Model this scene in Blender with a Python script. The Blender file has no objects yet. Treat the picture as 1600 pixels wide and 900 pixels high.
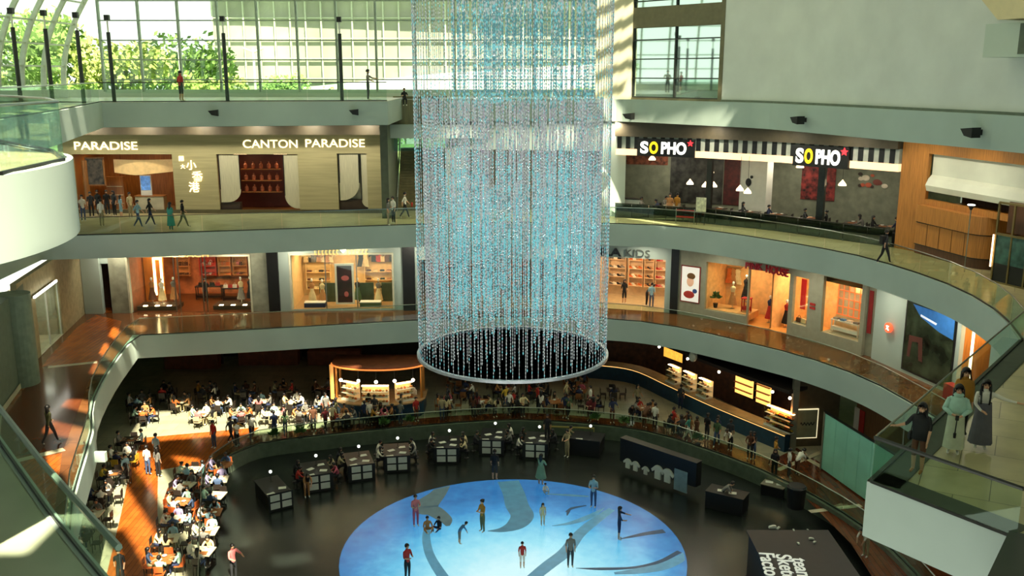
import bpy, math, random
from mathutils import Matrix, Vector
random.seed(7)
SC = bpy.context.scene
COL = SC.collection
PI = math.pi
# ------------------------------------------------------------------ camera
F_PX, PITCH, ZC = 1475.0, math.radians(12.8), 21.6
cam = bpy.data.cameras.new('camera'); camo = bpy.data.objects.new('camera', cam); COL.objects.link(camo)
cam.sensor_width = 36.0; cam.lens = 36.0 * F_PX / 1600.0; cam.clip_end = 1500; cam.clip_start = .05
camo.location = (0, 0, ZC); camo.rotation_euler = (PI/2 - PITCH, 0, 0)
SC.camera = camo
# ------------------------------------------------------------------ world, sun, exposure
SC.view_settings.view_transform = 'Standard'; SC.view_settings.look = 'None'
SC.view_settings.gamma = 1.0; SC.view_settings.use_curve_mapping = False
SC.view_settings.exposure = 0.45
w = bpy.data.worlds.new('sky'); SC.world = w; w.use_nodes = True
nt = w.node_tree; bg = nt.nodes['Background']
tc = nt.nodes.new('ShaderNodeTexCoord'); sx = nt.nodes.new('ShaderNodeSeparateXYZ'); cr = nt.nodes.new('ShaderNodeValToRGB')
nt.links.new(tc.outputs['Generated'], sx.inputs[0]); nt.links.new(sx.outputs['Z'], cr.inputs[0])
cr.color_ramp.elements[0].position = 0.0; cr.color_ramp.elements[0].color = (.92, .95, .84, 1)
cr.color_ramp.elements[1].position = .5; cr.color_ramp.elements[1].color = (.68, .78, .75, 1)
nt.links.new(cr.outputs[0], bg.inputs[0]); bg.inputs[1].default_value = 1.35
SUN = Vector((.22, -.55, .81)).normalized()
sl = bpy.data.lights.new('sun', 'SUN'); sl.energy = 13.0; sl.angle = math.radians(.6); sl.color = (1, .90, .66)
so = bpy.data.objects.new('sun', sl); COL.objects.link(so); so.rotation_euler = SUN.to_track_quat('Z', 'Y').to_euler()
so.location = (20, -30, 70)
Z1, Z2, Z3, TH = 6.0, 12.17, 20.0, 1.4
ZR = -0.6
# ------------------------------------------------------------------ projection helpers (points of the floors and walls seen from the gallery)
def ray(px, py):
    u = (px-800)/F_PX; v = (450-py)/F_PX
    return Vector((u, math.cos(PITCH)+v*math.sin(PITCH), -math.sin(PITCH)+v*math.cos(PITCH)))
def at(px, py, z):
    d = ray(px, py); t = (z-ZC)/d.z
    return Vector((d.x*t, d.y*t, z))
def frame(A, B):
    A = Vector((A[0], A[1], 0)); B = Vector((B[0], B[1], 0)); x = (B-A).normalized(); y = Vector((-x.y, x.x, 0))
    M = Matrix(((x.x, y.x, 0, A.x), (x.y, y.y, 0, A.y), (0, 0, 1, 0), (0, 0, 0, 1)))
    return M
def pw(F, px, py, off=0.0):
    o = Vector((0, 0, ZC)); d = ray(px, py); n = Vector((F[0][1], F[1][1], 0)); p0 = F @ Vector((0, off, 0))
    t = (p0-o).dot(n)/d.dot(n); q = F.inverted() @ (o+d*t)
    return q.x, q.z
def flen(A, B): return math.hypot(B[0]-A[0], B[1]-A[1])
# ------------------------------------------------------------------ materials
def lin(c): c = c/255.0; return c/12.92 if c <= .04045 else ((c+.055)/1.055)**2.4
MATS = {}
def mat(name, rgb, rough=.6, metal=0, em=0, noise=.06, scale=3.0, spec=.5, alpha=1.0, stretch=None, bump=0):
    if name in MATS: return MATS[name]
    m = bpy.data.materials.new(name); m.use_nodes = True; n = m.node_tree; b = n.nodes['Principled BSDF']
    c = tuple(lin(v) for v in rgb)
    b.inputs['Roughness'].default_value = rough; b.inputs['Metallic'].default_value = metal
    b.inputs['Specular IOR Level'].default_value = spec
    if em:
        b.inputs['Emission Color'].default_value = c+(1,); b.inputs['Emission Strength'].default_value = em
    if noise > 0:
        t = n.nodes.new('ShaderNodeTexCoord'); no = n.nodes.new('ShaderNodeTexNoise'); r = n.nodes.new('ShaderNodeValToRGB')
        no.inputs['Scale'].default_value = scale; no.inputs['Detail'].default_value = 3
        if stretch:
            mp = n.nodes.new('ShaderNodeMapping'); mp.inputs['Scale'].default_value = stretch
            n.links.new(t.outputs['Object'], mp.inputs[0]); n.links.new(mp.outputs[0], no.inputs['Vector'])
        else: n.links.new(t.outputs['Object'], no.inputs['Vector'])
        r.color_ramp.elements[0].position = .3; r.color_ramp.elements[1].position = .7
        r.color_ramp.elements[0].color = tuple(v*(1-noise*2) for v in c)+(1,)
        r.color_ramp.elements[1].color = tuple(min(1, v*(1+noise*2)) for v in c)+(1,)
        n.links.new(no.outputs[0], r.inputs[0]); n.links.new(r.outputs[0], b.inputs['Base Color'])
        if bump:
            bp = n.nodes.new('ShaderNodeBump'); bp.inputs['Strength'].default_value = bump
            n.links.new(no.outputs[0], bp.inputs['Height']); n.links.new(bp.outputs[0], b.inputs['Normal'])
    else: b.inputs['Base Color'].default_value = c+(1,)
    MATS[name] = m; return m
def glass(name, tint=(.86, .94, .89), refl=.03, rough=.02):
    if name in MATS: return MATS[name]
    m = bpy.data.materials.new(name); m.use_nodes = True; n = m.node_tree; n.nodes.clear()
    o = n.nodes.new('ShaderNodeOutputMaterial'); mx = n.nodes.new('ShaderNodeMixShader'); tr = n.nodes.new('ShaderNodeBsdfTransparent'); gl = n.nodes.new('ShaderNodeBsdfGlossy')
    fr = n.nodes.new('ShaderNodeLayerWeight'); fr.inputs[0].default_value = .25
    ma = n.nodes.new('ShaderNodeMath'); ma.operation = 'MULTIPLY_ADD'; ma.inputs[1].default_value = .22; ma.inputs[2].default_value = refl
    n.links.new(fr.outputs['Fresnel'], ma.inputs[0]); n.links.new(ma.outputs[0], mx.inputs[0])
    tr.inputs[0].default_value = tint+(1,); gl.inputs['Color'].default_value = (.8, .95, .88, 1); gl.inputs['Roughness'].default_value = rough
    n.links.new(tr.outputs[0], mx.inputs[1]); n.links.new(gl.outputs[0], mx.inputs[2]); n.links.new(mx.outputs[0], o.inputs[0])
    MATS[name] = m; return m
def tilemat(name, c1, c2, mortar, w, h, rough=.2, spec=.5, off=.5, msize=.01, rot=0.0):
    m = bpy.data.materials.new(name); m.use_nodes = True; n = m.node_tree; b = n.nodes['Principled BSDF']
    t = n.nodes.new('ShaderNodeTexCoord'); br = n.nodes.new('ShaderNodeTexBrick'); mp = n.nodes.new('ShaderNodeMapping')
    mp.inputs['Rotation'].default_value = (0, 0, rot)
    n.links.new(t.outputs['Object'], mp.inputs[0]); n.links.new(mp.outputs[0], br.inputs[0])
    for i, c in ((1, c1), (2, c2), (3, mortar)): br.inputs[i].default_value = tuple(lin(v) for v in c)+(1,)
    br.inputs['Scale'].default_value = 1; br.inputs['Brick Width'].default_value = w; br.inputs['Row Height'].default_value = h
    br.inputs['Mortar Size'].default_value = msize; br.offset = off
    no = n.nodes.new('ShaderNodeTexNoise'); no.inputs['Scale'].default_value = 1.3; no.inputs['Detail'].default_value = 5
    n.links.new(t.outputs['Object'], no.inputs['Vector'])
    mx = n.nodes.new('ShaderNodeMix'); mx.data_type = 'RGBA'; mx.blend_type = 'OVERLAY'; mx.inputs[0].default_value = .35
    n.links.new(br.outputs[0], mx.inputs[6]); n.links.new(no.outputs[0], mx.inputs[7]); n.links.new(mx.outputs[2], b.inputs['Base Color'])
    b.inputs['Roughness'].default_value = rough; b.inputs['Specular IOR Level'].default_value = spec
    MATS[name] = m; return m
PL = mat('pale_plaster', (216, 220, 212), .75, noise=.03, scale=.6)
PLF = mat('fascia_plaster', (174, 190, 180), .7, noise=.03, scale=.4)
PLW = mat('white_plaster', (214, 220, 200), .6, noise=.03, scale=.8)
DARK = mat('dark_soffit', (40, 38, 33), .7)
BLACK = mat('black_matt', (14, 15, 15), .5, noise=.15)
BLK2 = mat('black_gloss', (18, 20, 20), .4, noise=.1)
STEEL = mat('brushed_steel', (150, 158, 150), .3, 1, noise=.05)
DSTEEL = mat('dark_steel', (60, 62, 58), .35, .8)
MUL = mat('mullion_grey', (150, 165, 152), .4, .3)
WOOD = mat('honey_timber', (176, 118, 52), .45, noise=.14, scale=2.2, stretch=(14, 14, .5))
WOODD = mat('dark_timber', (92, 58, 34), .5, noise=.14, scale=2.2, stretch=(10, 10, .6))
BEIGE = mat('travertine', (172, 164, 122), .55, noise=.06, scale=1.0, stretch=(.35, .35, 7))
MARB = mat('grey_marble', (150, 152, 132), .25, noise=.12, scale=1.6)
WHITE = mat('white_paint', (225, 226, 215), .5, noise=.02)
CREAM = mat('cream_stone', (196, 190, 160), .35, noise=.08, scale=1.5)
GLS = glass('balustrade_glass'); GLW = glass('window_glass', (.93, .98, .95), .04); GLT = glass('dark_glass', (.30, .34, .32), .10)
GLSHOP = glass('shop_glass', (.95, .97, .94), .03)
def em(name, rgb, s, noise=0): return mat(name, rgb, .5, 0, s, noise=noise)
WARM = em('warm_light', (255, 214, 160), 6.0); WARMH = em('warm_lamp', (255, 222, 176), 22.0); COOL = em('white_light', (240, 240, 225), 6.0)
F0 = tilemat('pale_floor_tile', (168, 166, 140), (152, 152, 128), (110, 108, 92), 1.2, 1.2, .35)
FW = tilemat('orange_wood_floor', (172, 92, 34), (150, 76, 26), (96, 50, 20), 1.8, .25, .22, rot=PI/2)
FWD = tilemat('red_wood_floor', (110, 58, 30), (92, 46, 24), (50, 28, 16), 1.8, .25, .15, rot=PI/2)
F2 = tilemat('olive_marble_floor', (186, 176, 132), (170, 162, 118), (96, 92, 64), 1.5, 1.5, .3, rot=.5)
# ------------------------------------------------------------------ mesh builder
class MB:
    def __init__(s, M=None): s.v = []; s.f = []; s.mi = []; s.M = M or Matrix(); s.cur = 0
    def add(s, vs, fs, M=None):
        o = len(s.v); T = s.M @ M if M else s.M
        s.v += [T @ Vector(p) for p in vs]; s.f += [tuple(i+o for i in f) for f in fs]; s.mi += [s.cur]*len(fs); return s
    def box(s, x0, x1, y0, y1, z0, z1, M=None):
        vs = [(x0, y0, z0), (x1, y0, z0), (x1, y1, z0), (x0, y1, z0), (x0, y0, z1), (x1, y0, z1), (x1, y1, z1), (x0, y1, z1)]
        return s.add(vs, [(0, 3, 2, 1), (4, 5, 6, 7), (0, 1, 5, 4), (1, 2, 6, 5), (2, 3, 7, 6), (3, 0, 4, 7)], M)
    def prism(s, pts, z0, z1, M=None):
        n = len(pts); vs = [(p[0], p[1], z0) for p in pts]+[(p[0], p[1], z1) for p in pts]
        fs = [tuple(range(n))[::-1], tuple(range(n, 2*n))]+[(i, (i+1) % n, (i+1) % n+n, i+n) for i in range(n)]
        return s.add(vs, fs, M)
    def slab(s, pts, y0, y1, M=None):   # outline in x,z extruded along y
        n = len(pts); vs = [(p[0], y0, p[1]) for p in pts]+[(p[0], y1, p[1]) for p in pts]
        fs = [tuple(range(n)), tuple(range(n, 2*n))[::-1]]+[(i, i+n, (i+1) % n+n, (i+1) % n) for i in range(n)]
        return s.add(vs, fs, M)
    def tube(s, p0, p1, r0, r1=None, n=8, M=None, caps=True):
        p0 = Vector(p0); p1 = Vector(p1); r1 = r0 if r1 is None else r1; d = (p1-p0).normalized()
        a = d.orthogonal().normalized(); b = d.cross(a); vs = []
        for p, r in ((p0, r0), (p1, r1)):
            for i in range(n):
                t = 2*PI*i/n; vs.append(p+(a*math.cos(t)+b*math.sin(t))*r)
        fs = [(i, (i+1) % n, (i+1) % n+n, i+n) for i in range(n)]
        if caps: fs += [tuple(range(n))[::-1], tuple(range(n, 2*n))]
        return s.add(vs, fs, M)
    def path(s, pts, r, n=6, M=None):
        for a, b in zip(pts, pts[1:]): s.tube(a, b, r, n=n, M=M)
        return s
    def lathe(s, prof, n=16, M=None, sx=1, sy=1):
        vs = []; k = len(prof)
        for r, z in prof:
            for i in range(n): t = 2*PI*i/n; vs.append((r*math.cos(t)*sx, r*math.sin(t)*sy, z))
        fs = [(j*n+i, j*n+(i+1) % n, (j+1)*n+(i+1) % n, (j+1)*n+i) for j in range(k-1) for i in range(n)]
        fs += [tuple(range(n))[::-1], tuple(range((k-1)*n, k*n))]
        return s.add(vs, fs, M)
    def ball(s, c, r, n=10, k=6, sc=(1, 1, 1), M=None):
        vs = []; 
        for j in range(k+1):
            a = PI*j/k
            for i in range(n):
                t = 2*PI*i/n; rr = max(math.sin(a), .001)
                vs.append((c[0]+r*sc[0]*rr*math.cos(t), c[1]+r*sc[1]*rr*math.sin(t), c[2]-r*sc[2]*math.cos(a)))
        fs = [(j*n+i, j*n+(i+1) % n, (j+1)*n+(i+1) % n, (j+1)*n+i) for j in range(k) for i in range(n)]
        return s.add(vs, fs, M)
    def strip(s, A, B):     # two polylines of equal length
        n = len(A); vs = list(A)+list(B); return s.add(vs, [(i, i+1, n+i+1, n+i) for i in range(n-1)])
    def mesh(s, name, mats, smooth=False):
        m = bpy.data.meshes.new(name); m.from_pydata([tuple(v) for v in s.v], [], s.f)
        for x in (mats if isinstance(mats, (list, tuple)) else [mats]): m.materials.append(x)
        if len(m.materials) > 1: m.polygons.foreach_set('material_index', s.mi)
        if smooth: m.polygons.foreach_set('use_smooth', [True]*len(m.polygons))
        m.update(); return m
    def build(s, name, mats, parent=None, smooth=False, **k):
        o = bpy.data.objects.new(name, s.mesh(name, mats, smooth)); COL.objects.link(o)
        if parent: o.parent = parent
        return tag(o, **k)
def tag(o, label=None, cat=None, group=None, kind=None):
    if label: o['label'] = label
    if cat: o['category'] = cat
    if group: o['group'] = group
    if kind: o['kind'] = kind
    return o
def S(mb, name, mats, parent=None, smooth=False): return mb.build(name, mats, parent, smooth, kind='structure')
def thing(name, label, cat, M=None, group=None):
    o = bpy.data.objects.new(name, None); COL.objects.link(o); o.empty_display_size = .1
    if M is not None: o.matrix_world = M
    return tag(o, label, cat, group)
def part(me, name, parent, M=None, label=None):
    o = bpy.data.objects.new(name, me); COL.objects.link(o); o.parent = parent
    if M is not None: o.matrix_local = M
    if label: o['label'] = label
    return o
def inst(me, name, M, label=None, cat=None, group=None, mats=None, parent=None):
    o = bpy.data.objects.new(name, me); COL.objects.link(o)
    if parent: o.parent = parent; o.matrix_local = M
    else: o.matrix_world = M
    if mats:
        for i, m in enumerate(mats):
            if i < len(o.material_slots) and m: o.material_slots[i].link = 'OBJECT'; o.material_slots[i].material = m
    return tag(o, label, cat, group)
def T(x, y, z, rz=0, s=1.0): return Matrix.Translation((x, y, z)) @ Matrix.Rotation(rz, 4, 'Z') @ Matrix.Scale(s, 4)
ORD = ['first', 'second', 'third', 'fourth', 'fifth', 'sixth', 'seventh', 'eighth', 'ninth', 'tenth', 'eleventh', 'twelfth', 'thirteenth', 'fourteenth', 'fifteenth', 'sixteenth', 'seventeenth']
def cat_rom(P, k=6):
    P = [Vector(p) for p in P]; Q = [P[0]*2-P[1]]+P+[P[-1]*2-P[-2]]; out = []
    for i in range(1, len(Q)-2):
        for j in range(k):
            t = j/k; a, b, c, d = Q[i-1], Q[i], Q[i+1], Q[i+2]
            out.append(.5*((2*b)+(c-a)*t+(2*a-5*b+4*c-d)*t*t+(3*b-a-3*c+d)*t**3))
    out.append(P[-1]); return out
def text(body, size, M, name, material, depth=.02, parent=None, align='LEFT', stretch=1.0, bold=0.0, shear=0, **k):
    c = bpy.data.curves.new(name, 'FONT'); c.body = body; c.size = size; c.extrude = depth; c.align_x = align; c.offset = bold; c.shear = shear
    t = bpy.data.objects.new(name, c); COL.objects.link(t)
    bpy.context.view_layer.update()
    me = bpy.data.meshes.new_from_object(t.evaluated_get(bpy.context.evaluated_depsgraph_get()))
    bpy.data.objects.remove(t); me.materials.clear(); me.materials.append(material); me.name = name
    R = M @ Matrix.Rotation(PI/2, 4, 'X') @ Matrix.Diagonal((stretch, 1, 1, 1))
    o = bpy.data.objects.new(name, me); COL.objects.link(o)
    if parent: o.parent = parent; o.matrix_local = R
    else: o.matrix_world = R
    return tag(o, **k)

def fill_lamp(p, label, power, size=.5, rgb=(1, .90, .70), tilt=(0, 0, 0)):  # fill lamp with housing, added under the soffits to brighten dark fronts
    t_ = thing('fill_lamp', label, 'light', T(p[0], p[1], p[2])); part(MB().lathe([(.16, 0), (.16, .06)], 14).mesh('housing', WHITE), 'housing', t_)
    l = bpy.data.lights.new('lamp', 'AREA'); l.shape = 'DISK'; l.size = size; l.energy = power; l.color = rgb; l.spread = PI*.95
    o = bpy.data.objects.new('lamp', l); COL.objects.link(o); o.parent = t_; o.location = (0, 0, -.03); o.rotation_euler = tilt
# ================================================================== SETTING
# ---- edges of the openings (plan)
E2 = cat_rom([(-27.5, 49, 0), (-28, 55.2, 0)], 1)+cat_rom([(-28, 55.2, 0), (-23, 56, 0), (-15.8, 57.4, 0), (-6.1, 59.6, 0), (0, 60.3, 0), (6, 60, 0), (10.3, 58.7, 0), (14.9, 54, 0), (18, 49.5, 0), (19.3, 45.5, 0), (19.9, 41.5, 0), (19.7, 38, 0), (19.2, 35.5, 0), (18.4, 33, 0)], 5)[1:]
EB = [Vector((18.4, 33, 0)), Vector((8.42, 20.82, 0)), Vector((10.4, 18.03, 0)), Vector((8.9, 16.0, 0)), Vector((9.0, 11, 0))]
E2L = [Vector(p) for p in [(-7.0, 15.6, 0), (-7.76, 16.49, 0), (-9.9, 19.0, 0), (-13.69, 23.74, 0), (-19, 31, 0), (-24.8, 42, 0), (-27.5, 49, 0)]]
E1 = [Vector(p) for p in [(-10.5, 18, 0), (-12.6, 23.5, 0)]]+cat_rom([(-12.6, 23.5, 0), (-15.2, 30, 0), (-16.4, 32.8, 0), (-18.6, 39.5, 0), (-20.2, 43.3, 0), (-21.7, 49, 0), (-22.9, 55.4, 0)], 3)[1:]
E1 += cat_rom([(-22.9, 55.4, 0), (-15.9, 56.8, 0), (-6.2, 59, 0), (0, 59.9, 0), (6.2, 59.4, 0), (10.2, 57.5, 0), (14.9, 52.8, 0), (16.9, 50.2, 0), (18.4, 47.1, 0), (19.2, 43.6, 0), (19.8, 39, 0), (19.4, 33, 0), (17.5, 27, 0)], 5)[1:]
E3L = cat_rom([(-10.5, 11, 0), (-9.2, 12.8, 0), (-8.35, 14.6, 0), (-8.1, 16.2, 0), (-8.3, 17.8, 0), (-9.0, 19.3, 0), (-10.4, 20.9, 0)], 4)+[Vector(p) for p in [(-14.6, 25.5, 0), (-17.6, 31, 0), (-19.3, 40, 0), (-23.3, 54.6, 0), (-7.4, 57.2, 0)]]
E3R = cat_rom([(-4.6, 62.0, 0), (0, 62, 0), (5.5, 61.6, 0), (7.6, 60.8, 0), (11.2, 56.7, 0), (14.2, 52.8, 0), (17.4, 43.7, 0), (19.7, 36.6, 0), (20.6, 30, 0), (20.6, 12, 0)], 4)
C0 = Vector((0, 39, 0))
def outer(e, k): return [C0+(p-C0)*k for p in e]
def up(ps, z): return [Vector((p.x, p.y, z)) for p in ps]
def level(edge, z, k, fm, nm, cf=PLF, cap=.18, soff=True):
    O = outer(edge, k)
    S(MB().strip(up(edge, z), up(O, z)), 'floor_'+nm, fm)
    S(MB().strip(up(edge, z-TH), up(edge, z)).strip(up(edge, z), up(outer(edge, 1.012), z+.02)), 'trim_'+nm+'_edge_band', cf, smooth=True)
    if soff:
        S(MB().strip(up(outer(edge, 1.022), z-TH), up(O, z-TH)), 'ceiling_under_'+nm, DARK)
        S(MB().strip(up(edge, z-TH), up(outer(edge, 1.022), z-TH)), 'trim_'+nm+'_lower_lip', cf)
FB = tilemat('brown_polished_floor', (122, 78, 44), (104, 64, 36), (70, 44, 26), 2.4, 2.4, .12)
level(E1, Z1, 1.7, FB, 'first_gallery')
level(E2, Z2, 1.7, F2, 'second_gallery')
bp = [(p.x, p.y) for p in EB]+[(36, 11), (36, 35.2)]
S(MB().add([(x, y, Z2) for x, y in bp], [tuple(range(7))]), 'floor_right_balcony', F2)
S(MB().add([(x, y, Z2-TH) for x, y in bp], [tuple(range(7))[::-1]]), 'ceiling_under_right_balcony', DARK)
S(MB().strip(up(EB, Z2-TH), up(EB, Z2)), 'trim_right_balcony_band', PLF)
level(E2L, Z2, 1.7, mat('pale_balcony_floor', (176, 186, 160), .4, noise=.05, scale=.5), 'second_gallery_left')
level(E3L[:-1], Z3, 1.8, F2, 'top_gallery_left')
S(MB().prism([(-23.3, 54.6), (-7.4, 57.2), (-7.4, 68), (-44, 68), (-44, 54)], Z3-.02, Z3), 'floor_top_gallery_back', F2)
S(MB().box(-40, 24, 68, 68.2, Z3-1.4, Z3+.5), 'wall_window_sill', PL)
b = MB(); b.strip(up(E3L[-2:], Z3-TH), up(E3L[-2:], Z3)); b.strip(up([E3L[-1], Vector((-7.4, 66, 0))], Z3-TH), up([E3L[-1], Vector((-7.4, 66, 0))], Z3))
S(b, 'trim_top_gallery_edge_band', PLF)
S(MB().prism([(-23.3, 54.75), (-7.6, 57.35), (-7.6, 68), (-40, 68), (-40, 54)], Z3-TH-.02, Z3-TH), 'ceiling_under_top_gallery', DARK)
# right-hand top slab: only a ledge under the tall wall
O = outer(E3R, 1.5)
S(MB().strip(up(E3R, Z3-TH), up(E3R, Z3)).strip(up(E3R, Z3), up(O, Z3)), 'trim_right_edge_band', PLF)
S(MB().strip(up(E3R, Z3-TH), up(O, Z3-TH)), 'ceiling_under_right_gallery', DARK)
# tall wall on the right
wr = [p for p in outer(E3R, 1.018)]
i0 = 15
W_ = [p for p in wr if p.x > 12.2]
S(MB().strip(up(W_, Z3), up(W_, 38)), 'wall_right', PL, smooth=True)
S(MB().strip(up([p+(p-C0)*-.004 for p in W_], Z3), up([p+(p-C0)*-.004 for p in W_], Z3+.12)), 'trim_wall_foot_shade', mat('foot_shade_grey', (110, 120, 104), .6))  # grey strip stands for the shadow line along the wall foot
# pier beside the tall windows and the window stack
FP = frame((5.2, 62.3), (7.55, 61.2)); WX = W_[0]
S(MB(FP).box(.2, 2.6, 0, 1.0, Z3-.05, 38), 'wall_pier', mat('cream_plaster', (214, 208, 176), .7, noise=.03))
FWN = frame((7.55, 61.3), (WX.x, WX.y)); L = flen((7.55, 61.3), WX)
zz = [Z3+.1]+[pw(FWN, 1040, y)[1] for y in (152, 42, 8)]
zb0, zb1 = pw(FWN, 1040, 42)[1], pw(FWN, 1040, 9)[1]
S(MB(FWN).box(0, L, -.02, .4, zb0, zb1).box(0, L, -.02, .4, Z3, Z3+.12).box(L-.25, L+.02, -.03, .4, Z3, 38), 'wall_spandrel', mat('bronze_panel', (112, 106, 78), .6))
b = MB(FWN)
for k in range(3): x = .02+(L-.3)*k/2; b.box(x, x+.09, .05, .2, Z3+.1, 38)
for i in range(12):
    z = Z3+.12+i*1.16; b.box(0, L-.2, .06, .18, z, z+.07)
S(b, 'window_2', DSTEEL)
mm = mat('mirror_glass', (200, 222, 212), .03, .9, noise=0)
S(MB(FWN).box(0, L-.2, .16, .2, Z3, 38), 'window_2_glass', mm)
# box-shaped boss and angled soffit at the top right
q = T(0, 0, 0)
FR = frame((18.2, 41.5), (20.4, 34.2))
a, z0 = pw(FR, 1535, 90, -.9); b1, z1 = pw(FR, 1600, 34, -.9)
S(MB(FR).box(a, b1+2.5, -.9, .6, z0, z1), 'wall_boss_right', mat('boss_plaster', (196, 208, 192), .7, noise=.02, scale=.5))
S(MB(FR).box(pw(FR, 1592, 60, -.95)[0], b1+2.4, -.95, -.9, z0+.1, z1-.05), 'trim_2', mat('recess_grey', (90, 100, 84), .7))
a0, zz0 = pw(FR, 1518, 0, -1.2); a1, zz1 = pw(FR, 1562, 31, -1.2)
S(MB(FR).slab([(a0-.35, zz0+.8), (a1, zz1), (a1+6, zz1), (a1+6, zz0+.8)], -1.3, .5), 'ceiling_boss_right', mat('cream_soffit', (225, 208, 160), .6, noise=.02))
# ---- ground floor, rink basin
RK = cat_rom([(-9.5, 26, 0), (-12.0, 33, 0), (-13.6, 38, 0), (-15.3, 43.6, 0), (-16.3, 47, 0), (-16.2, 49.6, 0), (-14.9, 52.2, 0), (-11.5, 53.5, 0), (-7.8, 54.6, 0), (-2, 55.9, 0), (2, 56, 0), (7.8, 54.4, 0), (11.6, 51, 0), (14.2, 47.6, 0), (16.4, 43, 0), (17.4, 38.5, 0), (17.2, 32, 0), (15, 26, 0)], 4)
def ofs(P, d):
    out = []
    for i, p in enumerate(P):
        t = (P[min(i+1, len(P)-1)]-P[max(i-1, 0)]).normalized(); out.append(p+Vector((-t.y, t.x, 0))*d)
    return out
S(MB().strip(up(ofs(RK, .35), 0), up([C0+(p-C0).normalized()*75 for p in RK], 0)), 'floor', F0)
S(MB().prism([(-19, 22), (18.5, 22), (18.5, 57), (-19, 57)], ZR-.1, ZR), 'floor_rink', mat('rink_floor', (28, 33, 30), .25, noise=.08, scale=.8))
b = MB(); b.strip(up(RK, ZR), up(RK, .25)).strip(up(RK, .25), up(ofs(RK, .35), .25)).strip(up(ofs(RK, .35), .25), up(ofs(RK, .35), 0))
S(b, 'trim_rink_kerb', mat('green_granite', (92, 104, 88), .25))
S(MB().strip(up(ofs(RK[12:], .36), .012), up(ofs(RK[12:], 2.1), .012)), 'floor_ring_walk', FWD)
S(MB().prism([tuple(at(x, y, 0))[:2] for x, y in [(165, 905), (248, 905), (246, 790), (247, 735), (330, 720), (385, 684), (405, 668), (225, 684), (205, 725), (190, 800)]], .001, .014), 'floor_wood_inlay', FW)
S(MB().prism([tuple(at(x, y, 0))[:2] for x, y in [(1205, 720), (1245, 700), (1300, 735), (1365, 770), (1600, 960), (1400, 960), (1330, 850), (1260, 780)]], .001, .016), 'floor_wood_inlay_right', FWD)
b = MB()
for l in ([(1215, 735), (1285, 706)], [(1222, 695), (1410, 802)], [(1265, 800), (1345, 790)]):
    A = at(*l[0], 0); B = at(*l[1], 0); d = (B-A).normalized(); n = Vector((-d.y, d.x, 0))*.16
    b.prism([A-n, B-n, B+n, A+n], .016, .024)
S(b, 'trim_floor_bands', CREAM)
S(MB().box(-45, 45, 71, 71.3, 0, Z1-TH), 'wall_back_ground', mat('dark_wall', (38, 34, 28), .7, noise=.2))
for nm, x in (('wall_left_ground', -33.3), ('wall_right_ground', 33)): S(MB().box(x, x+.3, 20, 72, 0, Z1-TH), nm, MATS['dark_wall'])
# cream bands in the first gallery floor
b = MB()
for l in ([(75, 574), (152, 566)], [(0, 727), (100, 702)]):
    A = at(*l[0], Z1); B = at(*l[1], Z1); d = (B-A).normalized(); n = Vector((-d.y, d.x, 0))*.2; b.prism([A-n, B-n, B+n, A+n], Z1+.001, Z1+.012)
A = at(150, 490, Z1)
S(b, 'trim_gallery_bands', CREAM)
S(MB().prism([tuple(at(x, y, Z1))[:2] for x, y in [(66, 573), (153, 566), (185, 520), (190, 502), (150, 492), (120, 512), (75, 560)]]+[], Z1+.001, Z1+.01), 'floor_gallery_wood_far', FW)
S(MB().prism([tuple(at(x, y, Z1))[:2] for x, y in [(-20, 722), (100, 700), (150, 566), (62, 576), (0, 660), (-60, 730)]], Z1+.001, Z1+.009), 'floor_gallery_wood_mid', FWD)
S(MB().prism([tuple(at(x, y, Z1))[:2] for x, y in [(-40, 735), (97, 708), (85, 800), (70, 960), (-120, 960)]], Z1+.001, Z1+.009), 'floor_gallery_wood_near', FW)
# ---- roof: unseen panels, slots shaped to throw the sun patches (blocks most of the sun)
rm = bpy.data.materials.new('diffusing_roof'); rm.use_nodes = True; n = rm.node_tree; n.nodes.clear()
o_ = n.nodes.new('ShaderNodeOutputMaterial'); mx = n.nodes.new('ShaderNodeMixShader'); d1 = n.nodes.new('ShaderNodeBsdfDiffuse'); d2 = n.nodes.new('ShaderNodeBsdfTranslucent')
d1.inputs[0].default_value = (.5, .55, .48, 1); d2.inputs[0].default_value = (.80, .82, .70, 1); mx.inputs[0].default_value = .62
n.links.new(d1.outputs[0], mx.inputs[1]); n.links.new(d2.outputs[0], mx.inputs[2]); n.links.new(mx.outputs[0], o_.inputs[0])
ZRF = 38.0
def sh(x, y, z): k = (ZRF-z)/SUN.z; return x+SUN.x*k, y+SUN.y*k
def slot(corners, z, per=0, duty=.5, ang=0.0, ph=0.0):
    P = [sh(x, y, z) for x, y in corners]; return (P, per, duty, math.cos(ang), math.sin(ang), ph)
def inpoly(P, x, y):
    c = False; j = len(P)-1
    for i in range(len(P)):
        if (P[i][1] > y) != (P[j][1] > y) and x < (P[j][0]-P[i][0])*(y-P[i][1])/(P[j][1]-P[i][1])+P[i][0]: c = not c
        j = i
    return c
def slotw(P3, per=0, duty=.5, ang=0, ph=0): return ([sh(*p) for p in P3], per, duty, math.cos(ang), math.sin(ang), ph)
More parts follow.
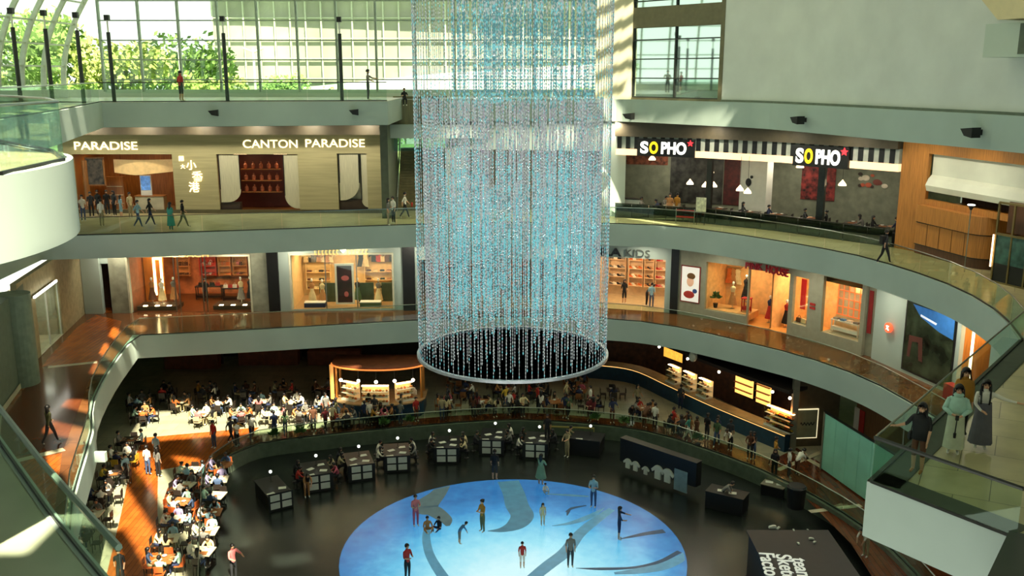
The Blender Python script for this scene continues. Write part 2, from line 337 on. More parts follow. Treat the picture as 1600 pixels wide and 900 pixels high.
SLOTS = [slot([(-14.9, 42.2), (-13.3, 43.0), (-12.4, 41.7), (-14.0, 40.9)], ZR), slot([(-11.4, 40.6), (-9.7, 41.0), (-9.2, 40.0), (-10.9, 39.5)], ZR),
         slot([(-23, 53), (-12, 55.5), (-10.5, 59.8), (-24, 58.4)], 0, 0),
         slot([(-19.5, 34), (-10.5, 34), (-15.5, 50), (-22.5, 52)], 0, 2.2, .52, .60),
         slot([(-24.5, 48), (-21.6, 48), (-23.0, 58), (-27, 58)], Z1, 1.6, .55, .7),
         slot([(-24, 33), (-15.5, 33), (-19.5, 44), (-25, 44)], Z1, 2.6, .45, 1.1),
         slotw([(-28, 55.6, 12), (-25.0, 55.9, 12), (-25.0, 55.7, 10.9), (-28, 55.4, 10.9)], 1.3, .6, 0),
         slot([(-14, 12.5), (-7.9, 12.5), (-7.9, 19.5), (-12, 21)], 19.2, 3.4, .82, .3),
         slotw([(5.2, 62.0, 20.2), (7.7, 61.0, 20.2), (7.7, 61.0, 31), (5.2, 62.0, 31)], .80, .58, 1.36),
         slot([(5.2, 60.2), (7.0, 59.9), (11.6, 54.2), (13.0, 55.2), (8.4, 62.4), (5.2, 62.6)], 19.2, 1.25, .55, .75)]
b = MB(); st = .125
y = -15.0
while y < 76:
    x = -46.0; run = None
    while x <= 46:
        op = False
        if -26 < x < 28 and -4 < y < 60:
            cx, cy = x+st/2, y+st/2
            for P, per, duty, ca, sa, ph in SLOTS:
                if inpoly(P, cx, cy) and (per == 0 or ((cx*ca+cy*sa+ph)/per) % 1 < duty): op = True; break
        if op or x >= 46:
            if run is not None:
                for xa, xb, mi_ in ((run, x, 1),):
                    if xb > xa: b.cur = mi_ if y < 28 else 0; b.box(xa, xb, y, y+st, ZRF, ZRF+.1)
                run = None
        elif run is None: run = x
        x += st
    y += st
S(b, 'ceiling_roof_gobo', [rm, mat('opaque_roof', (120, 124, 112), .7)])  # far part translucent for soft top light, near part opaque to dim the balcony
S(MB().box(-33, 33, -15.3, -15, 0, 38), 'wall_behind', PL)  # closing walls out of view, added to cut the ambient light
S(MB().box(-33.3, -33, -15, 20, 0, 38), 'wall_left', PL)
S(MB().box(33, 33.3, -15, 71, 0, 38), 'wall_far_right', PL)
# ---- glazed end wall
GY = 65.3
b = MB(); MX = [at(x, 120, 21) for x in ()]
xs = [(162+i*61.0-800)/F_PX*(GY*math.cos(PITCH)+.0) for i in range(14)]
for x in xs: b.box(x-.07, x+.07, GY-.12, GY+.12, Z3+.4, 37.8)
zs = [ZC+math.tan(math.radians(12.8)-math.atan((y-450)/-F_PX)*-1)*0 for y in ()]
for yy in (155.5, 124.5, 93.5, 63, 32, 1):
    d = ray(400, yy); z = ZC+d.z/d.y*GY; b.box(xs[0]-.1, xs[-1], GY-.06, GY+.06, z-.04, z+.04)
for z in (27.6, 28.9, 30.2, 31.5): b.box(xs[0]-.1, xs[-1], GY-.06, GY+.06, z-.04, z+.04)
wb = S(b, 'window_1', MUL)
S(MB().box(xs[0], xs[-1], GY-.01, GY+.01, Z3+.3, 37.8), 'window_1_glass', GLW)
# ---- curved glass vault on the left
def vx(z): h = max(0, z-Z3-.6); return -30.4+.060*h*h if h < 8 else -30.4+3.84+(h-8)*.98
b = MB(); prof = [Z3+i*.9 for i in range(20)]
ribs = [GY+.2-2.8*i for i in range(16)]
for i, y in enumerate(ribs):
    for z0, z1 in zip(prof, prof[1:]):
        b.add([(vx(z0)-.16, y-.09, z0), (vx(z0)+.16, y-.09, z0), (vx(z0)+.16, y+.09, z0), (vx(z0)-.16, y+.09, z0), (vx(z1)-.16, y-.09, z1), (vx(z1)+.16, y-.09, z1), (vx(z1)+.16, y+.09, z1), (vx(z1)-.16, y+.09, z1)],
              [(0, 1, 5, 4), (1, 2, 6, 5), (2, 3, 7, 6), (3, 0, 4, 7)])
for k in range(0, 13):
    z = Z3+.7+k*1.37; b.box(vx(z)-.05, vx(z)+.05, ribs[-1], ribs[0], z-.05, z+.05)
S(b, 'window_3', mat('white_rib', (196, 206, 190), .4))
S(MB().strip([Vector((vx(z), ribs[-1], z)) for z in prof], [Vector((vx(z), ribs[0], z)) for z in prof]), 'window_3_glass', GLW)
S(MB().box(-30.6, -30.2, 20, 65.5, Z3-.1, Z3+.6), 'wall_vault_sill', PL)
# ---- wall frames of the shop fronts
A2L, B2L = (-31.0, 64.9), (-8.3, 64.9); F2L = frame(A2L, B2L)
A1L, B1L = (-27.2, 61.1), (3.5, 62.4); F1L = frame(A1L, B1L)
def wallh(F, s0, s1, z0, z1, holes, name, m, th=.25):
    xs = sorted(set([s0, s1]+[h[0] for h in holes]+[h[1] for h in holes])); zs = sorted(set([z0, z1]+[h[2] for h in holes]+[h[3] for h in holes]))
    xs = [x for x in xs if s0 <= x <= s1]; zs = [z for z in zs if z0 <= z <= z1]; b = MB(F)
    for a, c in zip(xs, xs[1:]):
        for d, e in zip(zs, zs[1:]):
            if not any(h[0] < (a+c)/2 < h[1] and h[2] < (d+e)/2 < h[3] for h in holes): b.box(a, c, 0, th, d, e)
    return S(b, name, m)
def hole(F, x0, y0, x1, y1, zf=None):
    ym = (y0+y1)/2; s0 = pw(F, x0, ym)[0]; s1 = pw(F, x1, ym)[0]; zt = pw(F, (x0+x1)/2, y0)[1]; zb = pw(F, (x0+x1)/2, y1)[1]
    return (s0, s1, zf if zf is not None else zb, zt)
def inside(F, h, d, name, wm, fm, lamp=None, back=None, lampname='ceiling_light', lab=None, t=.25):
    s0, s1, z0, z1 = h; b = MB(F)
    b.add([(s0, t, z0), (s0, d, z0), (s0, d, z1), (s0, t, z1)], [(0, 1, 2, 3)]); b.add([(s1, t, z0), (s1, d, z0), (s1, d, z1), (s1, t, z1)], [(3, 2, 1, 0)])
    b.add([(s0, t, z1), (s1, t, z1), (s1, d, z1), (s0, d, z1)], [(0, 1, 2, 3)])
    b.cur = 1; b.add([(s0, d, z0), (s1, d, z0), (s1, d, z1), (s0, d, z1)], [(0, 1, 2, 3)])
    b.cur = 2; b.add([(s0, 0, z0+.015), (s1, 0, z0+.015), (s1, d, z0+.015), (s0, d, z0+.015)], [(0, 1, 2, 3)])
    S(b, 'wall_inside_'+name, [wm, back or wm, fm])
    if lamp:
        n = max(1, int((s1-s0)/2.2))
        for i in range(n):
            c = s0+(i+.5)*(s1-s0)/n; t_ = thing('ceiling_light', f'glowing ceiling panel, {ORD[i]} from the left inside the {lab}', 'ceiling light', F @ T(c, d*.45, z1-.03))
            part(MB().box(-.5, .5, -.55, .55, -.03, .0).mesh('lamp_housing', DSTEEL), 'housing', t_); part(MB().box(-.45, .45, -.5, .5, -.045, -.031).mesh('diffuser', lamp), 'diffuser', t_)
# ================================================================== SECOND GALLERY, LEFT: restaurant front
hA = hole(F2L, 117, 241, 272, 336, Z2); hB = hole(F2L, 341, 241, 467, 335, Z2); hC = hole(F2L, 528, 240, 574, 333, Z2)
sEnd = pw(F2L, 603, 270)[0]; zTop = pw(F2L, 350, 209)[1]
wallh(F2L, 0.0, sEnd, Z2, zTop, [hA, hB, hC], 'wall_restaurant_front', BEIGE)
S(MB(F2L).box(0, sEnd+.1, -1.2, .3, zTop, Z3-TH), 'trim_3', mat('bronze_soffit', (82, 74, 56), .5))
S(MB(F2L).box(0, sEnd, -.05, .0, Z2, Z2+.25), 'baseboard_restaurant', mat('bronze_base', (90, 84, 56), .4))
S(MB(F2L).box(sEnd, sEnd+.5, -2.5, 3.0, Z2, Z3-TH), 'wall_stair_side', mat('shaft_grey', (96, 104, 86), .6))
SIGN = em('ivory_sign_letter', (255, 240, 190), 1.6)
def sign(F, px0, px1, py, body, name, material, label, hpx, off=-.03, depth=.03, **k):
    s0, z = pw(F, px0, py, off); s1, _ = pw(F, px1, py, off); z2 = pw(F, (px0+px1)/2, py-hpx, off)[1]; h = (z2-z)
    o = text(body, h/.72, F @ T(s0, off, z), name, material, depth, label=label, cat='sign', **k)
    w_ = max(v.co.x for v in o.data.vertices); 
    o.matrix_world = F @ T(s0, off, z) @ Matrix.Rotation(PI/2, 4, 'X') @ Matrix.Diagonal(((s1-s0)/w_, 1, 1, 1)); return o
sign(F2L, 115, 215, 234, 'PARADISE', 'sign_lettering', SIGN, 'ivory letters PARADISE at the left end of the beige restaurant front', 13)
sign(F2L, 379, 465, 231, 'CANTON', 'sign_lettering', SIGN, 'ivory letters CANTON above the middle restaurant window', 13)
sign(F2L, 476, 570, 230, 'PARADISE', 'sign_lettering', SIGN, 'ivory letters PARADISE at the right end of the beige restaurant front', 13)
for ch, x, y, h in (('小', 292, 268, 20), ('香', 301, 283, 17), ('港', 296, 300, 17)): pass
t_ = thing('vertical_sign', 'white Chinese characters running down the beige wall beside the restaurant entrance', 'sign')
for ch, x, y, h in (('小', 291, 264, 15), ('香', 300, 282, 16), ('港', 295, 299, 16), ('國', 279, 251, 8), ('大', 282, 263, 7)):
    s, z = pw(F2L, x, y, -.06); text(ch, h/21.0, F2L @ T(s, -.06, z), 'character', SIGN, .02, parent=t_, bold=.004)
LWD = mat('warm_wood', (150, 98, 48), .4, noise=.15, scale=2, stretch=(8, 8, .6)); FRD = mat('red_dark', (86, 34, 24), .5); CRT = mat('ivory_curtain', (196, 192, 162), .7, noise=.08, scale=4, stretch=(9, 9, .3))
inside(F2L, hA, 4.0, 'restaurant', LWD, mat('tan_stone', (140, 116, 78), .3), WARM, lab='restaurant entrance')
inside(F2L, hB, 3.0, 'dining_room', FRD, LWD, WARM, lab='middle restaurant window')
inside(F2L, hC, .8, 'display_niche', mat('ivory_panel', (205, 205, 180), .6), LWD)
# curved ivory window panels
def curvepanel(F, x0, x1, y0, y1, side, label, r=.9, off=.1):
    s0, _ = pw(F, x0, y0, off); s1, _ = pw(F, x1, y0, off); zt = pw(F, x0, y0, off)[1]; zb = pw(F, x0, y1, off)[1]; r = min(r, s1-s0)
    arc = [(math.cos(a)*r, math.sin(a)*r) for a in [PI/2*i/8 for i in range(9)]]
    if side > 0: P = [(s0, zt), (s0, zb)]+[(s1-r+c, zb+r-s_) for s_, c in arc]+[(s1, zt)]
    else: P = [(s1, zt), (s1, zb)]+[(s0+r-c, zb+r-s_) for s_, c in arc]+[(s0, zt)]
    t_ = thing('curved_window_panel', label, 'panel'); b = MB(F).slab(P, off, off+.06); part(b.mesh('panel_leaf', mats_ := [CRT]), 'leaf', t_)
    part(MB(F).tube((s0, off-.02, zb+r), (s0, off-.02, zt), .03).tube((s1, off-.02, zb+r), (s1, off-.02, zt), .03).mesh('panel_trim', BLACK), 'edge_trim', t_)
curvepanel(F2L, 341, 373, 242, 316, 1, 'ivory panel with rounded lower corner, left side of the middle window')
curvepanel(F2L, 442, 467, 242, 326, -1, 'ivory panel with rounded lower corner, right side of the middle window')
curvepanel(F2L, 529, 560, 241, 313, 1, 'wide ivory rounded panel in the right-hand restaurant window', 1.2)
curvepanel(F2L, 563, 574, 241, 324, -1, 'narrow ivory panel at the right edge of the right-hand restaurant window', .5)
for x0, x1, y0, y1, l in ((341, 376, 316, 330, 'dark low cabinet under the left ivory window panel'), (527, 575, 312, 333, 'dark brown planter box in the right-hand restaurant window')):
    s0, z0 = pw(F2L, x0, y1, .25); s1, z1 = pw(F2L, x1, y0, .25)
    MB(F2L).box(s0, s1, .25, .6, Z2, z1).box(s0+.05, s1-.05, .2, .25, Z2+.15, z1-.1).build('low_cabinet', mat('dark_brown', (60, 46, 34), .5), label=l, cat='cabinet')
# entrance fittings: curved pelmet, poster, counter, screen
s0, z1 = pw(F2L, 176, 249, 1.0); s1, z0 = pw(F2L, 270, 273, 1.0)
b = MB(F2L); N = 24
A = [Vector((s0+(s1-s0)*i/N, .6+.5*math.sin(PI*i/N)*-1+.5, z1)) for i in range(N+1)]; B = [Vector((p.x, p.y, z0+.35*abs(i/N-.4))) for i, p in enumerate(A)]
b.strip(A, B); o = b.build('curved_pelmet', mat('pelmet', (226, 190, 130), .6, em=.25), label='curved cream pelmet hanging across the restaurant entrance', cat='pelmet')
b = MB(F2L); s0, z0 = pw(F2L, 137, 290, .5); s1, z1 = pw(F2L, 162, 246, .5)
t_ = thing('poster_board', 'tall dark framed picture left of the restaurant entrance', 'poster'); part(MB(F2L).box(s0, s1, .45, .5, z0, z1).mesh('frame', LWD), 'frame', t_); part(MB(F2L).box(s0+.1, s1-.1, .42, .45, z0+.1, z1-.1).mesh('print', mat('dark_print', (70, 60, 50), .4, noise=.5, scale=3)), 'print', t_)
s0, z0 = pw(F2L, 221, 297, 1.2); s1, z1 = pw(F2L, 234, 275, 1.2)
t_ = thing('menu_screen', 'upright lit blue menu screen in the restaurant entrance', 'screen'); part(MB(F2L).box(s0-.05, s1+.05, 1.2, 1.3, Z2, z1+.05).mesh('case', WHITE), 'case', t_)
part(MB(F2L).box(s0, s1, 1.18, 1.2, z0, z1).mesh('display', mat('blue_display', (80, 120, 170), .3, em=.7, noise=.5, scale=5)), 'display', t_)
s0 = pw(F2L, 212, 320, 1.0)[0]; s1 = pw(F2L, 256, 320, 1.0)[0]
t_ = thing('reception_counter', 'cream reception counter under the lit screen in the restaurant', 'counter'); part(MB(F2L).box(s0, s1, 1.0, 1.7, Z2, Z2+1.02).mesh('body', CREAM), 'body', t_); part(MB(F2L).box(s0-.05, s1+.05, .95, 1.75, Z2+1.02, Z2+1.08).mesh('top', LWD), 'worktop', t_)
s0 = pw(F2L, 166, 300, 2)[0]; s1 = pw(F2L, 194, 300, 2)[0]
t_ = thing('timber_cabinet', 'wooden shelf cabinet behind the waiting people in the restaurant entrance', 'cabinet'); b = MB(F2L).box(s0, s1, 2, 2.4, Z2, Z2+2.3); part(b.mesh('case', LWD), 'case', t_)
for i in range(3): part(MB(F2L).box(s0+.08, s1-.08, 1.95, 2.0, Z2+.4+i*.6, Z2+.44+i*.6).mesh('shelf', CREAM), 'shelf', t_)
sx0 = pw(F2L, 119, 290, 0)[0]; MB(F2L).tube((sx0+.5, .5, Z2), (sx0+.5, .5, Z2+3.6), .22, n=12).build('timber_post', LWD, label='round timber post at the left edge of the restaurant entrance', cat='post')
# window glass of the middle window with shelves of lanterns
for i, (z, n_) in enumerate(((Z2+1.3, 5), (Z2+2.1, 5), (Z2+2.9, 5))):
    s0 = pw(F2L, 378, 290, 1.6)[0]; s1 = pw(F2L, 440, 290, 1.6)[0]
    MB(F2L).box(s0, s1, 1.5, 1.9, z-.05, z).build('bottle_shelf', LWD, label=f'{ORD[i]} timber shelf from the bottom behind the middle restaurant window', cat='shelf')
    me = MB().lathe([(.10, 0), (.14, .1), (.13, .3), (.05, .4), (.05, .5)], 10).mesh('jar', mat('amber_jar', (150, 80, 50), .3, em=.04, noise=.3))
    for j in range(n_): inst(me, 'jar', F2L @ T(s0+.3+(s1-s0-.6)*j/(n_-1), 1.7, z), f'amber jar, {ORD[j]} from the left on the {ORD[i]} shelf of the middle restaurant window', 'jar', 'amber jars behind the middle restaurant window')
# stair flights between the galleries
SX0, SX1 = sEnd+.6, sEnd+4.2
Y0 = 1.2
b = MB(F2L)
for i in range(22): b.box(SX0, SX1, Y0+i*.12, Y0+i*.12+.6, Z2+i*.19, Z2+(i+1)*.19)
S(b, 'floor_stair_flight', mat('stair_tan', (122, 114, 78), .6, noise=.1))
S(MB(F2L).box(SX0-.2, SX1+2.5, -1.0, 4.2, Z2+5.2, Z2+6.1), 'floor_stair_landing', PLF)
b = MB(F2L); 
for i in range(9): b.box(SX0-.1, SX1, .2+i*.1, .5+i*.1, Z2+6.2+i*.19, Z2+6.2+(i+1)*.19)
S(b, 'floor_upper_stair', MATS['stair_tan'])
S(MB(F2L).box(SX0-.1, SX1, -.4, .1, Z2+6.1, Z3-.1), 'wall_stair_parapet', mat('bronze_parapet', (120, 116, 84), .5, noise=.1, scale=2, stretch=(8, 8, .5)))
t_ = thing('stair_balustrade', 'glass balustrade with slim rail climbing beside the stairs', 'balustrade')
part(MB(F2L).slab([(SX0-.1, Z2+4.2), (SX1, Z2+4.2), (SX1, Z2+5.2), (SX0-.1, Z2+5.2)], .9, .93).mesh('glass_panel', glass('teal_glass', (.5, .66, .66), .12)), 'glass_panel', t_)
part(MB(F2L).tube((SX0, 1.0, Z2+1), (SX0, 3.8, Z2+5.1), .05).mesh('handrail', STEEL), 'handrail', t_)
# wall behind the hanging crystals on the second gallery
FM2 = frame((-4.2, 64.9), (7.6, 63.2)); hM = (1.0, 10.2, Z2, Z2+4.4)
wallh(FM2, -.4, 11.9, Z2, Z3-TH, [hM], 'wall_gallery_middle', PLF); inside(FM2, hM, 3, 'middle_shop', mat('grey_shop', (120, 116, 104), .6), F0, COOL, lab='shop behind the crystals')
# ================================================================== SECOND GALLERY, RIGHT: noodle restaurant under a striped canopy
A2R = at(955, 340, Z2); B2R = at(1392, 387, Z2)
Q2 = [Vector((6.9, 62.9, 0)), Vector((12.2, 60.4, 0)), Vector((16.2, 57.3, 0)), Vector((21.1, 51.7, 0))]
DG = mat('dark_glass_wall', (30, 34, 32), .06, .0, noise=.05, spec=1)
# back walls
bw = [Vector((7.6, 67.0, 0)), Vector((14.6, 65.0, 0)), Vector((21.5, 60.0, 0)), Vector((26.0, 54.5, 0)), Vector((21.6, 51.9, 0))]
S(MB().strip(up(bw, Z2), up(bw, Z3-TH)), 'wall_noodle_back', mat('sage_wall', (120, 124, 106), .7, noise=.1, scale=2))
S(MB().prism([(p.x, p.y) for p in [Vector((6.9, 62.9, 0)), Q2[1], Q2[2], Q2[3], bw[3], bw[2], bw[1], bw[0]]], Z2+.01, Z2+.03), 'floor_noodle', mat('noodle_floor', (70, 66, 54), .3, noise=.1))
S(MB().prism([(p.x, p.y) for p in [Vector((6.9, 62.9, 0)), Q2[1], Q2[2], Q2[3], bw[3], bw[2], bw[1], bw[0]]], Z2+4.55, Z2+4.6), 'ceiling_noodle', mat('grey_ceiling', (60, 58, 50), .8))
# canopy pieces
SB, SW = mat('stripe_black', (16, 18, 18), .5), mat('stripe_white', (176, 184, 172), .6)
SOFL = em('cove_light', (255, 214, 165), .85)
can = thing('striped_canopy', 'black and white striped canopy band over the noodle restaurant', 'canopy')
nst = 0
for j in range(3):
    F = frame(Q2[j], Q2[j+1]); L = flen(Q2[j], Q2[j+1])
    zt, zb = Z2+5.42, Z2+4.62
    bnd = part(MB(F).box(-.02, L, -.05, .3, zb, zt).mesh('canopy_band', SW), 'band', can)
    n_ = int(L/.58); 
    for i in range(n_):
        x = L*(i+.15)/n_; part(MB(F).box(x, x+L/n_*.48, -.09, -.05, zb, zt).mesh('stripe', SB), 'stripe', bnd)
    part(MB(F).box(-.02, L, -.30, .5, zt, Z3-TH).mesh('canopy_top', MATS['bronze_soffit']), 'upper_band', can)
    part(MB(F).box(0, L+.05, -.12, .4, zb-.42, zb-.02).mesh('cove', SOFL), 'lit_cove', can)
    t_ = thing('low_glass_screen', f'dark waist-high glass screen, {ORD[j]} stretch from the left along the noodle restaurant', 'screen'); n_ = 5
    for i in range(n_): part(MB(F).box(L*i/n_+.02, L*(i+1)/n_-.02, -.02, 0, Z2+.03, Z2+.95).mesh('panel', GLT), 'panel', t_)
    part(MB(F).tube((0, -.01, Z2+.98), (L, -.01, Z2+.98), .025).mesh('rail', DSTEEL), 'rail', t_)
    part(MB(F).box(.02, L-.02, .35, .9, Z2+.03, Z2+.72).mesh('planter', BLACK), 'planter_box', t_)
def phosign(F, x0, x1, y0, y1, lab):
    s0, z0 = pw(F, x0, y1, -.3); s1, z1 = pw(F, x1, y0, -.3)
    M = F @ T(s0, -.3, z0); W_, H_ = s1-s0, z1-z0
    t_ = thing('restaurant_sign', lab, 'sign', M)
    t_ = part(MB().box(0, W_, 0, .18, 0, H_).mesh('sign_board', BLACK), 'board', t_)
    wl, yl, rl = em('white_letter', (255, 255, 245), 1.3), em('yellow_letter', (255, 214, 30), 1.2), em('red_star', (235, 50, 60), 1.0)
    for bd, x, m in (('S', .06, wl), ('O', .22, yl), ('PHO', .42, wl)):
        o = text(bd, H_*.92, T(W_*x, -.03, H_*.18), 'letters', m, .02, parent=t_, bold=H_*.035); ww = {'S': .14, 'O': .15, 'PHO': .44}[bd]
        mxx = max(v.co.x for v in o.data.vertices); o.matrix_local = T(W_*x, -.03, H_*.18) @ Matrix.Rotation(PI/2, 4, 'X') @ Matrix.Diagonal((W_*ww/mxx, 1, 1, 1))
    st_ = [(W_*.925+math.sin(PI*i/5)*H_*(.2 if i % 2 == 0 else .09), H_*.8+math.cos(PI*i/5)*H_*(.2 if i % 2 == 0 else .09)) for i in range(10)]
    part(MB().slab(st_, -.05, 0).mesh('star', rl), 'star', t_)
FQ = frame(Q2[0], Q2[1]); phosign(FQ, 995, 1086, 219, 243, 'black SO PHO sign with red star, left of the two on the striped canopy')
FQ2 = frame(Q2[2], Q2[3]); phosign(FQ2, 1238, 1327, 231, 258, 'black SO PHO sign with red star, right of the two on the striped canopy')
# columns in the noodle restaurant
for px, py, w_, m, l, h in ((1106, 345, .35, DSTEEL, 'slim dark square column behind the striped canopy', 4.6), (1279, 365, .4, DSTEEL, 'dark square column between the diners and the patterned wall', 4.6)):
    p = at(px, py, Z2); MB(T(p.x, p.y, Z2, -.6)).box(-w_/2, w_/2, -w_/2, w_/2, .03, h).build('square_column', m, label=l, cat='column')
p = at(1175, 352, Z2)+Vector((.5, 1.5, 0)); b = MB(T(p.x, p.y, Z2, -.65)); b.box(-.9, .9, -.5, .5, .03, 4.55)
o = b.build('white_pier', WHITE, label='white pier with a black cockerel drawing in the noodle restaurant', cat='pier')
part(MB(T(p.x, p.y, Z2, -.65)).ball((-.3, -.55, 2.6), .22, sc=(.9, .1, 1.2)).ball((-.1, -.55, 2.95), .1, sc=(1, .3, 1)).tube((-.3, -.55, 2.4), (-.3, -.55, 2.0), .03).mesh('cockerel', BLACK), 'drawing', o)
FBk = frame(bw[0], bw[1]); L = flen(bw[0], bw[1])
def wallart(F, s0, s1, z0, z1, m, lab, name='wall_panel', off=-.06, catg='panel'):
    return MB(F).box(s0, s1, off, -.01, z0, z1).box(s0+.05, s1-.05, off-.02, off, z0+.05, z1-.05).build(name, m, label=lab, cat=catg)
wallart(FBk, .5, 3.4, Z2+3.2, Z2+4.3, mat('brick_red', (120, 66, 44), .7, noise=.4, scale=4), 'rust brick panel above the white counter in the noodle restaurant')
wallart(FBk, 3.6, 7.2, Z2+.6, Z2+4.4, mat('mosaic_dark', (44, 44, 40), .5, noise=.7, scale=2.5), 'dark picture wall behind the noodle kitchen')
FB2 = frame(bw[1], bw[2]); L2 = flen(bw[1], bw[2])
wallart(FB2, .0, 2.6, Z2+.6, Z2+4.4, mat('maroon', (70, 20, 18), .6, noise=.3), 'maroon wall panel left of the white pier')
wallart(FB2, 5.4, 7.6, Z2+1.4, Z2+4.0, mat('red_pattern', (120, 40, 36), .6, noise=.6, scale=3), 'red patterned hanging behind the seated diners')
FB3 = frame(bw[2], bw[3])
for (s_, z_, l) in ((.6, 2.9, 'left'), (3.6, 2.6, 'right')):
    t_ = thing('wall_collage', f'colourful cut-out picture on the sage wall, the {l} one in the noodle restaurant', 'wall art', FB3 @ T(s_, -.08, Z2+z_))
    for k in range(12): 
        part(MB().ball((random.uniform(0, 2.2), 0, random.uniform(-.4, .5)), random.uniform(.1, .24), sc=(1.2, .15, .8)).mesh('shape', mat('art%d' % (k % 4), [(190, 90, 60), (210, 200, 180), (120, 60, 50), (60, 50, 44)][k % 4], .6)), 'piece', t_)
lampme = MB().lathe([(.03, .35), (.05, .3), (.22, .1), (.24, 0), (.2, 0)], 14).mesh('shade', em('lamp_shade_lit', (255, 226, 180), 2.5))
for i, (x, y) in enumerate(((1019, 250), (1078, 288), (1102, 292), (1115, 292), (1156, 298), (1168, 302), (1110, 270), (1250, 262), (1316, 290))):
    d = ray(x, y); t = 66.0; k = 62.5/d.y; p = Vector((0, 0, ZC))+d*k
    if p.x > 15: p = Vector((0, 0, ZC))+d*(57.5/d.y)
    t_ = thing('pendant_lamp', f'small glowing pendant lamp, {ORD[i]} from the left in the noodle restaurant', 'lamp', T(p.x, p.y, p.z), 'pendant lamps in the noodle restaurant')
    part(lampme, 'lamp_shade', t_); part(MB().tube((0, 0, .35), (0, 0, max(.4, Z2+4.55-p.z)), .012, n=5).mesh('cord', BLACK), 'cord', t_)
# ================================================================== timber pavilion at the right
Wp = [at(1392, 387, Z2), at(1422, 386, Z2)+Vector((.2, 0, 0)), at(1548, 423, Z2)]
PVH = Z3-TH-.12
A = Vector((21.2, 51.4, 0)); Bq = Vector((22.3, 51.2, 0)); Cq = Vector((23.2, 45.2, 0))
FV0 = frame((21.25, 51.5), (22.0, 50.2)); FV = frame((22.0, 50.2), (23.3, 44.8)); LV = flen((22.0, 50.2), (23.3, 44.8))
FVx = frame((22.0, 50.2), (24.0, 42.0))
def hz(x, y, off=0): return pw(FV, x, y, off)
s1x = hz(1548, 330)[0]; zL1 = hz(1500, 345)[1]
hP = (hz(1442, 280)[0], 16.0, hz(1500, 322)[1], hz(1500, 246)[1])
wallh(FV0, -.1, flen((21.25, 51.5), (22.0, 50.2))+.05, Z2, PVH, [], 'wall_timber_end', WOOD)
wallh(FV, 0, 14, hP[2]-.3, PVH, [hP], 'wall_timber_upper', WOOD, .4)
S(MB(FV).box(-.3, 16, 2.6, 2.8, Z2, PVH), 'wall_pavilion_back', WOODD)
t_ = thing('timber_kiosk', 'honey-coloured timber kiosk with a rounded corner on the second gallery', 'kiosk')
r = .9; top = hP[2]-.28
def rnd(o0, o1, ex=0):
    P = [(-.02, .6), (-.02, o0)]+[(s1x-r+math.sin(a)*(r+ex), o0+r-math.cos(a)*(r+ex)) for a in [PI/2*i/8 for i in range(9)]]+[(s1x+ex, 2.4), (-.02, 2.4)]; return P
kb = part(MB(FV).prism(rnd(-.35, 0), Z2+.5, top-.95).mesh('body', WOOD), 'body', t_)
part(MB(FV).prism(rnd(-.42, 0, .07), top-.88, top).mesh('upper_body', WOOD), 'upper_band', t_)
part(MB(FV).prism(rnd(-.28, 0, -.05), Z2, Z2+.5).mesh('plinth', WOODD), 'plinth', t_)
part(MB(FV).prism(rnd(-.33, 0, -.02), top-.95, top-.88).prism(rnd(-.36, 0, .01), Z2+.5, Z2+.54).mesh('shadow_gap', BLACK), 'shadow_gap', t_)
for i in range(1, 5): part(MB(FV).box(i*s1x/5.2-.008, i*s1x/5.2+.008, -.37, -.35, Z2+.54, top-.96).mesh('joint', WOODD), 'joint', kb)
# white duct-like bulkhead in the pavilion opening
b = MB(FV); zc = (hP[2]+hP[3])/2
pr_ = [(.05, hP[3]+.1), (.05, zc+.1), (-.15, zc-.1), (-.3, zc-.45), (-.2, zc-.75), (.3, zc-.85), (1.2, zc-.85), (1.2, hP[3]+.1)]
vs = [(hP[0]+.3, p[0]+.25, p[1]) for p in pr_]+[(14, p[0]+.25, p[1]) for p in pr_]; k = len(pr_)
b.add(vs, [tuple(range(k))]+[(i, i+k, (i+1) % k+k, (i+1) % k) for i in range(k)]); b.build('rounded_bulkhead', PLW, smooth=False, label='pale rounded bulkhead above the timber kiosk', cat='bulkhead')
p = at(1517, 400, Z2); MB().tube((0, 0, 0), (0, 0, .01), .01)
s_, z_ = hz(1517, 328, -1.2); t_ = thing('floor_lamp_post', 'thin lamp post with a black and white head by the timber kiosk', 'lamp post', FV @ T(s_, -1.2, Z2))
part(MB().tube((0, 0, 0), (0, 0, z_-Z2), .025).mesh('pole', STEEL), 'pole', t_); part(MB().lathe([(.05, 0), (.16, .22)], 12, M=T(0, 0, z_-Z2)).mesh('head', BLACK), 'head', t_); part(MB().lathe([(.17, .22), (.17, .26)], 12, M=T(0, 0, z_-Z2)).mesh('lamp_disc', COOL), 'lamp_disc', t_)
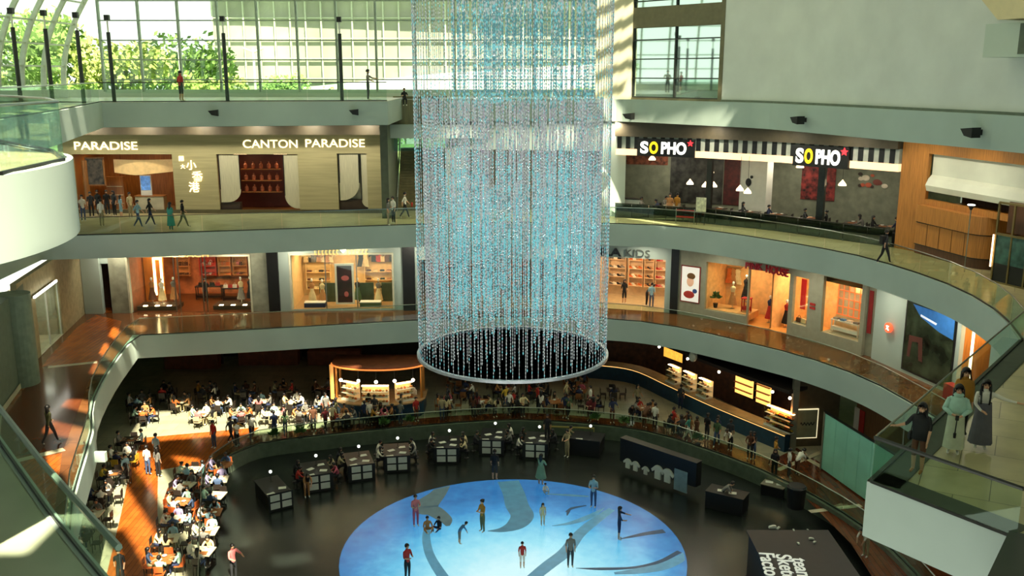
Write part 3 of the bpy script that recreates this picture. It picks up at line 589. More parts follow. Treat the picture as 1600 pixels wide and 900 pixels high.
# lift enclosure at the far right
FL_ = frame(at(1550, 440, Z2), at(1600, 452, Z2)); 
t_ = thing('lift_enclosure', 'glass lift enclosure with bronze frame at the right edge of the second gallery', 'lift')
s0 = pw(FL_, 1553, 400)[0]; zt1 = pw(FL_, 1575, 368)[1]; zt2 = pw(FL_, 1575, 318)[1]; BRZ = mat('bronze_frame', (128, 112, 70), .35, .5)
b = MB(FL_)
for x in (s0, s0+.85, s0+1.7, s0+2.6): b.box(x-.04, x+.04, -.04, .04, Z2, zt2)
for z in (Z2+.02, zt1, zt2): b.box(s0, s0+3, -.05, .05, z-.05, z+.05)
part(b.mesh('frame', BRZ), 'frame', t_); part(MB(FL_).box(s0, s0+3, .0, .02, Z2+.9, zt1).mesh('teal_panel', mat('teal_panel', (70, 104, 96), .15, noise=.2)), 'glass_panel', t_)
part(MB(FL_).box(s0, s0+3, .0, .02, Z2+.05, Z2+.9).mesh('black_panel', BLACK), 'lower_panel', t_); part(MB(FL_).box(s0, s0+3, .6, .7, zt1, zt2).mesh('back_panel', WOODD), 'back_panel', t_)
part(MB(FL_).box(s0-.1, s0-.06, -.1, -.05, Z2+.7, Z2+2.2).mesh('light_strip', WARM), 'light_strip', t_)
# ================================================================== BALUSTRADES
def balustrade(edge, z, label, h=1.08, k=1.006, group=None, gm=GLS, step=2.4, rail=.028, rm_=STEEL, gap=.02, stanch=False):
    E = outer(edge, k); 
    d = [0]
    for a, c in zip(E, E[1:]): d.append(d[-1]+(c-a).length)
    n_ = max(1, round(d[-1]/step)); 
    def P(t):
        for i in range(len(d)-1):
            if t <= d[i+1]+1e-6: return E[i].lerp(E[i+1], (t-d[i])/max(1e-6, d[i+1]-d[i]))
        return E[-1]
    t_ = thing('glass_balustrade', label, 'balustrade', T(E[0].x, E[0].y, z)); o = Vector((E[0].x, E[0].y, 0)); pts = []
    for i in range(n_):
        a, c = P(d[-1]*i/n_)-o, P(d[-1]*(i+1)/n_)-o; u = (c-a).normalized(); nn = Vector((-u.y, u.x, 0))*.008; a2, c2 = a+u*gap, c-u*gap
        part(MB().prism([a2-nn, c2-nn, c2+nn, a2+nn], .02, h-.03).mesh('glass_panel', gm), 'glass_panel', t_)
        pts.append(a); 
        if i == n_-1: pts.append(c)
    part(MB().path([(p.x, p.y, h) for p in pts], rail).mesh('handrail', rm_), 'handrail', t_)
    part(MB().path([(p.x, p.y, .04) for p in pts], .04, 4).mesh('base_channel', DSTEEL), 'base_channel', t_)
balustrade(E1[:11], Z1, 'glass balustrade along the left side of the first gallery')
balustrade(E1[10:], Z1, 'glass balustrade curving along the back and right of the first gallery')
balustrade(E2[1:], Z2, 'glass balustrade curving along the back and right of the second gallery')
balustrade(EB[:2], Z2, 'glass balustrade behind the women on the near right balcony', 1.15)
balustrade(EB[1:3], Z2, 'glass balustrade with dark rail along the front of the near right balcony', 1.15, rm_=DSTEEL, rail=.05)
balustrade(E2L[:-1], Z2, 'glass balustrade with thick green rail crossing the lower left corner', 1.15, rm_=mat('green_rail', (96, 124, 106), .4), rail=.07)
balustrade(E3L[:26], Z3, 'glass balustrade around the rounded balcony tip at the upper left', 1.1)
balustrade(E3L[25:-1], Z3, 'glass balustrade along the left arm of the top gallery', 1.1)
balustrade(E3L[-2:], Z3, 'glass balustrade in front of the big end window', 1.1, rm_=DSTEEL)
balustrade(ofs(RK, .2), .25, 'low glass balustrade ringing the dark rink', .85, 1.0, gm=glass('green_glass', (.78, .88, .8), .08), step=2.0)
# second rail of green structure at the lower left : white fascia handrail plate
S(MB().strip(up(E2L[:-1], Z2-TH), up(E2L[:-1], Z2)), 'trim_left_balcony_band', PLF)
# cross beam under the first gallery at the left
A = at(122, 706, Z1-.7); Bb = at(170, 701, Z1-.7)
S(MB().box(A.x-1.5, Bb.x, A.y-.1, A.y+.14, Z1-1.15, Z1-.72), 'trim_beam_stub', PLF)
# dark near coping at the lower right
S(MB().prism([(8.86, 16.03), (10.36, 18.06), (11.0, 17.6), (9.5, 15.4)], Z2-TH-.01, Z2+.15), 'trim_dark_coping', mat('dark_granite', (40, 46, 38), .3))
bf = MB(); EE = EB[:3]
for a, c in zip(EE, EE[1:]):
    u = (c-a).normalized(); nn = Vector((-u.y, u.x, 0))
    bf.prism([a, c, c-nn*-.75+Vector((0, 0, 0)), a-nn*-.75], Z2+.004, Z2+.02)
S(bf, 'trim_balcony_border', MATS['dark_granite'] if 0 else mat('grey_border', (66, 74, 60), .6))
b = MB(); A = at(1476, 722, Z2); Bb = at(1602, 768, Z2)
# tall posts along the top gallery
pm = MB().tube((0, 0, 0), (0, 0, 3.9), .11, n=12).mesh('post_shaft', mat('post_dark', (44, 50, 44), .5)); pm2 = MB().tube((0, 0, 3.9), (0, 0, 4.55), .05).mesh('post_neck', WHITE); pm3 = MB().box(-.13, .13, -.13, .13, 4.55, 4.85).mesh('post_cap', BLACK)
PX = [(533, 57.3), (353, 56.6), (175, 55.4), (127, 53.0), (78, 51.2), (28, 49.5), (-30, 48)]
for i, (x, Y) in enumerate(PX):
    X = (x-800)/F_PX*(Y*math.cos(PITCH)+1.6*math.sin(PITCH)); Y += .35
    t_ = thing('light_post', f'dark slender lamp post, {ORD[i]} from the right along the top gallery', 'post', T(X, Y, Z3), 'lamp posts on the top gallery')
    part(pm, 'shaft', t_); part(pm2, 'neck', t_); part(pm3, 'lamp_head', t_, label='black box lamp head')
# black floodlights on the edge bands
fl = MB().slab([(-.1, .12), (.45, .18), (.45, -.18), (.1, -.12)], -.55, -.15).mesh('head', BLACK)
fla = MB().tube((.2, -.2, 0), (.2, .1, 0), .05).box(.1, .3, .05, .1, -.1, .1).mesh('bracket', BLACK)
def flood(p, rz, sc, lab):
    t_ = thing('floodlight', lab, 'floodlight', T(p[0], p[1], p[2], rz, sc)); part(fl, 'lamp_head', t_); part(fla, 'bracket', t_)
FE = frame(E3L[-2], E3L[-1])
for x, y, l in ((330, 176, 'small black floodlight on the back edge band, the left one'), (548, 175, 'small black floodlight on the back edge band above CANTON PARADISE')):
    s, z = pw(FE, x, y); p = FE @ Vector((s, -.08, z)); flood(p, 0.16, 1.0, l)
for x, y, i, l, rz in ((984, 181, 13, 'black floodlight at the sunlit left end of the right edge band', -.75), (1254, 187, 17, 'black floodlight in the middle of the right edge band', -1.1), (1525, 206, 24, 'large black floodlight at the right end of the edge band', -1.2)):
    best = None
    for a, c in zip(E3R, E3R[1:]):
        F = frame(a, c); s, z = pw(F, x, y)
        if -.01 <= s <= (c-a).length+.01 and Z3-TH-.3 < z < Z3+.2: best = (F, s, z)
    if best: F, s, z = best; p = F @ Vector((s, -.08, z)); flood(p, math.atan2(F[1][0], F[0][0]), 1.15, l)

for i in range(6): fill_lamp((-28.2+i*3.7, 62.6, Z3-TH-.08), f'added fill light, {ORD[i]} from the left in front of the restaurant', 90, tilt=(.45, 0, 0))
for i in range(4): fill_lamp((-3.5+i*3.4, 62.4, Z3-TH-.08), f'added fill light, {ORD[i]} from the left behind the crystals', 120)
for i in range(6): fill_lamp((-26.0+i*3.9, 60.2, Z2-TH-.08), f'added fill light, {ORD[i]} from the left over the first gallery', 60, tilt=(.4, 0, 0))
for i, (x, y) in enumerate(((3, 61.2), (8.6, 60.3), (12.6, 57.6), (16.4, 53.2), (19.2, 49.0), (20.6, 44.6), (20.8, 39.5), (-27.0, 46.0), (-28.6, 53.0))): fill_lamp((x, y, Z2-TH-.08), f'added fill light, {ORD[i]} around the outer ring of the first gallery', 55)
for i, (x, y) in enumerate(((9.4, 62.2), (12.0, 58.9), (15.2, 55.6), (18.0, 52.6), (20.3, 49.2), (21.2, 45.6), (21.4, 41.0))): fill_lamp((x, y, Z3-TH-.08), f'added fill light, {ORD[i]} along the noodle restaurant gallery', 70)

for i, (x, y) in enumerate(((10.5, 64.0), (14.0, 62.2), (17.5, 60.0), (20.5, 56.8))): fill_lamp((x, y, Z2+4.5), f'added fill light, {ORD[i]} from the left inside the noodle restaurant', 60)
# ================================================================== FIRST GALLERY, LEFT: shop fronts
L1 = flen(A1L, B1L); ZT1 = Z2-TH
def px1(x, y=450, off=0, F=F1L): return pw(F, x, y, off)[0]
hDoor = hole(F1L, 145, 412, 172, 488, Z1); hS1 = hole(F1L, 203, 401, 391, 495, Z1); hS2 = hole(F1L, 456, 398, 613, 484, Z1+.12)
hS3 = hole(F1L, 655, 405, 900, 484, Z1+.1)
wallh(F1L, 0, L1, Z1, ZT1, [hDoor, hS1, hS2, hS3], 'wall_first_gallery_left', PLF)
b = MB(F1L)
for x0, x1 in ((173, 202), (392, 419)): b.box(px1(x0), px1(x1), -.06, 0, Z1, ZT1)
S(b, 'trim_marble_piers', MARB)
for i, (x0, x1) in enumerate(((420, 437), (630, 649))): S(MB(F1L).box(px1(x0), px1(x1), -.22, -.0, Z1, ZT1), 'trim_dark_pier', BLACK)
b = MB(F1L)
for h in (hS2, hS1): 
    b.box(h[0]-.12, h[0], -.12, .1, h[2], h[3]+.12).box(h[1], h[1]+.12, -.12, .1, h[2], h[3]+.12).box(h[0], h[1], -.12, .1, h[3], h[3]+.12)
S(b, 'trim_shop_frames', mat('pale_frame', (206, 204, 176), .5))
S(MB(F1L).box(hS1[0]-.1, hS1[1]+.1, -.1, .0, hS1[3]+.12, ZT1-.02), 'trim_shop_header', mat('taupe_header', (118, 112, 90), .6))
DOORIN = mat('door_recess', (70, 48, 32), .6, noise=.1)
inside(F1L, hDoor, 1.5, 'passage', DOORIN, FW)
RUST = mat('rust_wall', (190, 112, 66), .6, noise=.25, scale=1.3); 
inside(F1L, hS1, 5.5, 'leather_shop', mat('warm_brown', (132, 76, 42), .6, noise=.1), mat('brown_shop_floor', (98, 52, 22), .3, noise=.1), WARMH, RUST, lab='leather goods shop')
inside(F1L, hS2, 4.2, 'fashion_shop', mat('sand_wall', (226, 194, 136), .6, noise=.05), mat('sand_floor', (170, 140, 96), .3), WARMH, lab='fashion shop with gold sign')
inside(F1L, hS3, 4.0, 'shop_behind_crystals', mat('grey_shop2', (150, 140, 120), .6), mat('sand_floor', (170, 140, 96), .3), COOL, lab='shop behind the crystals below')
GOLD = em('gold_letter', (235, 190, 110), 1.0)
sign(F1L, 266, 326, 402, 'COACH', 'sign_lettering', GOLD, 'pale gold letters above the red-brown leather goods shop', 7, off=-.14)
t_ = thing('gold_sign', 'gold raised sign with a white triangle above the fashion shop window', 'sign', F1L @ T(0, -.14, 0))
s0, z0 = pw(F1L, 490, 398, -.14); s1, z1 = pw(F1L, 575, 390, -.14); n_ = 15
for i in range(n_):
    if i in (7, 8): continue
    x = s0+(s1-s0)*(i+.3)/n_; part(MB().box(x, x+.05, -.03, 0, z0, z1).box(x, x+.14, -.03, 0, z1-.05, z1).box(x, x+.14, -.03, 0, z0, z0+.05).mesh('letter', GOLD), 'raised_letter', t_)
xm, zm = pw(F1L, 536, 392, -.14); part(MB().slab([(xm-.24, zm+.12), (xm+.24, zm+.12), (xm, zm-.16)], -.05, 0).mesh('triangle', em('white_tri', (255, 250, 220), 1.6)), 'triangle', t_)
# ---- merchandise prototypes
def garment_mesh(kind):
    b = MB()
    if kind == 'shirt': P = [(-.16, 0), (.16, 0), (.16, .42), (.30, .30), (.36, .42), (.16, .62), (.06, .66), (-.06, .66), (-.16, .62), (-.36, .42), (-.30, .30), (-.16, .42)]; b.slab(P, -.05, .05)
    elif kind == 'dress': P = [(-.26, 0), (.26, 0), (.13, .62), (.17, .95), (.08, 1.0), (-.08, 1.0), (-.17, .95), (-.13, .62)]; b.slab(P, -.08, .08)
    elif kind == 'trousers': P = [(-.16, 0), (-.03, 0), (0, .55), (.03, 0), (.16, 0), (.15, .9), (-.15, .9)]; b.slab(P, -.04, .04)
    elif kind == 'bag': b.slab([(-.17, 0), (.17, 0), (.14, .22), (-.14, .22)], -.06, .06); b.path([(math.cos(a)*.08, 0, .22+math.sin(a)*.12) for a in [PI*i/6 for i in range(7)]], .012, 5)
    elif kind == 'shoe': b.slab([(-.13, 0), (.13, 0), (.12, .05), (.02, .08), (-.05, .14), (-.13, .14)], -.045, .045)
    elif kind == 'folded': b.box(-.16, .16, -.13, .13, 0, .05).box(-.15, .15, -.12, .12, .055, .10)
    elif kind == 'box': b.box(-.13, .13, -.1, .1, 0, .16).box(-.135, .135, -.105, .105, .13, .17)
    elif kind == 'bottle': b.lathe([(.04, 0), (.045, .02), (.045, .16), (.015, .2), (.015, .25)], 8)
    return b
GM = {k: garment_mesh(k).mesh(k, [WHITE]) for k in ('shirt', 'dress', 'trousers', 'bag', 'shoe', 'folded', 'box', 'bottle')}
CN = {'red': (176, 42, 34), 'black': (22, 22, 24), 'white': (226, 222, 208), 'tan': (176, 124, 74), 'navy': (32, 44, 78), 'orange': (206, 104, 40), 'grey': (120, 118, 112), 'blue': (70, 120, 170), 'cream': (214, 196, 150), 'brown': (92, 56, 34), 'green': (70, 96, 62), 'pink': (214, 120, 120), 'yellow': (214, 180, 60)}
def cm(n): return mat('cloth_'+n, CN[n], .75, noise=.06, scale=6)
def display_shelf(F, s0, s1, y, zs, lab, m=None, depth=.38, back=True):
    t_ = thing('display_shelf', lab, 'shelf', F @ T((s0+s1)/2, y, zs[0]-.1)); hw = (s1-s0)/2; h = zs[-1]-zs[0]+.7; m = m or LWD
    for x in (-hw, hw-.04): part(MB().box(x, x+.04, -depth, 0, 0, h).mesh('upright', m), 'upright', t_)
    for z in zs: part(MB().box(-hw+.04, hw-.04, -depth, 0, z-zs[0]+.05, z-zs[0]+.1).mesh('board', m), 'board', t_)
    if back: part(MB().box(-hw, hw, 0, .03, 0, h).mesh('back_panel', m), 'back_panel', t_)
CNT = {}
def row(F, kind, s0, s1, y, z, n_, cols, where, sc=1.0, nm=None):
    nm = nm or {'folded': 'folded_sweater', 'box': 'gift_box', 'bag': 'handbag', 'shirt': 'hanging_shirt', 'dress': 'hanging_dress'}.get(kind, kind)
    for i in range(n_):
        c = cols[i % len(cols)]; x = s0+(s1-s0)*(i+.5)/n_
        inst(GM[kind], nm, F @ T(x, y, z, 0, sc), f'{c} {nm.replace("_", " ")}, {ORD[i]} from left, {where.replace("the ", "")}', nm.split('_')[-1], f'{nm.replace("_", " ")} row on {where}', [cm(c)])
def rail(F, s0, s1, y, z, lab):
    t_ = thing('clothes_rail', lab, 'clothes rail', F @ T((s0+s1)/2, y, 0)); hw = (s1-s0)/2
    part(MB().tube((-hw, 0, z), (hw, 0, z), .02).mesh('bar', STEEL), 'bar', t_)
    for x in (-hw, hw): part(MB().tube((x, 0, z), (x, .35, z), .02).mesh('bracket', STEEL), 'bracket', t_)
def mannequin(F, s, y, z, top, bot, lab, sc=1.0):
    t_ = thing('mannequin', lab, 'mannequin', F @ T(s, y, z, 0, sc))
    part(MB().lathe([(.16, 0), (.16, .02), (.02, .03), (.02, .9)], 12).mesh('stand', STEEL), 'stand', t_)
    to = part(MB().lathe([(.10, .82), (.17, .92), (.13, 1.12), (.19, 1.36), (.15, 1.46), (.05, 1.52), (.045, 1.58)], 12, sy=.65).mesh('torso', cm(top)), 'torso', t_)
    part(MB().lathe([(.30, .28), (.24, .6), (.15, .95), (.13, 1.12)], 12, sy=.8).mesh('skirt', cm(bot)), 'skirt', t_)
    part(MB().ball((0, 0, 1.7), .1, sc=(.85, .95, 1.2)).mesh('head', WHITE), 'head', to)
def counter(F, s0, s1, y0, y1, z, h, m, lab, tm=None, nm='display_table', c='table'):
    t_ = thing(nm, lab, c, F @ T((s0+s1)/2, (y0+y1)/2, z)); a, d = (s1-s0)/2, (y1-y0)/2
    part(MB().box(-a, a, -d, d, h-.06, h).mesh('top', tm or m), 'tabletop', t_)
    if h > .7:
        for sx in (-1, 1):
            for sy in (-1, 1): part(MB().box(sx*(a-.06)-.03, sx*(a-.06)+.03, sy*(d-.06)-.03, sy*(d-.06)+.03, 0, h-.06).mesh('leg', m), 'leg', t_)
        part(MB().box(-a+.03, a-.03, -d+.03, d-.03, .12, .3).mesh('low_shelf', m), 'low_shelf', t_)
    else: part(MB().box(-a+.04, a-.04, -d+.04, d-.04, 0, h-.06).mesh('plinth', m), 'plinth', t_)
# leather goods shop
q0, q1 = hS1[0], hS1[1]; W1 = q1-q0; w1 = 'the wall of the leather goods shop'
for j, (a, c, cols) in enumerate(((.19, .31, ['tan', 'brown']), (.40, .55, ['red', 'white']), (.57, .68, ['tan', 'orange']), (.70, .83, ['tan', 'pink', 'brown']))):
    zs = [Z1+1.5, Z1+2.15, Z1+2.8, Z1+3.45]; display_shelf(F1L, q0+W1*a, q0+W1*c, 5.4, zs, f'tall timber wall shelf, {ORD[j]} from the left in the leather goods shop', mat('rust_shelf', (190, 60, 44), .5) if j == 1 else mat('honey_shelf', (206, 140, 80), .5, noise=.06))
    for k, z in enumerate(zs): row(F1L, 'bag' if k % 2 else 'folded', q0+W1*a+.08, q0+W1*c-.08, 5.2, z, 4 if j != 1 else 5, cols, f'the {ORD[k]} board up, {ORD[j]} shelf of the leather shop', 1.15)
counter(F1L, q0+W1*.40, q0+W1*.64, 3.6, 4.2, Z1, .95, mat('dark_table', (40, 26, 20), .4), 'dark wooden counter in the middle of the leather goods shop', nm='shop_counter', c='counter')
row(F1L, 'bag', q0+W1*.42, q0+W1*.62, 3.9, Z1+.95, 4, ['black', 'red'], 'the dark counter of the leather shop')
counter(F1L, q0+W1*.66, q0+W1*.84, 2.9, 3.4, Z1, .95, mat('dark_table', (40, 26, 20), .4), 'dark wooden table at the right of the leather goods shop')
row(F1L, 'bag', q0+W1*.67, q0+W1*.83, 3.15, Z1+.95, 4, ['white', 'red'], 'the right table of the leather shop')
t_ = thing('timber_portal', 'honey timber panel with a lit doorway at the left of the leather shop', 'panel', F1L @ T(q0+.1, 2.6, Z1))
part(MB().box(0, W1*.17, 0, .1, 0, 3.9).mesh('panel', mat('honey_lit', (206, 132, 54), .5, noise=.08, stretch=(6, 6, .5))), 'leaf', t_); part(MB().box(W1*.08, W1*.10, -.04, 0, .6, 3.2).box(W1*.14, W1*.16, -.04, 0, .6, 3.2).box(W1*.08, W1*.16, -.04, 0, 3.1, 3.25).mesh('light_frame', WARM), 'light_frame', t_)
mannequin(F1L, q0+W1*.12, 1.4, Z1+.3, 'tan', 'brown', 'mannequin in tan and brown, leftmost in the leather shop window')
mannequin(F1L, q0+W1*.21, 1.2, Z1+.3, 'white', 'cream', 'mannequin in white and cream behind the left glass of the leather shop')
mannequin(F1L, q0+W1*.30, 1.5, Z1+.3, 'grey', 'tan', 'mannequin in grey and tan by the left door post of the leather shop')
mannequin(F1L, q0+W1*.88, 1.3, Z1+.3, 'cream', 'grey', 'mannequin in cream and grey at the right of the leather shop window')
mannequin(F1L, q0+W1*.95, 1.6, Z1+.3, 'black', 'black', 'mannequin all in black at the right end of the leather shop')
for i, (a, c) in enumerate(((.02, .36), (.66, .98))):
    t_ = thing('window_plinth', f'low display plinth in the {["left", "right"][i]} window of the leather shop', 'plinth', F1L @ T(q0, 0, Z1)); part(MB().box(W1*a, W1*c, .5, 1.9, .02, .3).mesh('plinth', mat('dark_plinth', (70, 60, 46), .4)), 'plinth', t_)
    for k in range(3): part(MB().box(W1*(a+.05+k*.1), W1*(a+.05+k*.1)+.25, .55, .75, .3, .33).mesh('spot', WARMH), 'spotlight', t_)
t_ = thing('shop_glazing', 'glass panes and slim posts of the leather goods shop window', 'glazing', F1L @ T(q0, .1, Z1))
for a, c in ((0, .37), (.63, 1.0)): part(MB().box(W1*a, W1*c, 0, .02, .02, hS1[3]-Z1).mesh('pane', GLSHOP), 'pane', t_)
for a in (.37, .405, .60, .63): part(MB().box(W1*a-.03, W1*a+.03, -.03, .05, .02, hS1[3]-Z1).mesh('door_post', STEEL), 'door_post', t_)
# fashion shop
q0, q1 = hS2[0], hS2[1]; W1 = q1-q0
for j, (a, c, cols, kd) in enumerate(((.03, .15, ['cream', 'black', 'grey'], 'shirt'), (.17, .33, ['tan', 'cream'], 'shirt'), (.60, .70, ['black', 'cream'], 'dress'), (.74, .97, ['black', 'red', 'cream', 'brown'], 'shirt'))):
    rail(F1L, q0+W1*a, q0+W1*c, 3.8, Z1+3.3, f'steel clothes rail, {ORD[j]} from the left in the fashion shop'); row(F1L, kd, q0+W1*a, q0+W1*c, 3.8, Z1+(2.6 if kd == 'shirt' else 2.25), {0: 3, 1: 4, 2: 2, 3: 5}[j], cols, f'the {ORD[j]} rail of the fashion shop', 1.05)
for j, (a, c) in enumerate(((.04, .30), (.66, .96))):
    display_shelf(F1L, q0+W1*a, q0+W1*c, 4.1, [Z1+.7, Z1+1.3, Z1+1.9], f'sand shelf under the rail at the {["left", "right"][j]} of the fashion shop', MATS['sand_wall'])
    for k in range(3): row(F1L, 'folded', q0+W1*a+.05, q0+W1*c-.05, 3.9, Z1+.7+k*.6+0, 4, ['brown', 'cream', 'black', 'tan'], f'the {ORD[k]} board of the {["left", "right"][j]} fashion shelf')
t_ = thing('window_poster', 'tall dark red poster in a pale frame in the fashion shop window', 'poster', F1L @ T(q0+W1*.43, .9, hS2[2]+.1)); pw_, ph_ = W1*.15, 2.55
part(MB().box(-.14, pw_+.14, 0, .06, 0, ph_+.28).mesh('frame', WHITE), 'frame', t_); part(MB().box(0, pw_, -.02, 0, .14, ph_+.14).mesh('print', mat('poster_dark', (52, 26, 30), .4, noise=.4, scale=1.2)), 'print', t_)
part(MB().ball((pw_*.55, -.03, ph_*.72), .3, sc=(.9, .06, .6)).mesh('highlight', mat('poster_pink', (190, 96, 96), .5)), 'figure', t_); part(MB().ball((pw_*.6, -.03, ph_*.28), .22, sc=(.7, .06, .9)).mesh('highlight2', mat('poster_pink', (190, 96, 96), .5)), 'figure', t_)
mannequin(F1L, q0+W1*.16, 1.4, hS2[2], 'tan', 'cream', 'mannequin in a cream skirt at the left of the fashion window')
mannequin(F1L, q0+W1*.27, 1.2, hS2[2], 'cream', 'tan', 'mannequin in a cream top beside the framed poster')
mannequin(F1L, q0+W1*.62, 1.6, hS2[2], 'black', 'green', 'mannequin in black and green right of the framed poster')
mannequin(F1L, q0+W1*.84, 1.3, hS2[2], 'grey', 'cream', 'mannequin in grey and cream at the right of the fashion window')
for i, (a, c, n1) in enumerate(((.10, .31, 'navy'), (.66, .87, 'green'))):
    t_ = thing('bench_display', f'low {n1} bench carrying folded clothes in the fashion window', 'bench', F1L @ T(q0, 0, hS2[2])); part(MB().box(W1*a, W1*c, .4, 1.0, .0, .3).mesh('base', cm(n1)), 'base', t_); part(MB().box(W1*a, W1*c, .4, 1.0, .3, .36).mesh('top', WHITE), 'top', t_)
for i, (a, c) in enumerate(((.22, .41), (.62, .78), (.86, .99))):
    S(MB(F1L).box(q0+W1*a, q0+W1*c, 2.0, 2.1, hS2[2], hS2[2]+1.35), 'wall_low_green_panel', mat('green_panel', (58, 76, 58), .5))
t_ = thing('shop_glazing', 'wide glass pane of the fashion shop window', 'glazing', F1L @ T(q0, .1, hS2[2])); part(MB().box(0, W1, 0, .02, 0, hS2[3]-hS2[2]).mesh('pane', GLSHOP), 'pane', t_); part(MB().box(W1*.33, W1*.34, -.02, .03, 0, hS2[3]-hS2[2]).box(W1*.64, W1*.65, -.02, .03, 0, hS2[3]-hS2[2]).mesh('joint', STEEL), 'joint', t_)
q0, q1 = hS3[0], hS3[1]; W1 = q1-q0
for j in range(4):
    a, c = q0+W1*(j*.25+.02), q0+W1*(j*.25+.22); display_shelf(F1L, a, c, 3.9, [Z1+.9, Z1+1.6, Z1+2.3, Z1+3.0], f'wall shelf, {ORD[j]} from the left in the shop behind the crystals', RUST if j == 0 else LWD)
    for k in range(4): row(F1L, 'folded', a+.05, c-.05, 3.7, Z1+.9+k*.7, 4, [['red', 'tan'], ['black', 'white'], ['cream', 'orange'], ['blue', 'white']][j], f'the {ORD[k]} board of the {ORD[j]} shelf behind the crystals')
# ---- angled shopfront and walls on the far left of the first gallery
FA = frame((-24.0, 41.7), (-25.9, 48.8)); 
S(MB().strip(up([Vector(p) for p in [(-19.5, 33.0, 0), (-21.2, 36.3, 0), (-23.95, 41.8, 0), (-25.9, 48.8, 0)]], Z1), up([Vector(p) for p in [(-19.5, 33.0, 0), (-21.2, 36.3, 0), (-23.95, 41.8, 0), (-25.9, 48.8, 0)]], ZT1)), 'wall_first_gallery_side', mat('sage_plaster', (108, 120, 102), .7, noise=.05))
b = MB(); A_ = [Vector(p) for p in [(-19.6, 33.0, 0), (-21.3, 36.3, 0), (-24.05, 41.8, 0), (-25.95, 48.8, 0)]]
S(MB().strip(up([p+Vector((.16, -.02, 0)) for p in A_], Z1), up([p+Vector((.16, -.02, 0)) for p in A_], Z1+.3)), 'baseboard_left', CREAM)
FG = frame((-26.4, 49.8), (-28.2, 59.6)); LG = flen((-26.4, 49.8), (-28.2, 59.6))
hG = (1.6, 6.2, Z1, Z1+3.3)
wallh(FG, -1.2, LG+1.5, Z1, ZT1, [hG], 'wall_angled_shopfront', mat('sand_stone', (170, 158, 120), .6, noise=.08), .3)
inside(FG, hG, 2.2, 'corner_shop', mat('pale_shop', (180, 176, 150), .6), CREAM, COOL, lab='corner shop')
for j in range(2):
    display_shelf(FG, hG[0]+.2+j*2.2, hG[0]+2.0+j*2.2, 2.1, [Z1+.8, Z1+1.5, Z1+2.2], f'pale shelf, {ORD[j]} from the front in the corner shop', WHITE)
    for k in range(3): row(FG, 'box', hG[0]+.25+j*2.2, hG[0]+1.95+j*2.2, 1.9, Z1+.8+k*.7, 5, ['blue', 'white', 'cream'], f'the {ORD[k]} board, {ORD[j]} shelf of the corner shop', 1.2)
t_ = thing('shop_glazing', 'two tall glass panes of the angled corner shopfront', 'glazing', FG @ T(0, .12, Z1))
for a in (0, 1): part(MB().box(hG[0]+a*2.35, hG[0]+a*2.35+2.2, 0, .02, .02, 3.2).mesh('pane', GLSHOP), 'pane', t_)
for a in (0, 2.27, 4.6): part(MB().box(hG[0]+a-.04, hG[0]+a+.04, -.04, .04, 0, 3.3).mesh('post', WHITE), 'post', t_)
t_ = thing('white_light_bar', 'slanted white light bar above the angled corner shopfront', 'light', FG @ T(0, -.2, Z1)); part(MB().box(.8, 5.2, -.04, .04, 3.5, 3.62).mesh('tube', COOL), 'tube', t_); part(MB().box(.8, 5.2, .04, .1, 3.5, 3.62).mesh('back_plate', STEEL), 'back_plate', t_)
MB(T(-25.2, 46.4, Z1)).lathe([(.8, 0), (.8, 4.77)], 24).build('round_column', mat('column_plaster', (128, 142, 122), .6), smooth=False, label='big round plastered column at the left edge of the first gallery', cat='column')
S(MB().box(-28.4, -27.2, 60.9, 61.3, Z1, ZT1), 'wall_corner_piece', PLF)
t_ = thing('violet_light', 'small violet light on the sage wall at the far left', 'light', T(-25.0, 44.7, Z1+2.9)); part(MB().box(-.06, .1, -.12, .12, -.35, .35).mesh('housing', BLACK), 'housing', t_); part(MB().box(.1, .14, -.08, .08, -.3, .3).mesh('tube', em('violet', (150, 90, 255), 5)), 'tube', t_)
# ================================================================== FIRST GALLERY, RIGHT
PA, PB, PC, PD = at(918, 480, Z1), at(1050, 489, Z1), at(1200, 514, Z1), at(1345, 556, Z1)
PE, PF_ = at(1366, 562, Z1), at(1560, 650, Z1)
G1 = frame(PA, PB); G2 = frame(PB, PC); G3 = frame(PC, PD); G4 = frame(PE, PF_)
def fl2(a, c): return flen(a, c)
hK = hole(G1, 925, 403, 1039, 483, Z1)
wallh(G1, -.6, fl2(PA, PB), Z1, ZT1, [hK], 'wall_kids_shop', PLF); inside(G1, hK, 4.5, 'kids_shop', mat('kids_wall', (222, 196, 160), .6), mat('kids_floor', (190, 170, 130), .3), WARMH, lab='kids shop')
KB = mat('letter_black', (14, 16, 16), .4)
sign(G1, 925, 971, 398, 'FILA', 'sign_lettering', KB, 'black letters FILA, first word of the kids shop sign', 11, off=-.1, depth=.05, bold=.02)
sign(G1, 976, 1015, 400, 'KIDS', 'sign_lettering', mat('letter_grey', (90, 96, 90), .4), 'grey outlined letters KIDS, second word of the kids shop sign', 10, off=-.1, depth=.05)
q0, q1 = hK[0], hK[1]; W1 = q1-q0
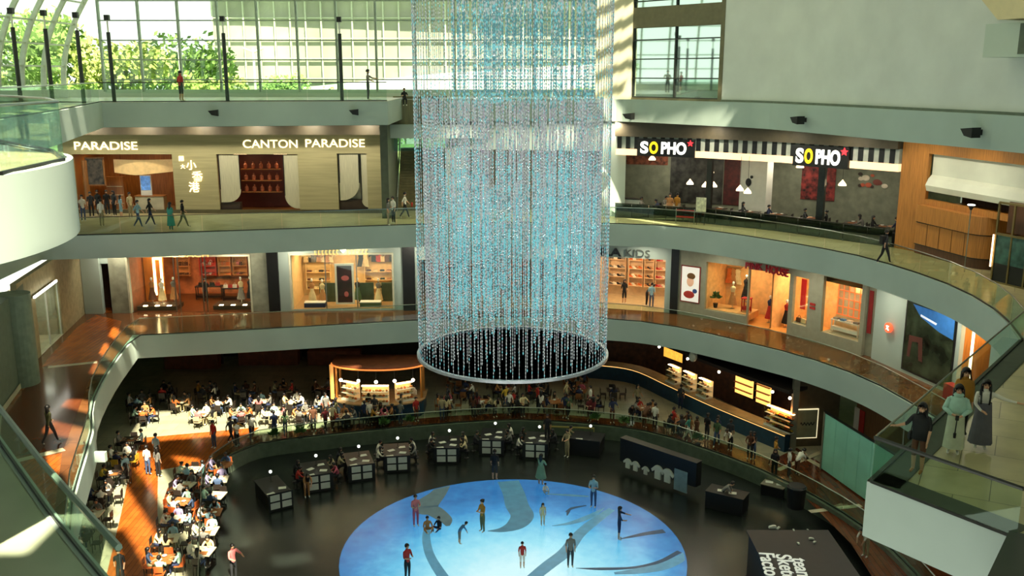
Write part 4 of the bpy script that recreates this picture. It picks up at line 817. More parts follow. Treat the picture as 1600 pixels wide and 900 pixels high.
for j, (a, c, n_, cols) in enumerate(((.08, .33, 4, ['grey', 'white', 'black']), (.37, .58, 4, ['orange', 'white', 'tan']), (.60, .74, 3, ['tan', 'black']), (.76, .97, 4, ['red', 'pink', 'white', 'orange']))):
    zs = [Z1+.8+.62*k for k in range(5)]; display_shelf(G1, q0+W1*a, q0+W1*c, 4.4, zs, f'cream wall shelf, {ORD[j]} from the left in the kids shop', mat('kids_shelf', (222, 190, 150), .5))
    for k, z in enumerate(zs): row(G1, 'shoe' if k < 3 else 'shirt', q0+W1*a+.06, q0+W1*c-.06, 4.15, z, n_, cols, f'the {ORD[k]} board, {ORD[j]} shelf of the kids shop', 1.25 if k < 3 else .8)
S(MB(G1).box(fl2(PA, PB)-.15, fl2(PA, PB)+.35, -.25, 0, Z1, ZT1), 'trim_dark_pier_right', BLACK)
hh = [hole(G2, 1102, 413, 1168, 489), hole(G2, 1166, 422, 1197, 520, Z1)]
L2_ = fl2(PB, PC); hh[1] = (hh[1][0]+.12, L2_+.01, Z1, hh[1][3]); 
S1W = mat('taupe_plaster', (150, 150, 128), .7, noise=.04)
wallh(G2, 0, L2_, Z1, ZT1, hh, 'wall_boutique', S1W)
h3 = [(-.01, hole(G3, 1200, 422, 1232, 520)[1], Z1, hole(G3, 1200, 424, 1232, 520)[3]), hole(G3, 1238, 433, 1262, 508), hole(G3, 1284, 437, 1345, 527)]
wallh(G3, 0, fl2(PC, PD), Z1, ZT1, h3, 'wall_boutique_right', S1W)
HON = mat('honey_wall', (228, 182, 116), .6, noise=.08)
inside(G2, (hh[0][0], L2_, Z1, hh[0][3]), 3.2, 'boutique', HON, mat('honey_floor', (220, 156, 80), .3, noise=.05), WARMH, lab='honey-lit boutique left bay')
inside(G3, (0, fl2(PC, PD)-.1, Z1, hh[0][3]), 3.4, 'boutique_right', HON, MATS['honey_floor'], WARMH, lab='honey-lit boutique right bay')
DRED = em('dark_red_letter', (130, 14, 26), .15)
sign(G2, 1164, 1192, 419, 'PINK', 'sign_lettering', DRED, 'dark red letters PINK, first word above the boutique door', 8, off=-.14, depth=.05, bold=.012)
sign(G3, 1196, 1232, 425, 'HOUSE', 'sign_lettering', DRED, 'dark red letters HOUSE, second word above the boutique door', 8, off=-.3, depth=.05, bold=.012)
def poster(F, x0, x1, y0, y1, fm, pm_, lab, nm='poster', off=-.05, deep=.04, w=.07):
    s0, z0 = pw(F, x0, (y1+y1)/2, off); s1, _ = pw(F, x1, y1, off); z1 = pw(F, (x0+x1)/2, y0, off)[1]; z0 = pw(F, (x0+x1)/2, y1, off)[1]
    t_ = thing(nm, lab, 'poster', F @ T(s0, off, z0)); part(MB().box(-w, s1-s0+w, 0, deep, -w, z1-z0+w).mesh('frame', fm), 'frame', t_); part(MB().box(0, s1-s0, -.015, 0, 0, z1-z0).mesh('print', pm_), 'print', t_); return t_, s1-s0, z1-z0
t_, pw_, ph_ = poster(G2, 1064, 1091, 417, 471, mat('red_frame', (140, 40, 34), .5), em('poster_white', (236, 232, 220), .35), 'lit poster of a fair-haired child in a red frame beside the boutique')
SK = mat('skin_print', (236, 186, 150), .6, em=.2)
for (nm, c, r, sc, m) in (('face', (.50, .58), .32, (.8, .05, 1.05), SK), ('hair', (.54, .74), .33, (.9, .07, .65), mat('hair_print', (120, 84, 44), .7)), ('shoulder', (.45, .2), .36, (1.1, .05, .7), mat('red_print', (196, 60, 50), .6)), ('toy', (.78, .32), .17, (1, .1, .9), mat('blue_print', (60, 90, 150), .6))):
    part(MB().ball((pw_*c[0], -.02, ph_*c[1]), r, sc=sc, n=16, k=10).mesh(nm, m), 'printed_'+nm, t_)
t_, pw_, ph_ = poster(G4, 1408, 1484, 480, 590, BLACK, mat('night_print', (48, 58, 42), .25, noise=.5, scale=.9), 'large landscape poster with blue sky and a red rock arch', w=.1)
sky = mat('print_sky', (52, 108, 170), .3, em=.35, noise=.1)
part(MB().slab([(pw_*.12, ph_*.99), (pw_*.99, ph_*.99), (pw_*.99, ph_*.68), (pw_*.7, ph_*.72), (pw_*.3, ph_*.84)], -.022, -.015).mesh('print_sky', sky), 'printed_sky', t_)
part(MB().slab([(pw_*.1, ph_*.52), (pw_*.38, ph_*.55), (pw_*.42, ph_*.2), (pw_*.34, ph_*.2), (pw_*.30, ph_*.46), (pw_*.17, ph_*.44), (pw_*.14, ph_*.2), (pw_*.08, ph_*.2)], -.024, -.015).mesh('arch', mat('print_arch', (96, 52, 44), .5)), 'printed_arch', t_)
part(MB().slab([(pw_*.3, ph_*.88), (pw_*.65, ph_*.83), (pw_*.63, ph_*.80), (pw_*.3, ph_*.85)], -.026, -.02).mesh('caption', em('print_white', (220, 230, 240), .5)), 'printed_caption', t_)
# red banners and panels, boutique goods
for (x0, x1, y0, y1, F, l) in ((1250, 1261, 437, 482, G3, 'bright red banner in the narrow boutique window'), (1354, 1366, 455, 520, G3, 'dark red upright panel at the right end of the boutique')):
    s0, z0 = pw(F, x0, y1, .1); s1, z1 = pw(F, x1, y0, .1); MB(F).box(s0, s1, .08, .12, z0, z1).build('red_banner', em('banner_red', (200, 30, 26), .3) if x0 < 1300 else mat('banner_dark_red', (130, 22, 18), .6), label=l, cat='banner')
s0, z0 = pw(G3, 1265, 482, -.03); 
S(MB(G3).box(fl2(PC, PD)-.05, fl2(PC, PD)+1.1, .3, .6, Z1, ZT1), 'wall_boutique_end', S1W)
t_ = thing('wall_plaque', 'small red wall plaque between the boutique windows', 'plaque', G3 @ T(*([s0, -.03]), z0)); part(MB().box(0, .4, -.02, .02, .22, .36).mesh('plate', cm('red')), 'plate', t_); part(MB().box(0, .4, -.02, .02, 0, .14).mesh('plate2', cm('red')), 'plate', t_)
s, z = pw(G4, 1388, 512, -.2); t_ = thing('round_sign', 'glowing orange round sign left of the big landscape poster', 'sign', G4 @ T(s, -.2, z)); part(MB().tube((0, -.05, 0), (0, .08, 0), .27, n=24).mesh('disc', em('orange_disc', (235, 84, 50), 1.2)), 'disc', t_)
part(MB().slab([(-.1, .12), (.12, .12), (.03, .0), (.14, -.13), (.05, -.13), (-.02, -.04), (-.12, -.13), (-.03, .03), (-.1, .06)], -.08, -.05).mesh('mark', em('mark_white', (255, 235, 215), 1.5)), 'symbol', t_)
hB_ = hole(G4, 1497, 500, 1546, 625, Z1); wallh(G4, -.3, fl2(PE, PF_)+4, Z1, ZT1, [hB_], 'wall_poster_side', PLF); inside(G4, hB_, 2.4, 'book_nook', WOOD, FW, WARMH, lab='wooden nook at the right')
S(MB(G4).box(hB_[0]+.62, hB_[0]+.70, .1, .2, Z1, hB_[3]), 'trim_light_strip', em('strip_warm', (255, 220, 170), 4))
display_shelf(G4, hB_[0]+.75, hB_[1]-.1, 1.6, [Z1+.7, Z1+1.4, Z1+2.1, Z1+2.8], 'wooden shelf with bottles in the nook right of the poster', LWD)
for k in range(4): row(G4, 'bottle', hB_[0]+.8, hB_[1]-.15, 1.4, Z1+.7+k*.7, 6, ['green', 'black', 'cream', 'brown'], f'the {ORD[k]} board of the nook shelf', 1.6)
s, z = hB_[0]+.3, Z1+.02; MB(G4).box(s-.3, s+1.7, -.7, -.2, Z1, Z1+.75).build('padded_bench', cm('red'), label='red padded bench at the foot of the wooden nook', cat='bench')
# boutique goods
rail(G2, hh[0][0]+.15, hh[0][0]+1.1, 2.9, Z1+3.0, 'clothes rail at the left end of the boutique'); row(G2, 'dress', hh[0][0]+.2, hh[0][0]+1.1, 2.9, Z1+1.9, 3, ['orange', 'tan', 'cream'], 'the boutique left rail')
mannequin(G2, hh[0][0]+1.35, 1.3, Z1+.6, 'cream', 'tan', 'mannequin in cream and tan in the boutique left window')
mannequin(G2, hh[0][0]+2.1, 1.6, Z1+1.1, 'black', 'black', 'mannequin with black top raised in the boutique left window')
S(MB(G2).box(hh[0][0], hh[0][1], .3, 2.0, Z1+.2, hh[0][2]+.02), 'wall_window_plinth', HON)
counter(G2, hh[0][1]-.75, hh[0][1]-.15, .8, 1.3, hh[0][2]+.03, .9, cm('red'), 'small dark red display stand in the boutique window', nm='display_stand', c='stand')
mannequin(G3, .35, 1.2, Z1, 'red', 'black', 'mannequin in red top and black skirt in the boutique doorway')
mannequin(G2, L2_-.55, 1.5, Z1, 'navy', 'red', 'mannequin in navy and red left in the boutique doorway')
row(G3, 'bag', h3[1][0], h3[1][1], .5, h3[1][2]+.02, 3, ['brown', 'cream', 'red'], 'the sill of the narrow boutique window', 1.2)
S(MB(G3).box(h3[1][0]-.2, h3[1][1]+.1, .3, .9, Z1, h3[1][2]), 'wall_window_plinth_right', S1W)
S(MB(G3).box(h3[2][0], h3[2][1], .3, 1.2, Z1, h3[2][2]), 'wall_window_plinth_far', S1W)
OR = em('orange_grid', (226, 120, 60), .5)
t_ = thing('lattice_screen', 'orange and white lattice screen in the right boutique window', 'screen', G3 @ T(h3[2][0], 1.3, h3[2][2])); ww = h3[2][1]-h3[2][0]; hhh = h3[2][3]-h3[2][2]
part(MB().box(0, ww, .05, .1, 0, hhh).mesh('backing', mat('pale_back', (240, 214, 170), .6)), 'backing', t_)
for i in range(7): part(MB().box(ww*i/7+.04, ww*i/7+.10, 0, .05, .9, hhh).mesh('upright', OR), 'upright_bar', t_)
for i in range(5): part(MB().box(0, ww, 0, .05, .9+i*(hhh-.9)/5, .96+i*(hhh-.9)/5).mesh('bar', OR), 'cross_bar', t_)
counter(G3, h3[2][0]+.2, h3[2][1]-.5, .6, 1.0, h3[2][2]+.01, .75, WHITE, 'white display table in the right boutique window'); row(G3, 'folded', h3[2][0]+.25, h3[2][1]-.55, .8, h3[2][2]+.76, 4, ['grey', 'blue', 'white'], 'the white table in the right boutique window')
for nm_, F, h in (('left', G2, hh[0]), ('narrow middle', G3, h3[1]), ('right', G3, h3[2])):
    MB(F).box(h[0], h[1], .04, .06, h[2], h[3])  .build('window_glazing', GLSHOP, label=f'glass pane of the {nm_} boutique window', cat='glass')
# fern in the window
def plant(M, lab, h=.9, pot=None):
    t_ = thing('potted_plant', lab, 'plant', M); part(MB().lathe([(.12, 0), (.17, .3), (.15, .3)], 10).mesh('pot', pot or BLACK), 'pot', t_); b = MB()
    for i in range(60):
        a = random.uniform(0, 2*PI); e = random.uniform(.2, 1.3); r = random.uniform(.2, .45)*h; d = Vector((math.cos(a)*math.cos(e), math.sin(a)*math.cos(e), math.sin(e))); c = Vector((0, 0, .3+.35*h))+d*r; n_ = d.orthogonal().normalized()*.07
        b.add([c-d*.14, c+n_, c+d*.14, c-n_], [(0, 1, 2, 3)])
    part(b.mesh('leaves', mat('leaf_green', (64, 100, 44), .6, noise=.2)), 'leaves', t_)
plant(G2 @ T(hh[0][0]+.4, .8, hh[0][2]+.03), 'leafy green plant low in the boutique left window', .9)
# ================================================================== GROUND FLOOR STALLS
BLUE = mat('blue_counter', (24, 60, 84), .4, noise=.1); STONE = mat('counter_stone', (176, 146, 104), .4, noise=.08)
BRASS = mat('brass', (200, 140, 70), .35, .6); TERR = mat('terracotta_wood', (116, 62, 36), .6, noise=.15, scale=2)
# central kiosk
kc = at(590, 655, 0); KX, KY = kc.x, kc.y+1.2
t_ = thing('food_kiosk', 'blue-based bakery kiosk with warm lights in the middle of the food court', 'kiosk', T(KX, KY, 0))
def ell(rx, ry, a0=PI, a1=2*PI, n=18): return [(math.cos(a0+(a1-a0)*i/n)*rx, math.sin(a0+(a1-a0)*i/n)*ry) for i in range(n+1)]
part(MB().prism(ell(2.9, 1.5)+[(2.9, 1.5), (-2.9, 1.5)], 0, 1.0).mesh('base', BLUE), 'counter_base', t_)
part(MB().prism(ell(3.0, 1.6)+[(3.0, 1.6), (-3.0, 1.6)], 1.0, 1.08).mesh('top', STONE), 'countertop', t_)
cn_ = part(MB().prism(ell(3.0, 1.5)+[(3.0, 1.5), (-3.0, 1.5)], 3.35, 3.5).mesh('canopy', TERR), 'canopy', t_)
part(MB().path([(x, y-.02, 3.38) for x, y in ell(3.02, 1.52)], .06).mesh('copper_strip', em('copper', (220, 130, 60), .8)), 'copper_strip', cn_)
for x, y in ((-2.75, -.1), (2.75, -.1), (-2.75, 1.3), (2.75, 1.3)): part(MB().tube((x, y, 1.08), (x, y, 3.35), .09).mesh('post', BRASS), 'post', t_)
part(MB().tube((-3.0, -.3, 1.08), (-3.0, -.3, 3.36), .13).mesh('gold_horn', em('gold_horn', (226, 160, 84), .5)), 'gold_fin', t_)
PASTRY = MB().lathe([(.03, 0), (.11, .02), (.12, .07), (.06, .12)], 8, sy=.7).mesh('pastry', [WHITE])
def pastry_case2(M, wd, lab, short, n=7, cols=('tan', 'orange', 'cream')):
    t_ = thing('display_case', lab, 'display case', M)
    part(MB().box(-wd/2, wd/2, -.3, .3, 0, .1).mesh('case_base', WHITE), 'case_base', t_); part(MB().box(-wd/2, wd/2, .27, .3, .1, 1.15).mesh('case_back', mat('cream_lit', (240, 196, 130), .5, em=.3)), 'case_back', t_)
    for z in (.45, .8): part(MB().box(-wd/2, wd/2, -.26, .26, z, z+.02).mesh('shelf', WHITE), 'shelf', t_)
    part(MB().box(-wd/2, wd/2, -.3, -.285, .1, 1.15).mesh('case_front', GLSHOP), 'glass_front', t_); part(MB().box(-wd/2, wd/2, -.1, .1, 1.15, 1.19).mesh('lamp', WARM), 'lamp_strip', t_)
    for k, z in enumerate((.1, .47, .82)):
        for i in range(n):
            c = cols[(i+k) % len(cols)]; inst(PASTRY, 'pastry', M @ T(-wd/2+wd*(i+.5)/n, -.05, z, i*.7), f'{c} pastry, {ORD[i]} on {["bottom", "middle", "top"][k]} shelf, {short}', 'pastry', 'pastries in the '+short, [cm(c)])
pastry_case2(T(KX-.1, KY-1.2, 1.08), 1.7, 'bright glass pastry case on the front of the central kiosk', 'central kiosk case', 8)
pastry_case2(T(KX-1.8, KY-.5, 1.08, -.5), 1.1, 'smaller glass case at the left side of the central kiosk', 'left kiosk case', 5)
pastry_case2(T(KX+1.7, KY-.6, 1.08, .5), 1.1, 'smaller glass case at the right side of the central kiosk', 'right kiosk case', 5)
for i in range(5):
    x = KX-2.3+i*1.15; p_ = thing('pendant_lamp', f'round pendant bulb, {ORD[i]} from the left over the central kiosk', 'lamp', T(x, KY-1.35+abs(i-2)*.2, 2.55), 'pendant bulbs over the central kiosk')
    part(MB().ball((0, 0, 0), .11).mesh('bulb', em('bulb', (255, 240, 210), 9)), 'bulb', p_); part(MB().tube((0, 0, .1), (0, 0, .8), .012, n=5).mesh('cord', BLACK), 'cord', p_)
# back area of the court: dark stalls with dim signs
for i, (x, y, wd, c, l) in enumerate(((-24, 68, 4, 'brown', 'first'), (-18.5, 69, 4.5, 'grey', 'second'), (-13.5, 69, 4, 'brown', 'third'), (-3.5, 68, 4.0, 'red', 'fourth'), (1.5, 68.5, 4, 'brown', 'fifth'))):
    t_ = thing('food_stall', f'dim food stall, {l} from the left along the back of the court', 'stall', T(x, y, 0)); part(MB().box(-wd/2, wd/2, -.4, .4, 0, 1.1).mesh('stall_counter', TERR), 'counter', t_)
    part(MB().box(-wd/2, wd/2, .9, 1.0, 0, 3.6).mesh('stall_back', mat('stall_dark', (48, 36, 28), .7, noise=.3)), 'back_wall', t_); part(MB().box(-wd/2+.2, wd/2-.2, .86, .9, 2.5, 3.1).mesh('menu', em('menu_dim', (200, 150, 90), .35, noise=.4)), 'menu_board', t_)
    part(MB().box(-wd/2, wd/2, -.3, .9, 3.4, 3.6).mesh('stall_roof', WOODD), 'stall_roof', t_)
MB(T(-20.3, 66, 3.0)).box(-.35, .35, -.04, .04, 0, .42).tube((0, 0, .42), (0, 0, 1.6), .02).build('lit_sign_plate', em('plate_white', (210, 220, 225), .5), label='small pale rectangular sign hanging in the dark food court', cat='sign')
# long curved counter on the right
CP = cat_rom([(3.0, 65.8, 0), (6.0, 65.4, 0), (8.6, 64.2, 0), (10.5, 60.9, 0), (12.4, 57.3, 0), (14.1, 54.5, 0), (15.9, 51.7, 0)], 5)
def band(P, d0, d1, z0, z1, b=None):
    b = b or MB(); A, B = ofs(P, d0), ofs(P, d1)
    b.strip(up(A, z0), up(A, z1)); b.strip(up(B, z0), up(B, z1)); b.strip(up(A, z1), up(B, z1)); b.strip(up(A, z0), up(B, z0))
    for e in (0, -1): b.add([up(A, z0)[e], up(B, z0)[e], up(B, z1)[e], up(A, z1)[e]], [(0, 1, 2, 3)])
    return b
t_ = thing('curved_counter', 'long blue curved food counter with stone top at the right', 'counter', T(0, 0, 0))
part(band(CP, 0, .8, 0, 1.05).mesh('front', BLUE), 'counter_base', t_); part(band(CP, -.08, .9, 1.05, 1.12).mesh('top', STONE), 'countertop', t_); part(band(CP, -.06, -.02, 1.0, 1.05).mesh('edge_light', em('edge_glow', (255, 190, 110), 1.2)), 'edge_light', t_)
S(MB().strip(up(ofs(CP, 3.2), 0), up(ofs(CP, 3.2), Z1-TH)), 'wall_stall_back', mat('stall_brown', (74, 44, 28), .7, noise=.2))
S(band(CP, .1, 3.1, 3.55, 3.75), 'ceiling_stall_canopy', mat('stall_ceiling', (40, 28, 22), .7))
def on_curve(P, x_px):   # nearest vertex of the curve to a column of the photograph
    best = min(range(len(P)-1), key=lambda i: abs(800+F_PX*P[i].x/(P[i].y*math.cos(PITCH)+21*math.sin(PITCH))-x_px)); a, c = P[best], P[best+1]; return a, math.atan2(c.y-a.y, c.x-a.x)
for x, wd, m, l, z0, z1, d in ((1000, 2.0, em('yellow_menu', (235, 165, 60), 1.1, noise=.35), 'glowing yellow menu board behind the curved counter', 1.5, 3.1, 3.0),
                            (1118, 1.6, em('lit_shelves', (255, 180, 90), 1.6, noise=.3), 'warm lit bread shelves behind the counter, left one', 1.3, 3.1, 2.6),
                            (1153, 1.2, em('lit_shelves', (255, 180, 90), 1.6, noise=.3), 'warm lit bread shelves behind the counter, right one', 1.3, 3.0, 2.4)):
    a, r = on_curve(CP, x); F = T(a.x, a.y, 0, r)
    t_ = thing('lit_menu_board', l, 'menu board', F @ T(0, d, 0)); part(MB().box(-wd/2-.06, wd/2+.06, .02, .1, z0-.06, z1+.06).mesh('board_frame', BLACK), 'frame', t_); part(MB().box(-wd/2, wd/2, 0, .02, z0, z1).mesh('board_face', m), 'face', t_)
    if x > 1100:
        for k in range(3): part(MB().box(-wd/2, wd/2, -.2, 0, z0+.3+k*.45, z0+.33+k*.45).mesh('rack', TERR), 'rack', t_)
for i, x in enumerate((1196, 1214, 1229)):
    a, r = on_curve(CP, x); pastry_case2(T(a.x, a.y, 0, r) @ T(.2, .45, 1.12), 1.35, f'orange-lit pastry case, {ORD[i]} from the left on the curved counter', f'{ORD[i]} counter case', 6, ('orange', 'tan', 'yellow'))
for i, x in enumerate((1040, 1064, 1090)):
    a, r = on_curve(CP, x); pastry_case2(T(a.x, a.y, 0, r) @ T(0, .5, 1.12), 1.0, f'dim glass case, {ORD[i]} from the left on the upper bend of the counter', f'{ORD[i]} bend case', 4, ('brown', 'tan', 'cream'))
for i, x in enumerate((957, 985, 1013, 1056, 1107, 1180, 1206, 1228)):
    a, r = on_curve(CP, x); p = T(a.x, a.y, 0, r) @ Vector((0, 1.0, 2.95)); p_ = thing('pendant_lamp', f'small lit pendant, {ORD[i]} from the left above the curved counter', 'lamp', T(p.x, p.y, p.z), 'pendants above the curved counter')
    part(MB().ball((0, 0, 0), .09).mesh('bulb', MATS['bulb']), 'bulb', p_); part(MB().tube((0, 0, .09), (0, 0, .6), .012, n=5).mesh('cord', BLACK), 'cord', p_)
p = at(1051, 560, 2.9); p = Vector((9.6, 60.6, 3.6)); t_ = thing('globe_lantern', 'white globe lantern hanging over the curved counter', 'lantern', T(*at(1083, 557, 4.1))); part(MB().ball((0, 0, 0), .28, sc=(1, 1, 1.25)).mesh('globe', mat('globe', (190, 196, 180), .4)), 'globe', t_); part(MB().tube((0, 0, .3), (0, 0, .5), .015).mesh('cord', BLACK), 'cord', t_)
t_ = thing('crescent_sign', 'white crescent-shaped lit sign over the dark stalls', 'sign', T(9.0, 65.2, 3.3)); part(MB().slab([(math.cos(a)*.42, math.sin(a)*.42) for a in [PI*1.0+PI*.95*i/12 for i in range(13)]]+[(math.cos(a)*.28+.0, math.sin(a)*.24+.05) for a in [PI*1.95-PI*.95*i/12 for i in range(13)]], -.05, .05).mesh('crescent', COOL), 'crescent', t_); part(MB().box(-.5, .5, .06, .1, -.5, .3).mesh('plate', BLACK), 'plate', t_)
# pale banner boards standing at the curved counter
p = at(1083, 640, 0)
# right end: post, framed board, teal hoarding, red and white strip
p = at(1237, 704, 0); MB(T(p.x, p.y, 0)).box(-.17, .17, -.17, .17, 0, Z1-TH).build('grey_post', mat('post_grey', (112, 108, 90), .5), label='square grey post at the right end of the food counter', cat='post')
HA, HB = at(1283, 734, 0), at(1375, 800, 0); FH = frame(HA, HB)
HC = at(1243, 700, 0); FB_ = frame(HC, at(1284, 698, 0)+Vector((.4, 0, 0)))
S(MB(FB_).box(.1, 2.6, .2, .3, 0, Z1-TH), 'wall_brown_panel', mat('olive_brown', (84, 72, 48), .6, noise=.08))
s0, z0 = pw(FB_, 1244, 684, .12); s1, z1 = pw(FB_, 1278, 640, .12)
t_ = thing('framed_board', 'pale framed board with dark script beside the teal hoarding', 'board', FB_ @ T(s0, .12, z0)); part(MB().box(-.06, s1-s0+.06, 0, .06, -.06, z1-z0+.06).mesh('lit_frame', em('frame_glow', (240, 226, 180), .8)), 'frame', t_); part(MB().box(0, s1-s0, -.02, 0, 0, z1-z0).mesh('face', mat('board_sage', (150, 150, 120), .6)), 'face', t_)
part(MB().path([((s1-s0)*(.15+.7*i/14), -.03, (z1-z0)*(.5+.06*math.sin(i*1.9))) for i in range(15)], .03, 5).mesh('script', BLACK), 'script', t_)
TEAL = mat('teal_board', (140, 206, 184), .35, noise=.05, scale=.8)
t_ = thing('teal_hoarding', 'tall teal panelled hoarding standing on the ground floor at the right', 'hoarding', FH)
Lh = flen(HA, HB); hz_ = 3.35
for i in range(6): part(MB().box(Lh*i/5, Lh*(i+1)/5-.02, 0, .06, .1, hz_).mesh('panel', TEAL), 'panel', t_)
part(MB().box(-.12, 0, -.04, .1, 0, hz_+.05).mesh('end_post', MATS['post_grey']), 'end_post', t_); part(MB().box(-.12, Lh*1.2, -.03, .09, hz_, hz_+.07).mesh('top_rail', DSTEEL), 'top_rail', t_)
S(MB(frame(at(1262, 690, 0), at(1420, 800, 0))).box(.8, 12, 2.6, 2.8, 0, Z1-TH), 'wall_timber_ground', mat('timber_ground', (118, 84, 50), .6, noise=.1, scale=2, stretch=(8, 8, .5)))
FTG = frame(at(1262, 690, 0), at(1420, 800, 0)); s0, z0 = pw(FTG, 1333, 672, 2.55); 
t_ = thing('banner_pair', 'white and red hanging strips on the timber wall above the hoarding', 'banner', FTG @ T(s0, 2.55, z0)); part(MB().box(0, .5, -.02, .02, -.4, 1.5).mesh('white_strip', WHITE), 'white_strip', t_, label='white strip'); part(MB().box(.52, 1.0, -.02, .02, -.4, 1.5).mesh('red_strip', cm('red')), 'red_strip', t_, label='dark red strip')
# ================================================================== LED DISPLAY FLOOR
LX, LY, LR = 0.05, 41.0, 8.15
lm = bpy.data.materials.new('led_blue'); lm.use_nodes = True; n = lm.node_tree; bs = n.nodes['Principled BSDF']; bs.inputs['Base Color'].default_value = (.01, .02, .03, 1); bs.inputs['Roughness'].default_value = .25
tcn = n.nodes.new('ShaderNodeTexCoord'); mp = n.nodes.new('ShaderNodeMapping'); mp.inputs['Location'].default_value = (-.02, .33, 0); mp.inputs['Scale'].default_value = (1/8.6, 1/8.8, 0)
gr = n.nodes.new('ShaderNodeTexGradient'); gr.gradient_type = 'SPHERICAL'; crr = n.nodes.new('ShaderNodeValToRGB')
no = n.nodes.new('ShaderNodeTexNoise'); no.inputs['Scale'].default_value = 1.4; no.inputs['Detail'].default_value = 6; no.inputs['Roughness'].default_value = .65
ad = n.nodes.new('ShaderNodeMath'); ad.operation = 'MULTIPLY_ADD'; ad.inputs[1].default_value = .28; 
su = n.nodes.new('ShaderNodeMath'); su.operation = 'ADD'; su.inputs[1].default_value = -.11
n.links.new(tcn.outputs['Object'], mp.inputs[0]); n.links.new(mp.outputs[0], gr.inputs[0]); n.links.new(tcn.outputs['Object'], no.inputs['Vector'])
n.links.new(no.outputs[0], ad.inputs[0]); n.links.new(gr.outputs['Fac'], ad.inputs[2]); n.links.new(ad.outputs[0], su.inputs[0]); n.links.new(su.outputs[0], crr.inputs[0])
e = crr.color_ramp.elements; e[0].position = 0; e[0].color = tuple(lin(v) for v in (34, 92, 146))+(1,); e[1].position = .85; e[1].color = tuple(lin(v) for v in (186, 222, 226))+(1,)
for p_, c_ in ((.18, (48, 124, 178)), (.36, (84, 168, 204)), (.58, (136, 202, 218))): q = e.new(p_); q.color = tuple(lin(v) for v in c_)+(1,)
n.links.new(crr.outputs[0], bs.inputs['Emission Color']); bs.inputs['Emission Strength'].default_value = .92
led = thing('led_floor', 'round glowing blue display floor with dark brush strokes in the rink', 'display', T(LX, LY, ZR))
def arcp(P, z): return P
part(MB().lathe([(LR, 0), (LR, .05), (LR-.05, .06)], 72).mesh('screen', lm), 'screen', led)
def stroke_mat(nm, rgb): return mat(nm, rgb, .3, em=.5, noise=.12, scale=2)
SM1 = stroke_mat('stroke_slate', (62, 112, 136)); SM2 = stroke_mat('stroke_mid', (76, 134, 164)); SM3 = stroke_mat('stroke_deep', (26, 58, 84)); SM4 = stroke_mat('stroke_brown', (70, 92, 96))
def stroke(pts, m, z=.066):
    P = cat_rom([(at(x, y, ZR+.06).x-LX, at(x, y, ZR+.06).y-LY, w_) for x, y, w_ in pts], 6); A = []; B = []
    for i, p in enumerate(P):
        t = Vector(((P[min(i+1, len(P)-1)]-P[max(0, i-1)]).x, (P[min(i+1, len(P)-1)]-P[max(0, i-1)]).y, 0)).normalized(); nn = Vector((-t.y, t.x, 0)); c = Vector((p.x, p.y, z))
        def cl(v):
            r = math.hypot(v.x, v.y); return Vector((v.x*min(1, (LR-.08)/r), v.y*min(1, (LR-.08)/r), z))
        A.append(cl(c+nn*p.z)); B.append(cl(c-nn*p.z))
    part(MB().strip(A, B).mesh('stroke', m), 'brush_stroke', led)
stroke([(794, 752, .6), (803, 772, .6), (808, 790, .62), (816, 806, .6), (806, 820, .5), (785, 828, .25), (762, 830, .03)], SM1)
stroke([(694, 758, .35), (684, 772, .45), (664, 792, .7), (680, 800, .5), (696, 812, .35), (700, 822, .1)], SM4)
stroke([(668, 822, .16), (666, 842, .2), (672, 868, .22), (690, 898, .25), (712, 925, .25)], SM2, .07)
stroke([(956, 796, .2), (930, 814, .28), (904, 836, .3), (884, 862, .34), (856, 884, .34), (830, 905, .3)], SM2)
stroke([(944, 794, .03), (920, 808, .2), (890, 818, .14), (862, 822, .02)], SM2, .07)
stroke([(1038, 830, .2), (1010, 834, .16), (985, 839, .1), (966, 843, .02)], SM3)
stroke([(1062, 862, .14), (1030, 878, .12), (990, 887, .1), (940, 889, .12), (900, 888, .02)], SM3)
stroke([(1076, 866, .25), (1040, 884, .3), (1000, 892, .25), (960, 896, .1)], SM2, .068)
stroke([(920, 776, .08), (890, 774, .12), (855, 772, .05)], SM1); stroke([(916, 790, .05), (895, 794, .1), (884, 800, .04)], SM3); stroke([(892, 793, .03), (888, 800, .08), (886, 806, .02)], SM3, .07)
# ================================================================== CRYSTAL RAIN
RX, RY, RR, RZ = .03, 41.0, 4.25, 9.35
ch = thing('crystal_chandelier', 'tall cylinder of hanging blue and silver crystal strands above the rink', 'chandelier', T(RX, RY, 0))
part(MB().lathe([(RR-.09, RZ-.1), (RR+.06, RZ-.1), (RR+.06, RZ+.02), (RR-.09, RZ+.02), (RR-.09, RZ-.1)], 96).mesh('ring', mat('ring_silver', (190, 196, 205), .3, .4)), 'support_ring', ch)
part(MB().lathe([(RR, 36.5), (RR, 36.7), (.1, 36.7)], 48).mesh('top_plate', STEEL), 'top_plate', ch)
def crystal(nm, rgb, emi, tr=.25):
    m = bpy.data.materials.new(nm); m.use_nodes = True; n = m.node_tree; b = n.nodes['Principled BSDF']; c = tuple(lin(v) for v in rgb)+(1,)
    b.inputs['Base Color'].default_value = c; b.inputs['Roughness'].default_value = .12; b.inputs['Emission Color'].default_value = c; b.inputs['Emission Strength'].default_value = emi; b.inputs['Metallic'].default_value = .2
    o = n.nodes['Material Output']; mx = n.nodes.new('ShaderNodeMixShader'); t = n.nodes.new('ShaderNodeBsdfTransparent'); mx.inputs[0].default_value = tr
    n.links.new(b.outputs[0], mx.inputs[1]); n.links.new(t.outputs[0], mx.inputs[2]); n.links.new(mx.outputs[0], o.inputs[0]); return m
